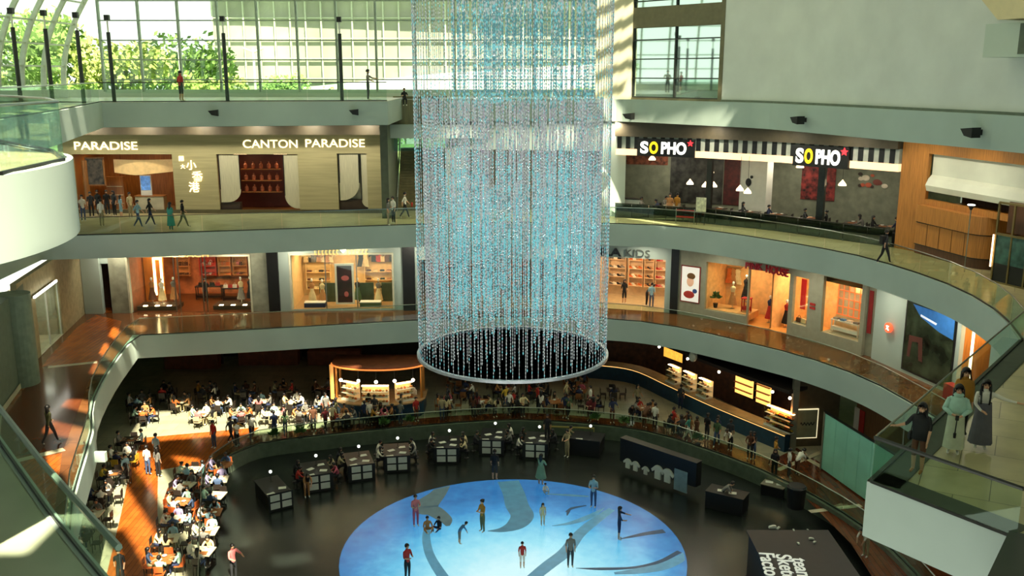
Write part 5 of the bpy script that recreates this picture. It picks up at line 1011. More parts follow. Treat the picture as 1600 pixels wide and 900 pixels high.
CY = crystal('crystal_cyan', (132, 206, 214), .42); CY2 = crystal('crystal_teal', (112, 168, 176), .24); SI = crystal('crystal_silver', (208, 214, 216), .24); SP = crystal('crystal_spark', (235, 245, 245), .8, 0); WI = mat('strand_wire', (150, 158, 160), .4, .4, noise=0)  # glow put into the bead colours to brighten them; spark beads imitate glints
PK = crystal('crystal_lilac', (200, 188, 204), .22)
def strand(z0, z1, step, r, mats_, wts, seed, wire=.008, hl=None):
    rd = random.Random(seed); b = MB(); z = z0
    if wire: b.cur = len(mats_); b.tube((0, 0, z0), (0, 0, z1), wire, n=3, caps=False)
    while z < z1:
        b.cur = rd.choices(range(len(mats_)), wts)[0]; rr = r*rd.uniform(.8, 1.2)*(.7 if mats_[b.cur] is SP else 1); h = (hl or step*.6); a = rd.uniform(0, 1.5)
        if mats_[b.cur] is SP: h *= .45
        b.add([(rr*math.cos(a), rr*math.sin(a), z), (rr*math.cos(a+PI/2), rr*math.sin(a+PI/2), z), (-rr*math.cos(a), -rr*math.sin(a), z), (-rr*math.cos(a+PI/2), -rr*math.sin(a+PI/2), z), (0, 0, z+h), (0, 0, z-h)],
              [(0, 1, 4), (1, 2, 4), (2, 3, 4), (3, 0, 4), (1, 0, 5), (2, 1, 5), (3, 2, 5), (0, 3, 5)])
        z += step*rd.uniform(.85, 1.15)
    return b.mesh('strand', list(mats_)+[WI])
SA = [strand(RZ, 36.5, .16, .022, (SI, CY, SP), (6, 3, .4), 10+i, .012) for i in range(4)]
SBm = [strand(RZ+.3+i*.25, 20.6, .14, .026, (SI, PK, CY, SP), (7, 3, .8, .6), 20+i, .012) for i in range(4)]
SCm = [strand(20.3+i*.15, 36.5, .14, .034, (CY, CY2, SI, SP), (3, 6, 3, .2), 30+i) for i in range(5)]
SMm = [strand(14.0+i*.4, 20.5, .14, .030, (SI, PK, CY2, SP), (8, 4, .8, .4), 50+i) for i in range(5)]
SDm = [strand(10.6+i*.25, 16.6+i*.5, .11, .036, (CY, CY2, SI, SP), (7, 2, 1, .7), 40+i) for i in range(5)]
rd = random.Random(3)
NA = 100
for i in range(NA):
    a = 2*PI*i/NA; part(SA[i % 4], 'crystal_strand', ch, T(RR*.99*math.cos(a), RR*.99*math.sin(a), 0, a))
bulk = []
for i in range(140): a = 2*PI*(i+.5)/140; bulk.append((SBm[i % 4], RR*.9*math.cos(a), RR*.9*math.sin(a)))
for i in range(190): r = 3.1*math.sqrt(rd.uniform(.05, 1)); a = rd.uniform(0, 2*PI); bulk.append((SCm[i % 5], .5+r*math.cos(a), r*math.sin(a)))
for i in range(130): r = 3.4*math.sqrt(rd.uniform(.05, 1)); a = rd.uniform(0, 2*PI); bulk.append((SMm[i % 5], .3+r*math.cos(a), r*math.sin(a)))
for i in range(220): r = 3.65*math.sqrt(rd.uniform(.1, 1)); a = rd.uniform(0, 2*PI); bulk.append((SDm[i % 5], .2+r*math.cos(a), r*math.sin(a)))
vs = []; fs = []; mi = []; allm = [SI, CY, CY2, SP, WI, PK]
for me, x, y in bulk:
    o = len(vs); vs += [(v.co.x+x, v.co.y+y, v.co.z) for v in me.vertices]; ms = [allm.index(m) for m in me.materials]
    for p_ in me.polygons: fs.append(tuple(i+o for i in p_.vertices)); mi.append(ms[p_.material_index])
me = bpy.data.meshes.new('inner_strands'); me.from_pydata(vs, [], fs)
for m in allm: me.materials.append(m)
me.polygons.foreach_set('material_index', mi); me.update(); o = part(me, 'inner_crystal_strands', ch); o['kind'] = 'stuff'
# ================================================================== PEOPLE
REG = ['skin', 'top', 'bottom', 'hair', 'shoes', 'forearm', 'shin']
def segd(c, s_):
    a, d = s_[0], s_[1]-s_[0]; t = max(0, min(1, (c-a).dot(d)/max(1e-9, d.length_squared))); return (c-a-d*t).length-s_[3]
def body(pose, hero=False):
    J = {'pelvis': (0, 0, .95), 'waist': (0, 0, 1.10), 'chest': (0, 0, 1.31), 'neckb': (0, 0, 1.45), 'neck': (0, -.01, 1.51), 'h1': (0, -.025, 1.58), 'h2': (0, -.03, 1.66)}
    for s, n in ((-1, 'L'), (1, 'R')):
        J['sh'+n] = (s*.17, 0, 1.40); J['el'+n] = (s*.21, .02, 1.13); J['wr'+n] = (s*.20, -.05, .89); J['ha'+n] = (s*.20, -.08, .79)
        J['hip'+n] = (s*.09, 0, .90); J['kn'+n] = (s*.10, -.01, .49); J['an'+n] = (s*.10, .02, .08); J['to'+n] = (s*.11, -.14, .035)
    def up_(d): J.update(d)
    if pose == 'walk':
        up_({'knL': (-.09, -.16, .50), 'anL': (-.09, -.26, .12), 'toL': (-.09, -.42, .08), 'knR': (.09, .10, .49), 'anR': (.09, .34, .13), 'toR': (.09, .24, .03),
             'elL': (-.22, .14, 1.16), 'wrL': (-.22, .16, .93), 'haL': (-.21, .14, .84), 'elR': (.22, -.10, 1.15), 'wrR': (.2, -.26, .98), 'haR': (.19, -.33, .91)})
    if pose in ('sit', 'sitlean'):
        for k in ('pelvis', 'waist', 'chest', 'neckb', 'neck', 'h1', 'h2', 'shL', 'shR', 'hipL', 'hipR'): x, y, z = J[k]; J[k] = (x, y, z-.41)
        for s, n in ((-1, 'L'), (1, 'R')):
            up_({'kn'+n: (s*.12, -.42, .52), 'an'+n: (s*.11, -.40, .09), 'to'+n: (s*.12, -.56, .035), 'hip'+n: (s*.1, -.03, .52),
                 'el'+n: (s*.24, -.14, .76), 'wr'+n: (s*.14, -.36, .79), 'ha'+n: (s*.10, -.46, .79)})
        if pose == 'sitlean':
            for k, d in (('chest', .07), ('neckb', .13), ('neck', .17), ('h1', .21), ('h2', .23), ('shL', .1), ('shR', .1)): x, y, z = J[k]; J[k] = (x, y-d, z-.02)
            up_({'elL': (-.27, -.30, .76), 'elR': (.27, -.28, .78), 'wrL': (-.14, -.46, .79), 'wrR': (.06, -.42, .84), 'haL': (-.05, -.5, .79), 'haR': (.03, -.36, .93)})
    if pose == 'reach':
        up_({'elR': (.30, -.22, 1.25), 'wrR': (.26, -.46, 1.22), 'haR': (.25, -.57, 1.22), 'elL': (-.24, -.12, 1.14), 'wrL': (-.12, -.30, 1.08), 'haL': (-.07, -.38, 1.08)})
    if pose == 'phone':
        up_({'elR': (.22, -.06, 1.12), 'wrR': (.10, -.28, 1.18), 'haR': (.05, -.35, 1.22), 'elL': (-.22, -.06, 1.12), 'wrL': (-.10, -.28, 1.14), 'haL': (-.03, -.34, 1.18)})
    if pose == 'bend':
        for k, dy, dz in (('waist', .05, -.02), ('chest', .22, -.10), ('neckb', .33, -.16), ('neck', .38, -.18), ('h1', .45, -.20), ('h2', .50, -.18), ('shL', .28, -.12), ('shR', .28, -.12)): x, y, z = J[k]; J[k] = (x, y-dy, z+dz)
        up_({'elL': (-.2, -.42, 1.05), 'elR': (.2, -.42, 1.05), 'wrL': (-.15, -.5, .86), 'wrR': (.15, -.5, .86), 'haL': (-.13, -.52, .76), 'haR': (.13, -.52, .76)})
    if pose == 'floor':
        for k in list(J): x, y, z = J[k]; J[k] = (x, y, z-.82)
        for s, n in ((-1, 'L'), (1, 'R')):
            up_({'kn'+n: (s*.26, -.30, .28), 'an'+n: (s*.12, -.42, .07), 'to'+n: (s*.05, -.52, .05), 'el'+n: (s*.26, -.12, .34), 'wr'+n: (s*.18, -.34, .24), 'ha'+n: (s*.14, -.42, .2), 'hip'+n: (s*.1, 0, .11)})
    if pose == 'armout':
        up_({'elL': (-.42, -.02, 1.30), 'wrL': (-.66, -.04, 1.26), 'haL': (-.78, -.05, 1.25), 'elR': (.2, -.05, 1.13), 'wrR': (.08, -.2, 1.02), 'haR': (.02, -.25, 1.0)})
    if pose == 'rail':
        up_({'elR': (.31, -.08, 1.17), 'wrR': (.47, -.22, 1.12), 'haR': (.55, -.28, 1.12)})
    if pose == 'clasp':
        up_({'elL': (-.27, -.04, 1.14), 'wrL': (-.12, -.22, 1.06), 'haL': (-.03, -.27, 1.04), 'elR': (.27, -.04, 1.14), 'wrR': (.12, -.22, 1.04), 'haR': (.03, -.28, 1.02)})
    R = {'pelvis': (.15, .11), 'waist': (.125, .09), 'chest': (.16, .11), 'neckb': (.08, .07), 'neck': (.055, .055), 'h1': (.075, .09), 'h2': (.082, .10),
         'sh': (.065, .065), 'el': (.045, .045), 'wr': (.03, .03), 'ha': (.036, .024), 'hip': (.10, .10), 'kn': (.065, .065), 'an': (.042, .042), 'to': (.036, .03)}
    E_ = [('pelvis', 'waist', 1), ('waist', 'chest', 1), ('chest', 'neckb', 1), ('neckb', 'neck', 0), ('neck', 'h1', 0), ('h1', 'h2', 0)]
    for n in 'LR': E_ += [('chest', 'sh'+n, 1), ('sh'+n, 'el'+n, 1), ('el'+n, 'wr'+n, 5), ('wr'+n, 'ha'+n, 0), ('pelvis', 'hip'+n, 2), ('hip'+n, 'kn'+n, 2), ('kn'+n, 'an'+n, 6), ('an'+n, 'to'+n, 4)]
    if hero:
        for n, s in (('L', -1), ('R', 1)):
            w_, h_ = Vector(J['wr'+n]), Vector(J['ha'+n]); d = (h_-w_).normalized(); side = d.cross(Vector((0, 0, 1))).normalized() if abs(d.z) < .9 else Vector((0, 1, 0))
            for k, (o_, ln) in enumerate(((-.030, .060), (-.010, .072), (.010, .068), (.030, .052))):
                a = h_+side*o_+d*.01; c = a+d*ln*.6+Vector((0, 0, -.004)); e_ = c+d*ln*.5+Vector((0, 0, -.016))
                J[f'f{n}{k}a'] = tuple(a+d*.02); J[f'f{n}{k}b'] = tuple(c); J[f'f{n}{k}c'] = tuple(e_)
                E_ += [('ha'+n, f'f{n}{k}a', 0), (f'f{n}{k}a', f'f{n}{k}b', 0), (f'f{n}{k}b', f'f{n}{k}c', 0)]
                for q in 'abc': R[f'f{n}{k}{q}'] = (.0095, .0095)
            th = h_-d*.03+side*.04*s; th2 = th+d*.045+side*.02*s; J[f't{n}a'] = tuple(th); J[f't{n}b'] = tuple(th2); R[f't{n}a'] = (.012, .012); R[f't{n}b'] = (.010, .010); E_ += [('ha'+n, f't{n}a', 0), (f't{n}a', f't{n}b', 0)]
        J['nose'] = (0, -.125, 1.60+J['h1'][2]-1.58); R['nose'] = (.012, .014); E_.append(('h1', 'nose', 0))
    names = list(J); ix = {n: i for i, n in enumerate(names)}
    me = bpy.data.meshes.new('tmp'); me.from_pydata([J[n] for n in names], [(ix[a], ix[c]) for a, c, _ in E_], []); o = bpy.data.objects.new('tmp', me); COL.objects.link(o)
    md = o.modifiers.new('s', 'SKIN'); md.use_smooth_shade = True; md.branch_smoothing = .4
    if not me.skin_vertices: raise RuntimeError('skin layer')
    for n, sv in zip(names, me.skin_vertices[0].data):
        k = n if n in R else n[:-1]; sv.radius = R[k]; sv.use_root = (n == 'pelvis')
    sb = o.modifiers.new('u', 'SUBSURF'); sb.levels = 1 if not hero else 2; sb.render_levels = sb.levels
    bpy.context.view_layer.update(); dg = bpy.context.evaluated_depsgraph_get(); m2 = bpy.data.meshes.new_from_object(o.evaluated_get(dg)); bpy.data.objects.remove(o)
    m2.materials.clear(); 
    for r_ in REG: m2.materials.append(WHITE)
    segs = [(Vector(J[a]), Vector(J[c]), reg, (R[a if a in R else a[:-1]][0]+R[c if c in R else c[:-1]][0])/2) for a, c, reg in E_]
    hc = (Vector(J['h1'])+Vector(J['h2']))/2
    for p in m2.polygons:
        c = p.center; best = min(segs, key=lambda s_: segd(c, s_))
        p.material_index = best[2]; p.use_smooth = True
    m2.name = 'body_'+pose; m2.update(); return m2, J
POSES = {p: body(p) for p in ('stand', 'walk', 'sit', 'sitlean', 'reach', 'phone', 'bend', 'floor')}
def hair_mesh(J, kind, n=12):
    c = (Vector(J['h1'])+Vector(J['h2']))/2; b = MB()
    b.ball((c.x, c.y+.022, c.z+.030), .125, n=n, k=8, sc=(.86, .98, 1.02))
    if kind == 'long': b.lathe([(.10, -.30), (.125, -.12), (.115, .04), (.06, .1)], n, M=T(c.x, c.y+.05, c.z), sy=.62)
    if kind == 'bun': b.ball((c.x, c.y+.10, c.z+.10), .055, n=8, k=5)
    o = b.mesh('hair', [BLACK], smooth=True); return o
# hair must leave the face free: shift the cap back
def hair_cap(J, kind):
    c = (Vector(J['h1'])+Vector(J['h2']))/2; b = MB(); n, k = 12, 8; R_ = .118; vs = []; fs = []
    for j in range(k+1):
        a = PI*.62*j/k
        for i in range(n):
            t = 2*PI*i/n; front = max(0, -math.sin(t)); lim = 1-.42*front*(j/k); aa = a*lim
            vs.append((c.x+R_*.88*math.sin(aa)*math.cos(t), c.y+.012+R_*1.05*math.sin(aa)*math.sin(t), c.z+.02+R_*1.05*math.cos(aa)))
    fs = [(j*n+i, j*n+(i+1) % n, (j+1)*n+(i+1) % n, (j+1)*n+i) for j in range(k) for i in range(n)]
    b.add(vs, fs)
    if kind == 'long': b.lathe([(.085, -.34), (.115, -.14), (.108, .02), (.05, .08)], n, M=T(c.x, c.y+.055, c.z), sy=.55)
    if kind == 'bun': b.ball((c.x, c.y+.11, c.z+.07), .05, n=8, k=5)
    return b.mesh('hair', [BLACK], smooth=True)
HAIR = {(p, k): hair_cap(POSES[p][1], k) for p in POSES for k in ('short', 'long', 'bun')}
SKIN = [mat('skin_fair', (206, 158, 124), .6), mat('skin_tan', (176, 124, 90), .6), mat('skin_deep', (122, 82, 58), .6)]
HB = mat('hair_black', (18, 15, 14), .45); HBR = mat('hair_brown', (52, 34, 24), .5)
CC = dict(CN); CN.update({'mint': (176, 214, 196), 'mustard': (178, 126, 38), 'teal': (60, 140, 128), 'lilac': (150, 140, 180), 'olive': (98, 98, 62), 'khaki': (160, 148, 112), 'maroon': (104, 28, 34), 'light blue': (150, 190, 204), 'pale green': (132, 170, 140), 'denim': (66, 86, 120), 'charcoal': (48, 50, 54), 'rose': (196, 90, 110)})
def person(x, y, z, rz, pose, top, bot, label, hair='short', sc=1.0, group=None, skin=0, sleeves=False, shorts=False, hm=None, shoe='white'):
    me, J = POSES[pose]; sk = SKIN[skin]; t_, b_ = cm(top), cm(bot)
    o = inst(me, 'person', T(x, y, z, rz, sc), label, 'person', group, [sk, t_, b_, HB, cm(shoe), t_ if sleeves else sk, sk if shorts else b_])
    h = inst(HAIR[(pose, hair)], 'hair', Matrix(), None, None, None, [hm or HB], parent=o); return o
def child_mesh(o, b, name, m, M=None): return part(b.mesh(name, m, smooth=True), name, o, M)
def dress(o, top, hem, r0, r1, m, sy=.75, name='skirt', folds=7, n=28):
    b = MB(); vs = []; k = 6
    for j in range(k+1):
        f = j/k; z = top+(hem-top)*f; r = r0+(r1-r0)*f
        for i in range(n): t = 2*PI*i/n; q = r*(1+.06*f*math.sin(folds*t)); vs.append((q*math.cos(t), q*math.sin(t)*sy, z))
    b.add(vs, [(j*n+i, j*n+(i+1) % n, (j+1)*n+(i+1) % n, (j+1)*n+i) for j in range(k) for i in range(n)])
    return part(b.mesh(name, m, smooth=True), name, o)
# ---- four women on the near right balcony
def hero(pose, M, label, top, bot, skin, forearm, shin, hairkind='long', hcol=HB, shoes='white', tail=.5):
    me, J = body(pose, True); o = inst(me, 'person', M, label, 'person', None, [skin, cm(top), cm(bot), hcol, cm(shoes), cm(top) if forearm else skin, cm(bot) if shin else skin])
    c = (Vector(J['h1'])+Vector(J['h2']))/2; b = MB(); n, k = 20, 12; R_ = .122; vs = []
    for j in range(k+1):
        a = PI*.64*j/k
        for i in range(n):
            t = 2*PI*i/n; front = max(0, -math.sin(t)); aa = a*(1-.58*front*(j/k)); vs.append((c.x+R_*.9*math.sin(aa)*math.cos(t), c.y+.012+R_*1.05*math.sin(aa)*math.sin(t), c.z+.02+R_*1.08*math.cos(aa)))
    b.add(vs, [(j*n+i, j*n+(i+1) % n, (j+1)*n+(i+1) % n, (j+1)*n+i) for j in range(k) for i in range(n)])
    b.lathe([(.06, -tail), (.085, -tail*.7), (.105, -.16), (.10, .02), (.05, .09)], n, M=T(c.x, c.y+.085, c.z), sy=.5)
    for s_ in (-1, 1): b.tube((c.x+s_*.098, c.y+.03, c.z+.03), (c.x+s_*.13, c.y-.02, c.z-tail*.75), .026, .018)
    part(b.mesh('hair', hcol, smooth=True), 'hair', o)
    e = MB(); 
    for s_ in (-1, 1): e.ball((c.x+s_*.032, c.y-.093, c.z+.005), .012, 8, 5, (1.4, .6, .7)).box(c.x+s_*.032-.02, c.x+s_*.032+.02, c.y-.102, c.y-.09, c.z+.026, c.z+.032)
    part(e.mesh('eyes', BLACK), 'eyes', o); part(MB().ball((c.x, c.y-.094, c.z-.055), .016, 8, 5, (1.5, .5, .45)).mesh('mouth', mat('lip', (150, 70, 66), .5)), 'mouth', o)
    er = MB()
    for s_ in (-1, 1): er.ball((c.x+s_*.082, c.y+.005, c.z-.01), .024, 8, 5, (.4, .7, 1.2))
    part(er.mesh('ears', skin), 'ears', o); return o, J, c
wz = Z2+.02
def onbal(x, y): p = at(x, y, wz); return p
p = onbal(1488, 708); o, J, c = hero('clasp', T(p.x, p.y, wz, -.40, 1.05), 'woman in mint jacket and long cream skirt holding a phone by the balcony rail', 'mint', 'cream', SKIN[0], True, True, tail=.42)
CRM = mat('cream_cloth', (198, 204, 176), .8, noise=.05, scale=5); MNT = mat('mint_cloth', (170, 206, 188), .8, noise=.06, scale=5)
dress(o, 1.12, .16, .175, .24, CRM, .8, 'long_skirt', 6); b = MB().lathe([(.20, .98), (.225, 1.10), (.215, 1.30), (.18, 1.42), (.09, 1.48)], 24, sy=.66); child_mesh(o, b, 'jacket', MNT)
b = MB(); 
for s_ in (-1, 1): b.tube((s_*.17, 0, 1.38), (s_*.265, -.04, 1.14), .07, .065, 12).tube((s_*.265, -.04, 1.14), (s_*.12, -.21, 1.05), .065, .045, 12).ball((s_*.265, -.04, 1.14), .067)
child_mesh(o, b, 'sleeves', MNT); child_mesh(o, MB().lathe([(.10, 1.44), (.13, 1.50), (.10, 1.54)], 16, sy=.9), 'collar', MNT)
ph = part(MB().box(-.04, .04, -.36, -.345, .96, 1.08).mesh('phone', BLACK), 'phone', o); part(MB().tube((0, -.34, .96), (-.01, -.30, .62), .014).lathe([(.03, .50), (.035, .62)], 8, M=T(-.01, -.3, 0)).mesh('strap', BLACK), 'phone_strap', ph)
p = onbal(1512, 700); p = p+Vector((.25, 1.0, 0)); o, J, c = hero('stand', T(p.x, p.y, wz, -.2, 1.06), 'woman in mustard jacket standing half hidden behind the woman in mint', 'mustard', 'black', SKIN[0], True, True, shoes='black', tail=.3)
child_mesh(o, MB().lathe([(.22, .86), (.235, 1.1), (.235, 1.3), (.19, 1.42), (.09, 1.47)], 24, sy=.64), 'jacket', mat('mustard_cloth', (170, 118, 34), .8, noise=.06))
p = onbal(1530, 700); o, J, c = hero('armout', T(p.x, p.y, wz, -.35, 1.06) @ Matrix.Scale(-1, 4, (1, 0, 0)), 'woman in white shirt and long grey pinafore with one arm along the rail', 'white', 'charcoal', SKIN[0], True, True, tail=.42)
GRY = mat('grey_pinafore', (92, 90, 98), .8, noise=.06, scale=5); dress(o, 1.18, .14, .165, .27, GRY, .72, 'pinafore', 7)
b = MB(); 
for s_ in (-1, 1): b.path([(s_*.09, -.13, 1.16), (s_*.10, -.13, 1.36), (s_*.11, -.02, 1.46), (s_*.10, .12, 1.36), (s_*.09, .13, 1.16)], .022)
child_mesh(o, b, 'straps', BLACK)
p = onbal(1432, 738); o, J, c = hero('rail', T(p.x, p.y, wz, -.75, 1.02) @ Matrix.Scale(-1, 4, (1, 0, 0)), 'woman in black top and brown shorts leaning on the handrail, leftmost on the balcony', 'black', 'brown', SKIN[0], False, False, shoes='tan', tail=.38)
child_mesh(o, MB().lathe([(.20, .84), (.19, 1.08), (.215, 1.3), (.18, 1.41), (.08, 1.46)], 24, sy=.62), 'top', mat('black_cloth', (18, 18, 20), .8)); child_mesh(o, MB().ball((.24, .06, .86), .11, 12, 8, (.6, 1, 1.1)).tube((.24, .05, .96), (.16, 0, 1.42), .012), 'shoulder_bag', BLACK)
# ---- individually placed people  (px, py of the feet)
def pp(x, y, z, pose, top, bot, label, face=0.0, sc=1.0, **k):
    p = at(x, y, z); return person(p.x, p.y, z, face, pose, top, bot, label, sc=sc, **k)
ZL = ZR+.065
pp(650, 822, ZL, 'phone', 'pink', 'rose', 'girl in pale top and bright pink trousers on the blue floor', .4, .98, hair='bun', skin=0)
pp(668, 829, ZL, 'floor', 'tan', 'tan', 'child in tan top crouching on the blue floor next to a darker child', .3, .85, hair='short')
pp(686, 828, ZL, 'floor', 'black', 'navy', 'child in black crouching on the blue floor', -.6, .8)
pp(718, 850, ZL, 'bend', 'blue', 'grey', 'child in blue top bending forward on the blue floor', 1.9, .72, shorts=True)
pp(754, 831, ZL, 'phone', 'mustard', 'olive', 'woman in orange top and olive trousers on the blue floor', -.9, 1.0, hair='bun')
pp(637, 905, ZL, 'phone', 'red', 'black', 'adult in red shirt and black trousers at the left side of the blue floor', .8, 1.0)
pp(816, 887, ZL, 'stand', 'red', 'white', 'small child in red top and white shorts in the middle of the blue floor', .1, .75, shorts=True)
pp(848, 821, ZL, 'stand', 'cream', 'cream', 'little girl in a cream dress on the blue floor', .2, .70, hair='long', shorts=True)
pp(891, 886, ZL, 'stand', 'grey', 'charcoal', 'person in grey standing on the right half of the blue floor', .1, .98)
pp(967, 843, ZL, 'reach', 'navy', 'navy', 'woman in a dark blue dress holding a stroller on the blue floor', 1.4, 1.0, hair='long', shorts=True)
pp(927, 793, ZR, 'phone', 'light blue', 'denim', 'person in light blue holding something white at the edge of the blue floor', -.4, 1.05)
o = pp(845, 758, ZR, 'reach', 'pale green', 'pale green', 'woman in a pale green dress leaning to a white drawing table', 2.6, 1.06, hair='long', shorts=True); dress(o, 1.12, .42, .16, .30, mat('green_cloth', (120, 156, 126), .8), .8, 'dress')
pp(852, 770, ZL, 'floor', 'white', 'light blue', 'toddler in white sitting on the edge of the blue floor', .3, .62)
pp(773, 750, ZR, 'stand', 'black', 'charcoal', 'man in black standing in front of a drawing table', 2.9, 1.05, shorts=True)
pp(1128, 793, ZR, 'bend', 'grey', 'black', 'man in grey shirt bending over the right black counter', 1.2, 1.0)
pp(886, 714, ZR, 'reach', 'khaki', 'khaki', 'person in khaki beside the black table near the yellow bar', -.8, 1.0)
pp(1209, 748, 0, 'stand', 'black', 'black', 'person all in black by the end of the curved counter', -.4, 1.0, hair='long')
pp(1352, 870, 0, 'bend', 'white', 'khaki', 'person in white shirt leaning over beside the black booth', -1.0, 1.0)
pp(190, 915, 0.02, 'walk', 'black', 'black', 'person in black walking on the orange wood floor at the bottom left', .3, 1.0)
pp(366, 905, ZR, 'reach', 'pink', 'charcoal', 'person in pink at the bottom left corner of the dark rink', .8, 1.0)
pp(80, 693, Z1+.02, 'walk', 'olive', 'charcoal', 'woman in grey-green walking on the first gallery at the left', 2.6, 1.0, hair='long', sleeves=True)
# top gallery
pp(284, 158, Z3+.02, 'stand', 'red', 'charcoal', 'man in red shirt on the top gallery in front of the big window', 2.6, 1.0, shorts=True)
p = Vector((-8.7, 58.3, 0)); person(p.x, p.y, Z3+.02, 1.6, 'reach', 'grey', 'charcoal', 'man in grey leaning on the rail of the top gallery', sc=1.05)
person(-7.0, 62.6, Z3-.45, .2, 'sit', 'black', 'black', 'person in black sitting above the stair parapet', sc=.85)
person(-12.1, 22.0, Z3+.02, 1.9, 'stand', 'maroon', 'black', 'person in dark red with black hair at the far left on the top gallery', sc=.92)
# second gallery
for (x, y, ps, tp, bt, f, hr, lab, kw) in (
    (122, 352, 'stand', 'brown', 'brown', 1.2, 'long', 'woman in brown at the left end by the restaurant', {}), (131, 346, 'stand', 'white', 'denim', .8, 'short', 'person in white cap and denim by the restaurant', {}),
    (160, 354, 'stand', 'white', 'khaki', 2.9, 'short', 'person in white seen from behind near the rail outside the restaurant', {}), (144, 340, 'stand', 'charcoal', 'black', .4, 'short', 'person in charcoal waiting at the left of the restaurant entrance', {}),
    (155, 337, 'stand', 'black', 'black', -.3, 'short', 'waiter in black, first in the dark group at the entrance', {}), (169, 337, 'stand', 'black', 'charcoal', .5, 'short', 'waiter in black, second in the dark group at the entrance', {}),
    (180, 338, 'stand', 'charcoal', 'black', -.5, 'long', 'waitress in charcoal, third in the dark group at the entrance', {}), (190, 339, 'stand', 'light blue', 'light blue', 2.5, 'long', 'child in light blue dress at the restaurant entrance', {'sc': .85, 'shorts': True}),
    (205, 341, 'stand', 'cream', 'khaki', 1.1, 'short', 'person in cream in front of the reception counter', {}), (217, 356, 'walk', 'light blue', 'denim', 1.5, 'short', 'person in light blue walking past the restaurant counter', {}),
    (236, 353, 'walk', 'black', 'navy', 1.7, 'long', 'woman in black striding past the restaurant counter', {'sleeves': False}), (268, 360, 'stand', 'teal', 'teal', 2.7, 'long', 'woman in a long teal dress outside the restaurant', {}),
    (287, 356, 'walk', 'black', 'olive', 2.2, 'short', 'person in black and white walking right of the teal dress', {}), (607, 352, 'stand', 'grey', 'khaki', 1.5, 'long', 'woman in grey by the stairs, leftmost of three', {}),
    (615, 349, 'stand', 'white', 'charcoal', -.8, 'short', 'person in white in the middle of three by the stairs', {}), (633, 341, 'walk', 'white', 'black', 1.6, 'short', 'person in white with a red bag walking by the stairs', {}),
    (1046, 343, 'stand', 'tan', 'tan', -.6, 'long', 'woman in a tan dress at the noodle restaurant entrance', {}), (1057, 342, 'stand', 'mustard', 'khaki', 2.4, 'short', 'person in mustard behind the red rail of the noodle restaurant', {}),
    (1381, 412, 'walk', 'charcoal', 'black', 1.7, 'short', 'man in charcoal with a backpack walking past the timber kiosk', {})):
    o = pp(x, y, Z2+.02, ps, tp, bt, lab, f, hair=hr, **kw)
    if 'teal dress' in lab and tp == 'teal': dress(o, 1.3, .3, .17, .27, mat('teal_cloth', (62, 150, 138), .8), .75, 'dress')
    if 'backpack' in lab: part(MB().box(-.15, .15, .1, .27, 1.02, 1.45).mesh('backpack', cm('black')), 'backpack', o)
    if 'red bag' in lab: part(MB().box(.18, .46, -.5, -.4, .75, 1.0).mesh('bag', cm('red')), 'red_bag', o)
    if 'tan dress' in lab: dress(o, 1.1, .45, .16, .26, mat('tan_cloth', (190, 140, 92), .8), .75, 'dress')
# first gallery shoppers
for (F, s_, y_, z_, tp, bt, f, lab, kw) in ((G1, hK[0]+(hK[1]-hK[0])*.40, 1.6, Z1+.02, 'black', 'black', .3, 'woman in a short black dress in the kids shop', {'shorts': True, 'hair': 'long'}), (G1, hK[0]+(hK[1]-hK[0])*.80, 1.0, Z1+.02, 'light blue', 'denim', 2.8, 'person in light blue and denim at the right of the kids shop', {}),
        (G1, hK[0]+(hK[1]-hK[0])*.72, 1.5, Z1+.02, 'charcoal', 'black', 1.2, 'person in charcoal bending in the kids shop', {'pose': 'bend'}), (F1L, hS1[0]+(hS1[1]-hS1[0])*.53, 2.6, Z1+.02, 'black', 'black', .1, 'shop assistant in black in the leather goods shop', {})):
    q_ = F @ Vector((s_, y_, z_)); ps = kw.pop('pose', 'stand'); person(q_.x, q_.y, z_, f, ps, tp, bt, lab, **kw)
# ================================================================== FOOD COURT SEATING
def chair_parts():
    s = MB().box(-.2, .2, -.2, .2, .42, .46).mesh('seat', [WOODD]); bk = MB().slab([(-.2, .56), (.2, .56), (.19, .84), (-.19, .84)], .185, .22).box(-.18, -.15, .19, .215, .46, .57).box(.15, .18, .19, .215, .46, .57).mesh('backrest', [WOODD]); lg = MB().tube((0, 0, 0), (0, 0, .42), .018, .022, 6).mesh('leg', [DSTEEL]); return s, bk, lg
CH = chair_parts()
one = MB().box(-.2, .2, -.2, .2, .42, .46).slab([(-.2, .5), (.2, .5), (.19, .84), (-.19, .84)], .185, .22)
for sx in (-.17, .17):
    for sy in (-.17, .17): one.tube((sx, sy, 0), (sx, sy, .42), .02, n=5)
CH1 = one.mesh('chair', [WOODD])
CHM = {'dark': (mat('chair_dark', (44, 36, 30), .5), 'dark'), 'pale': (mat('chair_pale', (190, 176, 140), .5), 'pale'), 'wood': (mat('chair_wood', (134, 84, 44), .5), 'timber'), 'yellow': (mat('chair_yellow', (206, 168, 50), .5), 'yellow'), 'orange': (mat('chair_orange', (198, 96, 42), .5), 'orange')}
def chair(M, kind, label, full, group):
    m, cn = CHM[kind]
    if not full: return inst(CH1, 'chair', M, label, 'chair', group, [m])
    t_ = thing('chair', label, 'chair', M, group); inst(CH[0], 'seat', Matrix(), parent=t_, mats=[m]); inst(CH[1], 'backrest', Matrix(), parent=t_, mats=[m])
    for sx in (-.17, .17):
        for sy in (-.17, .17): inst(CH[2], 'leg', T(sx, sy, 0), parent=t_)
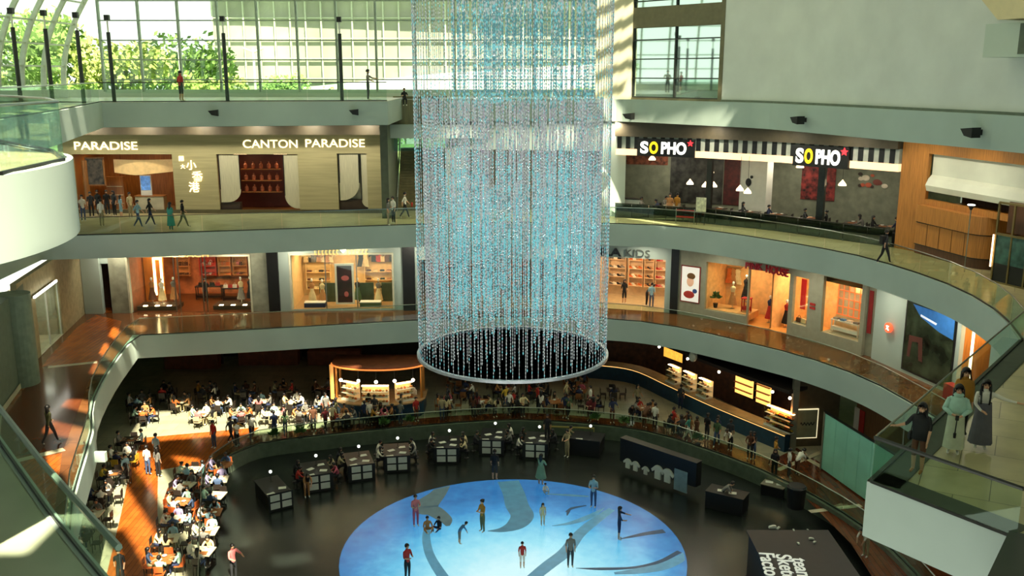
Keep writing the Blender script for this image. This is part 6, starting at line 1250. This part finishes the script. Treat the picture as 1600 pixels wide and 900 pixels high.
TTR = MB().lathe([(.42, .72), (.43, .74), (.42, .76)], 24).mesh('tabletop', [WHITE]); TTS = MB().box(-.42, .42, -.42, .42, .72, .76).mesh('tabletop', [WHITE]); TCL = MB().lathe([(.25, 0), (.24, .03), (.035, .05), (.035, .72)], 14).mesh('pedestal', [DSTEEL])
TM = {'dark': mat('table_dark', (52, 44, 38), .35), 'pale': mat('table_pale', (206, 198, 170), .4), 'wood': mat('table_wood', (150, 96, 52), .4)}
BOWL = MB().lathe([(.04, 0), (.10, .05), (.11, .06)], 12).mesh('bowl', [WHITE]); TRAY = MB().box(-.19, .19, -.13, .13, 0, .015).box(-.2, .2, -.14, -.125, 0, .03).box(-.2, .2, .125, .14, 0, .03).mesh('tray', [WHITE]); CUP = MB().lathe([(.03, 0), (.04, .1)], 8).mesh('cup', [WHITE])
SIDES = [('near', (0, -1)), ('right', (1, 0)), ('far', (0, 1)), ('left', (-1, 0))]
rd2 = random.Random(11)
USED = set()
def table_set(x, y, z, rot, where, tk, ck, full, pal, shape, fill=.85, sides=(0, 1, 2, 3)):
    M = T(x, y, z, rot)
    t_ = thing('dining_table', f'{ {"dark":"dark","pale":"pale","wood":"timber"}[tk]} {"round" if shape else "square"} table, {where}', 'table', M); inst(TTR if shape else TTS, 'tabletop', Matrix(), parent=t_, mats=[TM[tk]]); inst(TCL, 'pedestal', Matrix(), parent=t_)
    k = rd2.randint(1, 2)
    for i in range(k): a = rd2.uniform(0, 6.28); inst(BOWL, 'bowl', M @ T(.2*math.cos(a+3*i), .2*math.sin(a+3*i), .762), f'{["white", "second white"][i]} bowl on the table, {where}', 'bowl', None, [MATS['white_paint']])
    a = rd2.uniform(0, 6.28); inst(TRAY, 'tray', M @ T(.1*math.cos(a), -.22, .762, .1), f'brown tray on the table, {where}', 'tray', None, [TM['wood']])
    for si in sides:
        nm, (dx, dy) = SIDES[si]; d = .66
        F = M @ T(dx*d, dy*d, 0, math.atan2(dx, -dy)+PI)
        # chair local front is -Y: it faces the table
        chair(F, ck, f'{CHM[ck][1]} chair, {nm} side, {where}', full, 'dining chairs in the food court')
        if rd2.random() < fill:
            tp = rd2.choice(pal); bt = rd2.choice(['black', 'denim', 'charcoal', 'khaki', 'navy']); hr = rd2.choice(['short', 'short', 'long', 'bun']); ps = rd2.choice(['sit', 'sit', 'sitlean']); s_ = rd2.uniform(.92, 1.02)
            G = F @ T(0, 0, 0, rd2.uniform(-.12, .12), 1); q_ = G.translation
            person(q_.x, q_.y, z+.0, math.atan2(G[1][0], G[0][0]), ps, tp, bt, f'seated diner in {tp}, {nm} side, {where}', hr, s_, None, rd2.choice([0, 0, 1, 2]), rd2.random() < .3)
PAL = ['white', 'white', 'cream', 'white', 'pink', 'grey', 'black', 'orange', 'light blue', 'tan', 'mint', 'navy']
PALD = ['black', 'grey', 'maroon', 'navy', 'tan', 'charcoal', 'red', 'white', 'rose', 'brown', 'khaki', 'mustard']
PALW = ['white', 'white', 'cream', 'light blue', 'lilac', 'white', 'grey', 'mint', 'denim', 'black']
for r_, (yy, xs_) in enumerate(((56.3, (-23.2, -19.4, -17.0, -14.9, -13.0)), (58.4, (-24.6, -21.6, -19.0, -16.6, -14.4, -12.4)), (60.8, (-23.4, -20.8, -18.2, -15.6, -13.0)))):
    for i, x in enumerate(xs_): table_set(x+rd2.uniform(-.25, .25), yy+rd2.uniform(-.25, .25), .0, rd2.uniform(-.3, .3), f'{ORD[i]} from left, {["front", "middle", "back"][r_]} row, left court', 'pale' if r_ < 2 and i % 2 else 'dark', ['pale', 'dark', 'dark'][r_] if i % 2 else 'dark', r_ == 0, PAL if r_ < 2 else PALD, i % 2 == 0, .9 if r_ else .95)
for i in range(6):
    f = i/5; table_set(-20.0-2.5*f+.15, 39.9+12.0*f, .0, rd2.uniform(-.2, .2), f'{ORD[i]} from front, column under the gallery', 'pale' if i in (1, 4) else 'dark', 'yellow' if i == 4 else 'dark', True, ['black', 'grey', 'navy', 'yellow', 'white', 'light blue'], False, .55)
for c_ in range(2):
    for i in range(6):
        f = i/5; table_set(-15.35-2.0*f+c_*(1.55), 37.9+9.6*f+c_*.7, .0, rd2.uniform(-.2, .2), f'{ORD[i]} from front, {["outer", "inner"][c_]} column by the rink', 'wood' if (i+c_) % 3 == 0 else 'pale', 'orange' if (i+c_) % 3 == 0 else 'dark', True, PALW, False, .85, (0, 1, 2, 3) if c_ == 0 else (0, 2, 3))
for r_, (yy, xs_) in enumerate(((58.3, (-4.0, -1.8, .4, 2.8, 5.0)), (60.7, (-3.2, -.6, 2.0, 4.4, 7.0)), (63.1, (-3.6, -1.0, 1.6, 4.2)))):
    for i, x in enumerate(xs_): table_set(x+rd2.uniform(-.25, .25), yy+rd2.uniform(-.2, .2), 0, rd2.uniform(-.3, .3), f'{ORD[i]} from left, {["front", "middle", "back"][r_]} row, centre court', 'wood' if i % 2 else 'dark', 'wood' if i % 3 == 0 else 'dark', r_ == 1, PALD, False, .8)
for i, (x, y) in enumerate(((8.4, 57.2), (10.2, 54.8), (-10.4, 55.8), (-8.2, 56.2))): table_set(x, y, 0, .3, ['between ring and counter, upper right', 'between ring and counter, lower right', 'left front of the blue kiosk', 'right front of the blue kiosk'][i], 'wood' if i < 2 else 'pale', 'dark', i == 2, PALD, False, .9)
# standing people in the court
for (x, y, ps, tp, bt, f, hr, lab) in ((246, 722, 'stand', 'light blue', 'black', 2.8, 'short', 'person in light blue standing on the orange floor, back one of three'), (232, 742, 'stand', 'white', 'denim', 2.9, 'short', 'person in white standing on the orange floor, front left of three'),
    (248, 745, 'stand', 'grey', 'black', 2.7, 'long', 'person in grey and black on the orange floor, front right of three'), (199, 756, 'stand', 'light blue', 'white', 1.0, 'short', 'person in light blue and white beside the tables under the gallery'),
    (577, 655, 'stand', 'black', 'black', 2.9, 'short', 'person in black queuing at the kiosk, left of two'), (586, 657, 'stand', 'charcoal', 'black', 3.1, 'short', 'person in charcoal queuing at the kiosk, right of two'), (648, 640, 'stand', 'white', 'khaki', 2.4, 'short', 'person in white at the right end of the kiosk'),
    (628, 655, 'stand', 'khaki', 'olive', 1.4, 'long', 'woman in khaki beside the kiosk'), (855, 690, 'stand', 'black', 'black', 0, 'short', 'person in black at the kerb behind the drawing tables'), (885, 632, 'walk', 'cream', 'khaki', 1.4, 'short', 'person in cream walking in the centre court'),
    (922, 642, 'walk', 'white', 'black', -1.2, 'short', 'person in white walking in the centre court'), (995, 640, 'walk', 'khaki', 'black', .8, 'long', 'woman in khaki walking towards the curved counter'), (1104, 688, 'stand', 'black', 'charcoal', 2.2, 'short', 'person in black standing by the counter, left of three'),
    (1120, 692, 'stand', 'navy', 'black', 2.4, 'long', 'woman in navy standing by the counter, middle of three'), (1140, 698, 'stand', 'charcoal', 'khaki', 2.6, 'short', 'person in charcoal by the counter, right of three'), (1075, 690, 'walk', 'teal', 'white', 1.2, 'long', 'woman in teal and white walking on the ring walk'),
    (1100, 632, 'stand', 'black', 'black', 2.8, 'short', 'person in black ordering at the bend of the counter'), (1063, 640, 'stand', 'charcoal', 'navy', 2.6, 'short', 'person in charcoal ordering at the upper counter'), (790, 640, 'walk', 'yellow', 'denim', 1.0, 'long', 'person in yellow walking under the crystals'),
    (840, 640, 'stand', 'red', 'black', 1.9, 'short', 'person in red standing under the crystals'), (700, 640, 'walk', 'charcoal', 'denim', -1.4, 'short', 'person in charcoal walking right of the kiosk'), (510, 655, 'stand', 'grey', 'black', .5, 'short', 'person in grey left of the kiosk'), (526, 662, 'walk', 'olive', 'charcoal', 1.8, 'long', 'woman in olive walking left of the kiosk'), (335, 700, 'stand', 'red', 'denim', -.5, 'short', 'person in red at the corner of the ring walk'),
    (362, 694, 'walk', 'charcoal', 'black', 1.2, 'short', 'person in charcoal on the ring walk at the left'), (392, 690, 'stand', 'white', 'navy', 2.0, 'long', 'woman in white on the ring walk at the left')):
    pp(x, y, .02, ps, tp, bt, lab, f, hair=hr, skin=rd2.choice([0, 0, 1, 2]))
RW = ofs(RK, 1.15); dd = [0]
for a, c in zip(RW, RW[1:]): dd.append(dd[-1]+(c-a).length)
def on_rw(t):
    for i in range(len(dd)-1):
        if t <= dd[i+1]: return RW[i].lerp(RW[i+1], (t-dd[i])/(dd[i+1]-dd[i])), RW[i+1]-RW[i]
    return RW[-1], RW[-1]-RW[-2]
rd3 = random.Random(5); tt = [d for d, p in zip(dd, RW) if p.y > 51 and p.x < -10]; t0 = min(tt); t1 = max(d for d, p in zip(dd, RW) if p.y > 46 and p.x > 0)
for seg in range(3):
    for i in range(13):
        f = (seg*13+i+rd3.uniform(.1, .9))/39; p, d = on_rw(t0+(t1-t0)*f); tp = rd3.choice(PALD+['cream', 'white', 'green']); ps = rd3.choice(['stand', 'phone', 'reach', 'walk', 'bend'])
        person(p.x+rd3.uniform(-.3, .3), p.y+rd3.uniform(0, .7), .02, math.atan2(d.y, d.x)+rd3.choice([0, PI, .4, PI-.5]), ps, tp, rd3.choice(['black', 'denim', 'charcoal', 'brown']), f'{ORD[i]} person from the left, in {tp}, on the {["left", "middle", "right"][seg]} third of the ring walk', rd3.choice(['short', 'long', 'bun']), rd3.uniform(.9, 1.02), None, rd3.choice([0, 1, 2]))
# kerb bushes / people along the ring: low planters with foliage
for i, (x, y) in enumerate(((430, 694), (470, 690), (600, 676), (640, 672), (930, 668), (975, 674), (1090, 700))):
    p = at(x, y, 0); plant(T(p.x, p.y, 0), f'low dark potted shrub, {ORD[i]} from the left along the ring walk', .8)
# ================================================================== RINK FURNITURE
SHEET = mat('white_sheet', (206, 210, 198), .6, noise=.03)
def desk(x, y, rz, lab, ppl, wd=1.5, ln=2.3, papers=True, tops=4):
    p = at(x, y, ZR); M = T(p.x, p.y, ZR, rz); t_ = thing('drawing_table', lab, 'table', M)
    part(MB().box(-wd/2, wd/2, 0, ln, .78, .84).mesh('top', BLK2), 'tabletop', t_); part(MB().box(-wd/2+.05, wd/2-.05, .05, ln-.05, 0, .78).mesh('base', BLACK), 'base', t_)
    part(MB().box(-wd/2, wd/2, 0, .04, 0, 1.0).mesh('end_panel', BLACK), 'end_panel', t_)
    short = lab.split(' with')[0].replace('black drawing table, ', '')
    if papers:
        for i in range(2):
            for j in range(2): inst(MB().box(0, .5, -.012, 0, 0, .34).mesh('sheet', SHEET), 'posted_sheet', M @ T(-.56+i*.62, 0, .14+j*.43), f'white sheet, {["lower", "upper"][j]} {["left", "right"][i]} on the end of the {short} table', 'sheet', 'sheets on the table ends')
    for i in range(tops): inst(MB().box(-.2, .2, -.14, .14, 0, .01).mesh('paper', SHEET), 'drawing_paper', M @ T((-.38, .35, -.3, .33, .0)[i], .4+.42*i, .842, (.2, -.3, .5, .1, 0)[i]), f'white paper, {ORD[i]} from the front on the {short} table', 'paper', 'papers on the drawing tables')
    l_ = thing('desk_lamp', f'small desk lamp with round white head on the {short} table', 'lamp', M @ T(.1, ln*.75, .84)); part(MB().tube((0, 0, 0), (0, 0, .5), .015).lathe([(.1, 0), (.1, .02)], 10).mesh('lamp_stand', DSTEEL), 'stand', l_); part(MB().ball((0, 0, .55), .09).mesh('lamp_head', em('lamp_round', (230, 235, 225), 1.5)), 'lamp_head', l_)
    for i, (sx, sy, tp) in enumerate(ppl):
        rot = PI/2 if sx < 0 else -PI/2; F = M @ T(sx*(wd/2+.38), sy, 0, rot); q_ = F.translation
        st = thing('stool', f'black stool, {ORD[i]} around the {short} table', 'stool', F); part(MB().lathe([(.18, .40), (.18, .45)], 12).mesh('stool_seat', BLACK), 'seat', st); part(MB().lathe([(.15, 0), (.03, .05), (.03, .40)], 10).mesh('stool_base', DSTEEL), 'base', st)
        person(q_.x, q_.y, ZR, math.atan2(F[1][0], F[0][0]), 'sitlean', tp, 'black', f'person in {tp} drawing, {ORD[i]} around the {short} table', rd2.choice(['short', 'long']), .98, None, rd2.choice([0, 1]), True)
desk(440, 797, .55, 'black drawing table, lone left, with four white sheets', [], 1.3, 2.6, tops=2)
desk(500, 768, .35, 'black drawing table, second from left, with people in red around it', [(-1, .8, 'red'), (1, .7, 'rose'), (-1, 1.7, 'black'), (1, 1.8, 'khaki')])
desk(566, 752, .30, 'black drawing table, third from left, with a white-topped end', [(-1, 1.4, 'khaki'), (-1, 2.1, 'charcoal')])
desk(621, 738, .15, 'black drawing table, fourth from left, with people in white', [(-1, .9, 'white'), (1, 1.0, 'grey'), (-1, 1.8, 'white'), (1, 1.9, 'white')])
desk(698, 725, .02, 'black drawing table, fifth from left, with people in pale shirts', [(-1, .8, 'black'), (1, .9, 'cream'), (1, 1.8, 'cream'), (-1, 1.8, 'white')])
desk(768, 712, -.06, 'black drawing table, sixth from left, with six white sheets', [(-1, .7, 'charcoal'), (1, 1.0, 'grey'), (1, 2.0, 'white')])
desk(836, 718, -.12, 'black drawing table, seventh from left, with a seated child in white', [(-1, .6, 'white'), (-1, 1.8, 'black'), (1, 1.7, 'charcoal')])
desk(912, 712, -.3, 'black drawing table, last on the right, with one bright paper', [(-1, 1.3, 'khaki')], 1.9, 1.8, False, 1)
person(*at(480, 777, ZR), .4, 'bend', 'tan', 'tan', 'person in an orange-tan top bending at the front of the second drawing table', 'long', 1.0)
p = at(868, 686, 0.0); MB(T(at(893, 689, ZR).x, at(893, 689, ZR).y, ZR, -.12)).box(-1.4, 1.4, -.03, .03, .85, .93).box(-1.4, -1.34, -.03, .03, 0, .85).box(1.34, 1.4, -.03, .03, 0, .85).build('yellow_bar', mat('yellow_bar', (150, 140, 70), .5), label='long yellowish bar on thin legs near the kerb of the rink', cat='barrier')
# T-shirt wall
TA, TB = at(968, 735, ZR), at(1086, 778, ZR); FT = frame(TA, TB); LT = flen(TA, TB)
t_ = thing('display_wall', 'black free-standing wall hung with white T-shirts in the rink', 'display wall', FT); part(MB().box(0, LT, 0, .5, 0, 1.35).mesh('wall_body', BLACK), 'body', t_); part(MB().box(-.02, LT+.02, -.02, .52, 1.35, 1.4).mesh('wall_top', BLK2), 'top', t_)
for i, (x, y, w_) in enumerate(((981, 730, .9), (993, 734, .9), (1009, 731, .75), (1028, 744, 1.25), (1043, 750, 1.25))):
    s, z = pw(FT, x, y, -.04); inst(GM['shirt'], 't_shirt', FT @ T(s, -.05, ZR+.35, 0, .95*w_), f'white T-shirt, {ORD[i]} from the left on the black display wall', 'T-shirt', 'T-shirts on the black wall', [SHEET])
s, z = pw(FT, 1063, 760, -.05); MB(FT).box(s-.42, s+.42, -.06, -.01, ZR+.1, ZR+1.3).build('info_panel', mat('pale_blue_panel', (120, 146, 156), .5), label='pale blue panel at the right end of the T-shirt wall', cat='panel')
for i, (x, y, rz, wd, dp, h, l) in enumerate(((1130, 800, -.55, 2.0, 1.0, .95, 'black service counter right of the T-shirt wall'), (1205, 776, -.6, 1.2, .7, .6, 'low grey plinth by the kerb right of the counter'))):
    p = at(x, y, ZR); t_ = thing('service_counter', l, 'counter', T(p.x, p.y, ZR, rz)); part(MB().box(-wd/2, wd/2, 0, dp, 0, h-.05).mesh('body', BLACK), 'body', t_); part(MB().box(-wd/2-.03, wd/2+.03, -.03, dp+.03, h-.05, h).mesh('top', BLK2 if i == 0 else MATS['post_grey']), 'top', t_)
    for k in range(2): inst(MB().box(-.2, .2, -.14, .14, 0, .012).mesh('paper', SHEET), 'paper_stack', T(p.x, p.y, ZR, rz) @ T(-.3+.6*k, .45, h+.002, .3), f'grey paper pile, {ORD[k]} on the {l.split(" right")[0].split(" by")[0]}', 'paper')
p = at(1243, 792, .0); t_ = thing('round_bin', 'black round bin standing by the right side of the ring walk', 'bin', T(p.x, p.y, 0)); part(MB().lathe([(.42, 0), (.48, 1.0), (.48, 1.1)], 20).mesh('bin_body', BLACK), 'body', t_); part(MB().lathe([(.49, 1.1), (.42, 1.18)], 20).mesh('bin_lid', BLK2), 'lid', t_)
# black booth with lettering, bottom right
BA = at(1178, 862, ZR+2.2); BX0, BX1, BY1 = at(1180, 855, ZR+2.2).x, at(1330, 880, ZR+2.2).x, at(1240, 828, ZR+2.2).y
t_ = thing('black_booth', 'black booth with white lettering at the lower right of the rink', 'booth', T(0, 0, 0)); bz = ZR+2.2
part(MB().box(BX0, BX1, BY1-7, BY1, bz-.08, bz).mesh('roof', BLACK), 'roof', t_); part(MB().box(BX0+.1, BX1-.1, BY1-7, BY1-.1, ZR, bz-.08).mesh('booth_walls', BLACK), 'walls', t_)
for bd, x, ln in (('team', 1247, 1.75), ('Sketch', 1222, 2.5), ('Factory', 1196, 2.7)):
    q_ = at(x, {1247: 872, 1222: 866, 1196: 863}[x], bz+.01); o = text(bd, .95, Matrix(), 'lettering', em('booth_letter', (220, 225, 215), .35), .01, parent=t_, bold=.015); mx_ = max(v.co.x for v in o.data.vertices)
    o.matrix_local = Matrix.Translation((q_.x-.28, q_.y, bz+.02)) @ Matrix.Rotation(-PI/2-.12, 4, 'Z') @ Matrix.Diagonal((ln/mx_, .95, 1, 1))
for i, (x, y, s_) in enumerate(((1207, 825, .5), (1216, 826, .3), (1240, 829, .2), (1262, 828, .12), (1268, 843, .35), (1273, 848, .3), (1247, 850, .3))):
    q_ = at(x, y, bz); inst(MB().slab([(-.5, 0), (.5, .05), (.45, .3), (.1, .35), (-.4, .2)], -.2, .2).mesh('white_item', SHEET), 'folded_cloth', T(q_.x, q_.y, bz+.01, i*.8, s_*.7), f'small white folded cloth, {ORD[i]} along the back of the black booth roof', 'cloth', 'white cloths on the booth roof')
# red barrier and easel sign at the noodle restaurant
p = at(1070, 350, Z2); M = T(p.x, p.y, Z2+.02, -.45); t_ = thing('queue_barrier', 'low red barrier with steel posts outside the noodle restaurant', 'barrier', M)
for x in (-.6, .6): part(MB().tube((x, 0, 0), (x, 0, .95), .025).mesh('post', STEEL), 'post', t_)
for z in (.45, .85): part(MB().box(-.6, .6, -.02, .02, z-.06, z+.04).mesh('red_bar', cm('red')), 'red_bar', t_)
p = at(1094, 352, Z2); M = T(p.x, p.y, Z2+.02, -.45); t_ = thing('menu_stand', 'pale menu board on a thin easel outside the noodle restaurant', 'sign', M)
for x in (-.25, .25): part(MB().tube((x, 0, 0), (x*.9, .05, 1.0), .02).mesh('leg', DSTEEL), 'leg', t_)
part(MB().box(-.32, .32, -.03, .03, .85, 1.75).mesh('menu_face', mat('menu_cream', (204, 208, 176), .5, noise=.15, scale=6)), 'board', t_)
# diners and tables inside the noodle restaurant
for i, (x, y) in enumerate(((9.2, 62.6), (10.8, 63.4), (13.6, 61.6), (15.4, 60.0), (16.8, 59.0), (18.6, 57.4), (20.2, 55.6), (21.6, 54.2))):
    table_set(x, y, Z2+.03, -.6, f'{ORD[i]} from the left in the noodle restaurant', 'pale' if i < 2 else 'dark', 'dark', False, ['black', 'charcoal', 'white', 'grey', 'navy'], False, .6, (1, 3))
t_ = thing('service_bar', 'white counter with dishes at the left of the noodle restaurant', 'counter', T(7.9, 63.9, Z2+.03, -.4)); part(MB().box(-.9, .9, -.3, .3, 0, 1.1).mesh('body', WHITE), 'body', t_); part(MB().box(-.95, .95, -.35, .35, 1.1, 1.16).mesh('top', TM['dark']), 'top', t_)
# ================================================================== OUTDOORS
S(MB().prism([(-150, 70), (150, 70), (150, 330), (-150, 330)], 11.9, 12.0), 'ground_outside', mat('lawn', (120, 150, 84), .9, noise=.2, scale=.2)); S(MB().prism([(-150, 0), (-32, 0), (-32, 70), (-150, 70)], 11.9, 12.0), 'ground_outside_left', MATS['lawn'])
LF = mat('foliage_green', (118, 150, 76), .8, noise=.25, scale=.8); LF2 = mat('foliage_lime', (158, 176, 92), .8, noise=.25, scale=.8); TRK = mat('bark', (96, 80, 60), .9, noise=.2)
def tree_mesh(seed, h, rad):
    r_ = random.Random(seed); b = MB(); cl = [(r_.uniform(-1, 1)*rad*.6, r_.uniform(-1, 1)*rad*.6, h*r_.uniform(.38, .9), r_.uniform(.3, .5)*rad) for _ in range(16)]
    for cx, cy, cz, cr_ in cl:
        for i in range(170):
            d = Vector((r_.gauss(0, 1), r_.gauss(0, 1), r_.gauss(0, .7))).normalized()*cr_*r_.uniform(.6, 1.05); c = Vector((cx, cy, cz))+d; u = Vector((r_.gauss(0, 1), r_.gauss(0, 1), r_.gauss(0, 1))).normalized(); v = u.orthogonal().normalized(); s_ = r_.uniform(.22, .45)
            b.add([c-u*s_, c-v*s_*.6, c+u*s_, c+v*s_*.6], [(0, 1, 2, 3)])
    t = MB().tube((0, 0, 0), (0, 0, h*.45), .35, .22); 
    for cx, cy, cz, _ in cl[:8]: t.tube((0, 0, h*.4), (cx, cy, cz), .16, .05, 6)
    return b.mesh('crown', [LF]), t.mesh('trunk', [TRK])
TR = [tree_mesh(i, 13, 5.5) for i in range(4)]
TL = sorted(((-66, 108, 1.10, 0, 0), (-58, 98, .95, 1, 1), (-49, 104, 1.22, 0, 2), (-41, 100, 1.0, 1, 3), (-45, 92, .8, 0, 4), (-37, 110, 1.12, 0, 5), (-31, 98, .72, 1, 6), (-26, 112, .72, 0, 1), (-18, 100, .62, 1, 2), (-10, 104, .6, 0, 3), (-2, 98, .58, 1, 4), (-73, 92, 1.1, 1, 4), (-62, 80, .95, 0, 5), (-56, 70, .9, 1, 0), (-70, 64, 1.0, 0, 2), (8, 104, .62, 0, 1), (-52, 86, .85, 0, 3)), key=lambda q: q[0]/q[1])
for i, (x, y, s_, l, rz) in enumerate(TL):
    t_ = thing('tree', f'{["green", "lime green"][l]} leafy tree beyond the glass, {ORD[i]} from the left', 'tree', T(x, y, 12, rz, s_), 'trees outside the windows'); inst(TR[i % 4][0], 'crown', Matrix(), parent=t_, mats=[[LF, LF2][l]]); inst(TR[i % 4][1], 'trunk', Matrix(), parent=t_)
t_ = thing('lattice_building', 'long pale building with scaffold-like lattice front beyond the trees', 'building', T(8, 190, 12)); part(MB().box(-66, 60, 0, 30, 0, 26).mesh('building_body', mat('building_grey', (160, 160, 148), .8, noise=.15, scale=.1)), 'walls', t_)
b = MB()
for i in range(43): b.box(-66+i*3, -65.75+i*3, -1, -.4, 0, 26)
for i in range(7): b.box(-66, 60, -.9, -.5, 1+i*3.8, 1.15+i*3.8)
part(b.mesh('lattice', mat('lattice_pale', (186, 188, 176), .7)), 'lattice', t_)
part(MB().add([(-70, -6, 28.5), (64, -6, 24), (64, 34, 24.5), (-70, 34, 29), (-70, -6, 27.9), (64, -6, 23.4), (64, 34, 23.9), (-70, 34, 28.4)], [(0, 1, 2, 3), (7, 6, 5, 4), (0, 4, 5, 1), (1, 5, 6, 2), (2, 6, 7, 3), (3, 7, 4, 0)]).mesh('roof', WHITE), 'roof', t_)
t_ = thing('white_canopy_hall', 'low white hall roof sweeping up to the right beyond the trees', 'building', T(0, 130, 12)); WC = mat('canopy_white', (235, 238, 230), .6, noise=.02)
part(MB().slab([(-46, 6.0), (-10, 9.6), (40, 12.5), (40, 8.6), (-10, 6.6), (-30, 4.5), (-46, 5.2)], 0, 22).mesh('hall_roof', WC), 'roof', t_); part(MB().box(-40, 38, 3, 20, 0, 5).mesh('hall_body', mat('hall_grey', (170, 178, 160), .8)), 'walls', t_)
t_ = thing('office_tower', 'tall pale tower behind the lattice building', 'building', T(-62, 230, 12)); part(MB().box(-7, 7, 0, 14, 0, 44).mesh('tower_body', mat('tower_pale', (190, 200, 194), .8)), 'walls', t_); part(MB().box(-7.5, 7.5, -.5, 14.5, 44, 45).mesh('tower_cap', WHITE), 'roof', t_)
for i, (x, y) in enumerate(((-31.5, 92), (-25.0, 94))):
    t_ = thing('street_lamp', f'white street lamp outside, {["left", "right"][i]} of the two among the trees', 'street lamp', T(x, y, 12)); part(MB().tube((0, 0, 0), (0, 0, 12), .12).mesh('pole', WHITE), 'pole', t_); part(MB().path([(-1.0, 0, 12.0), (0, 0, 11.6), (1.0, 0, 12.0)], .1).mesh('lamp_arm', WHITE), 'arm', t_)
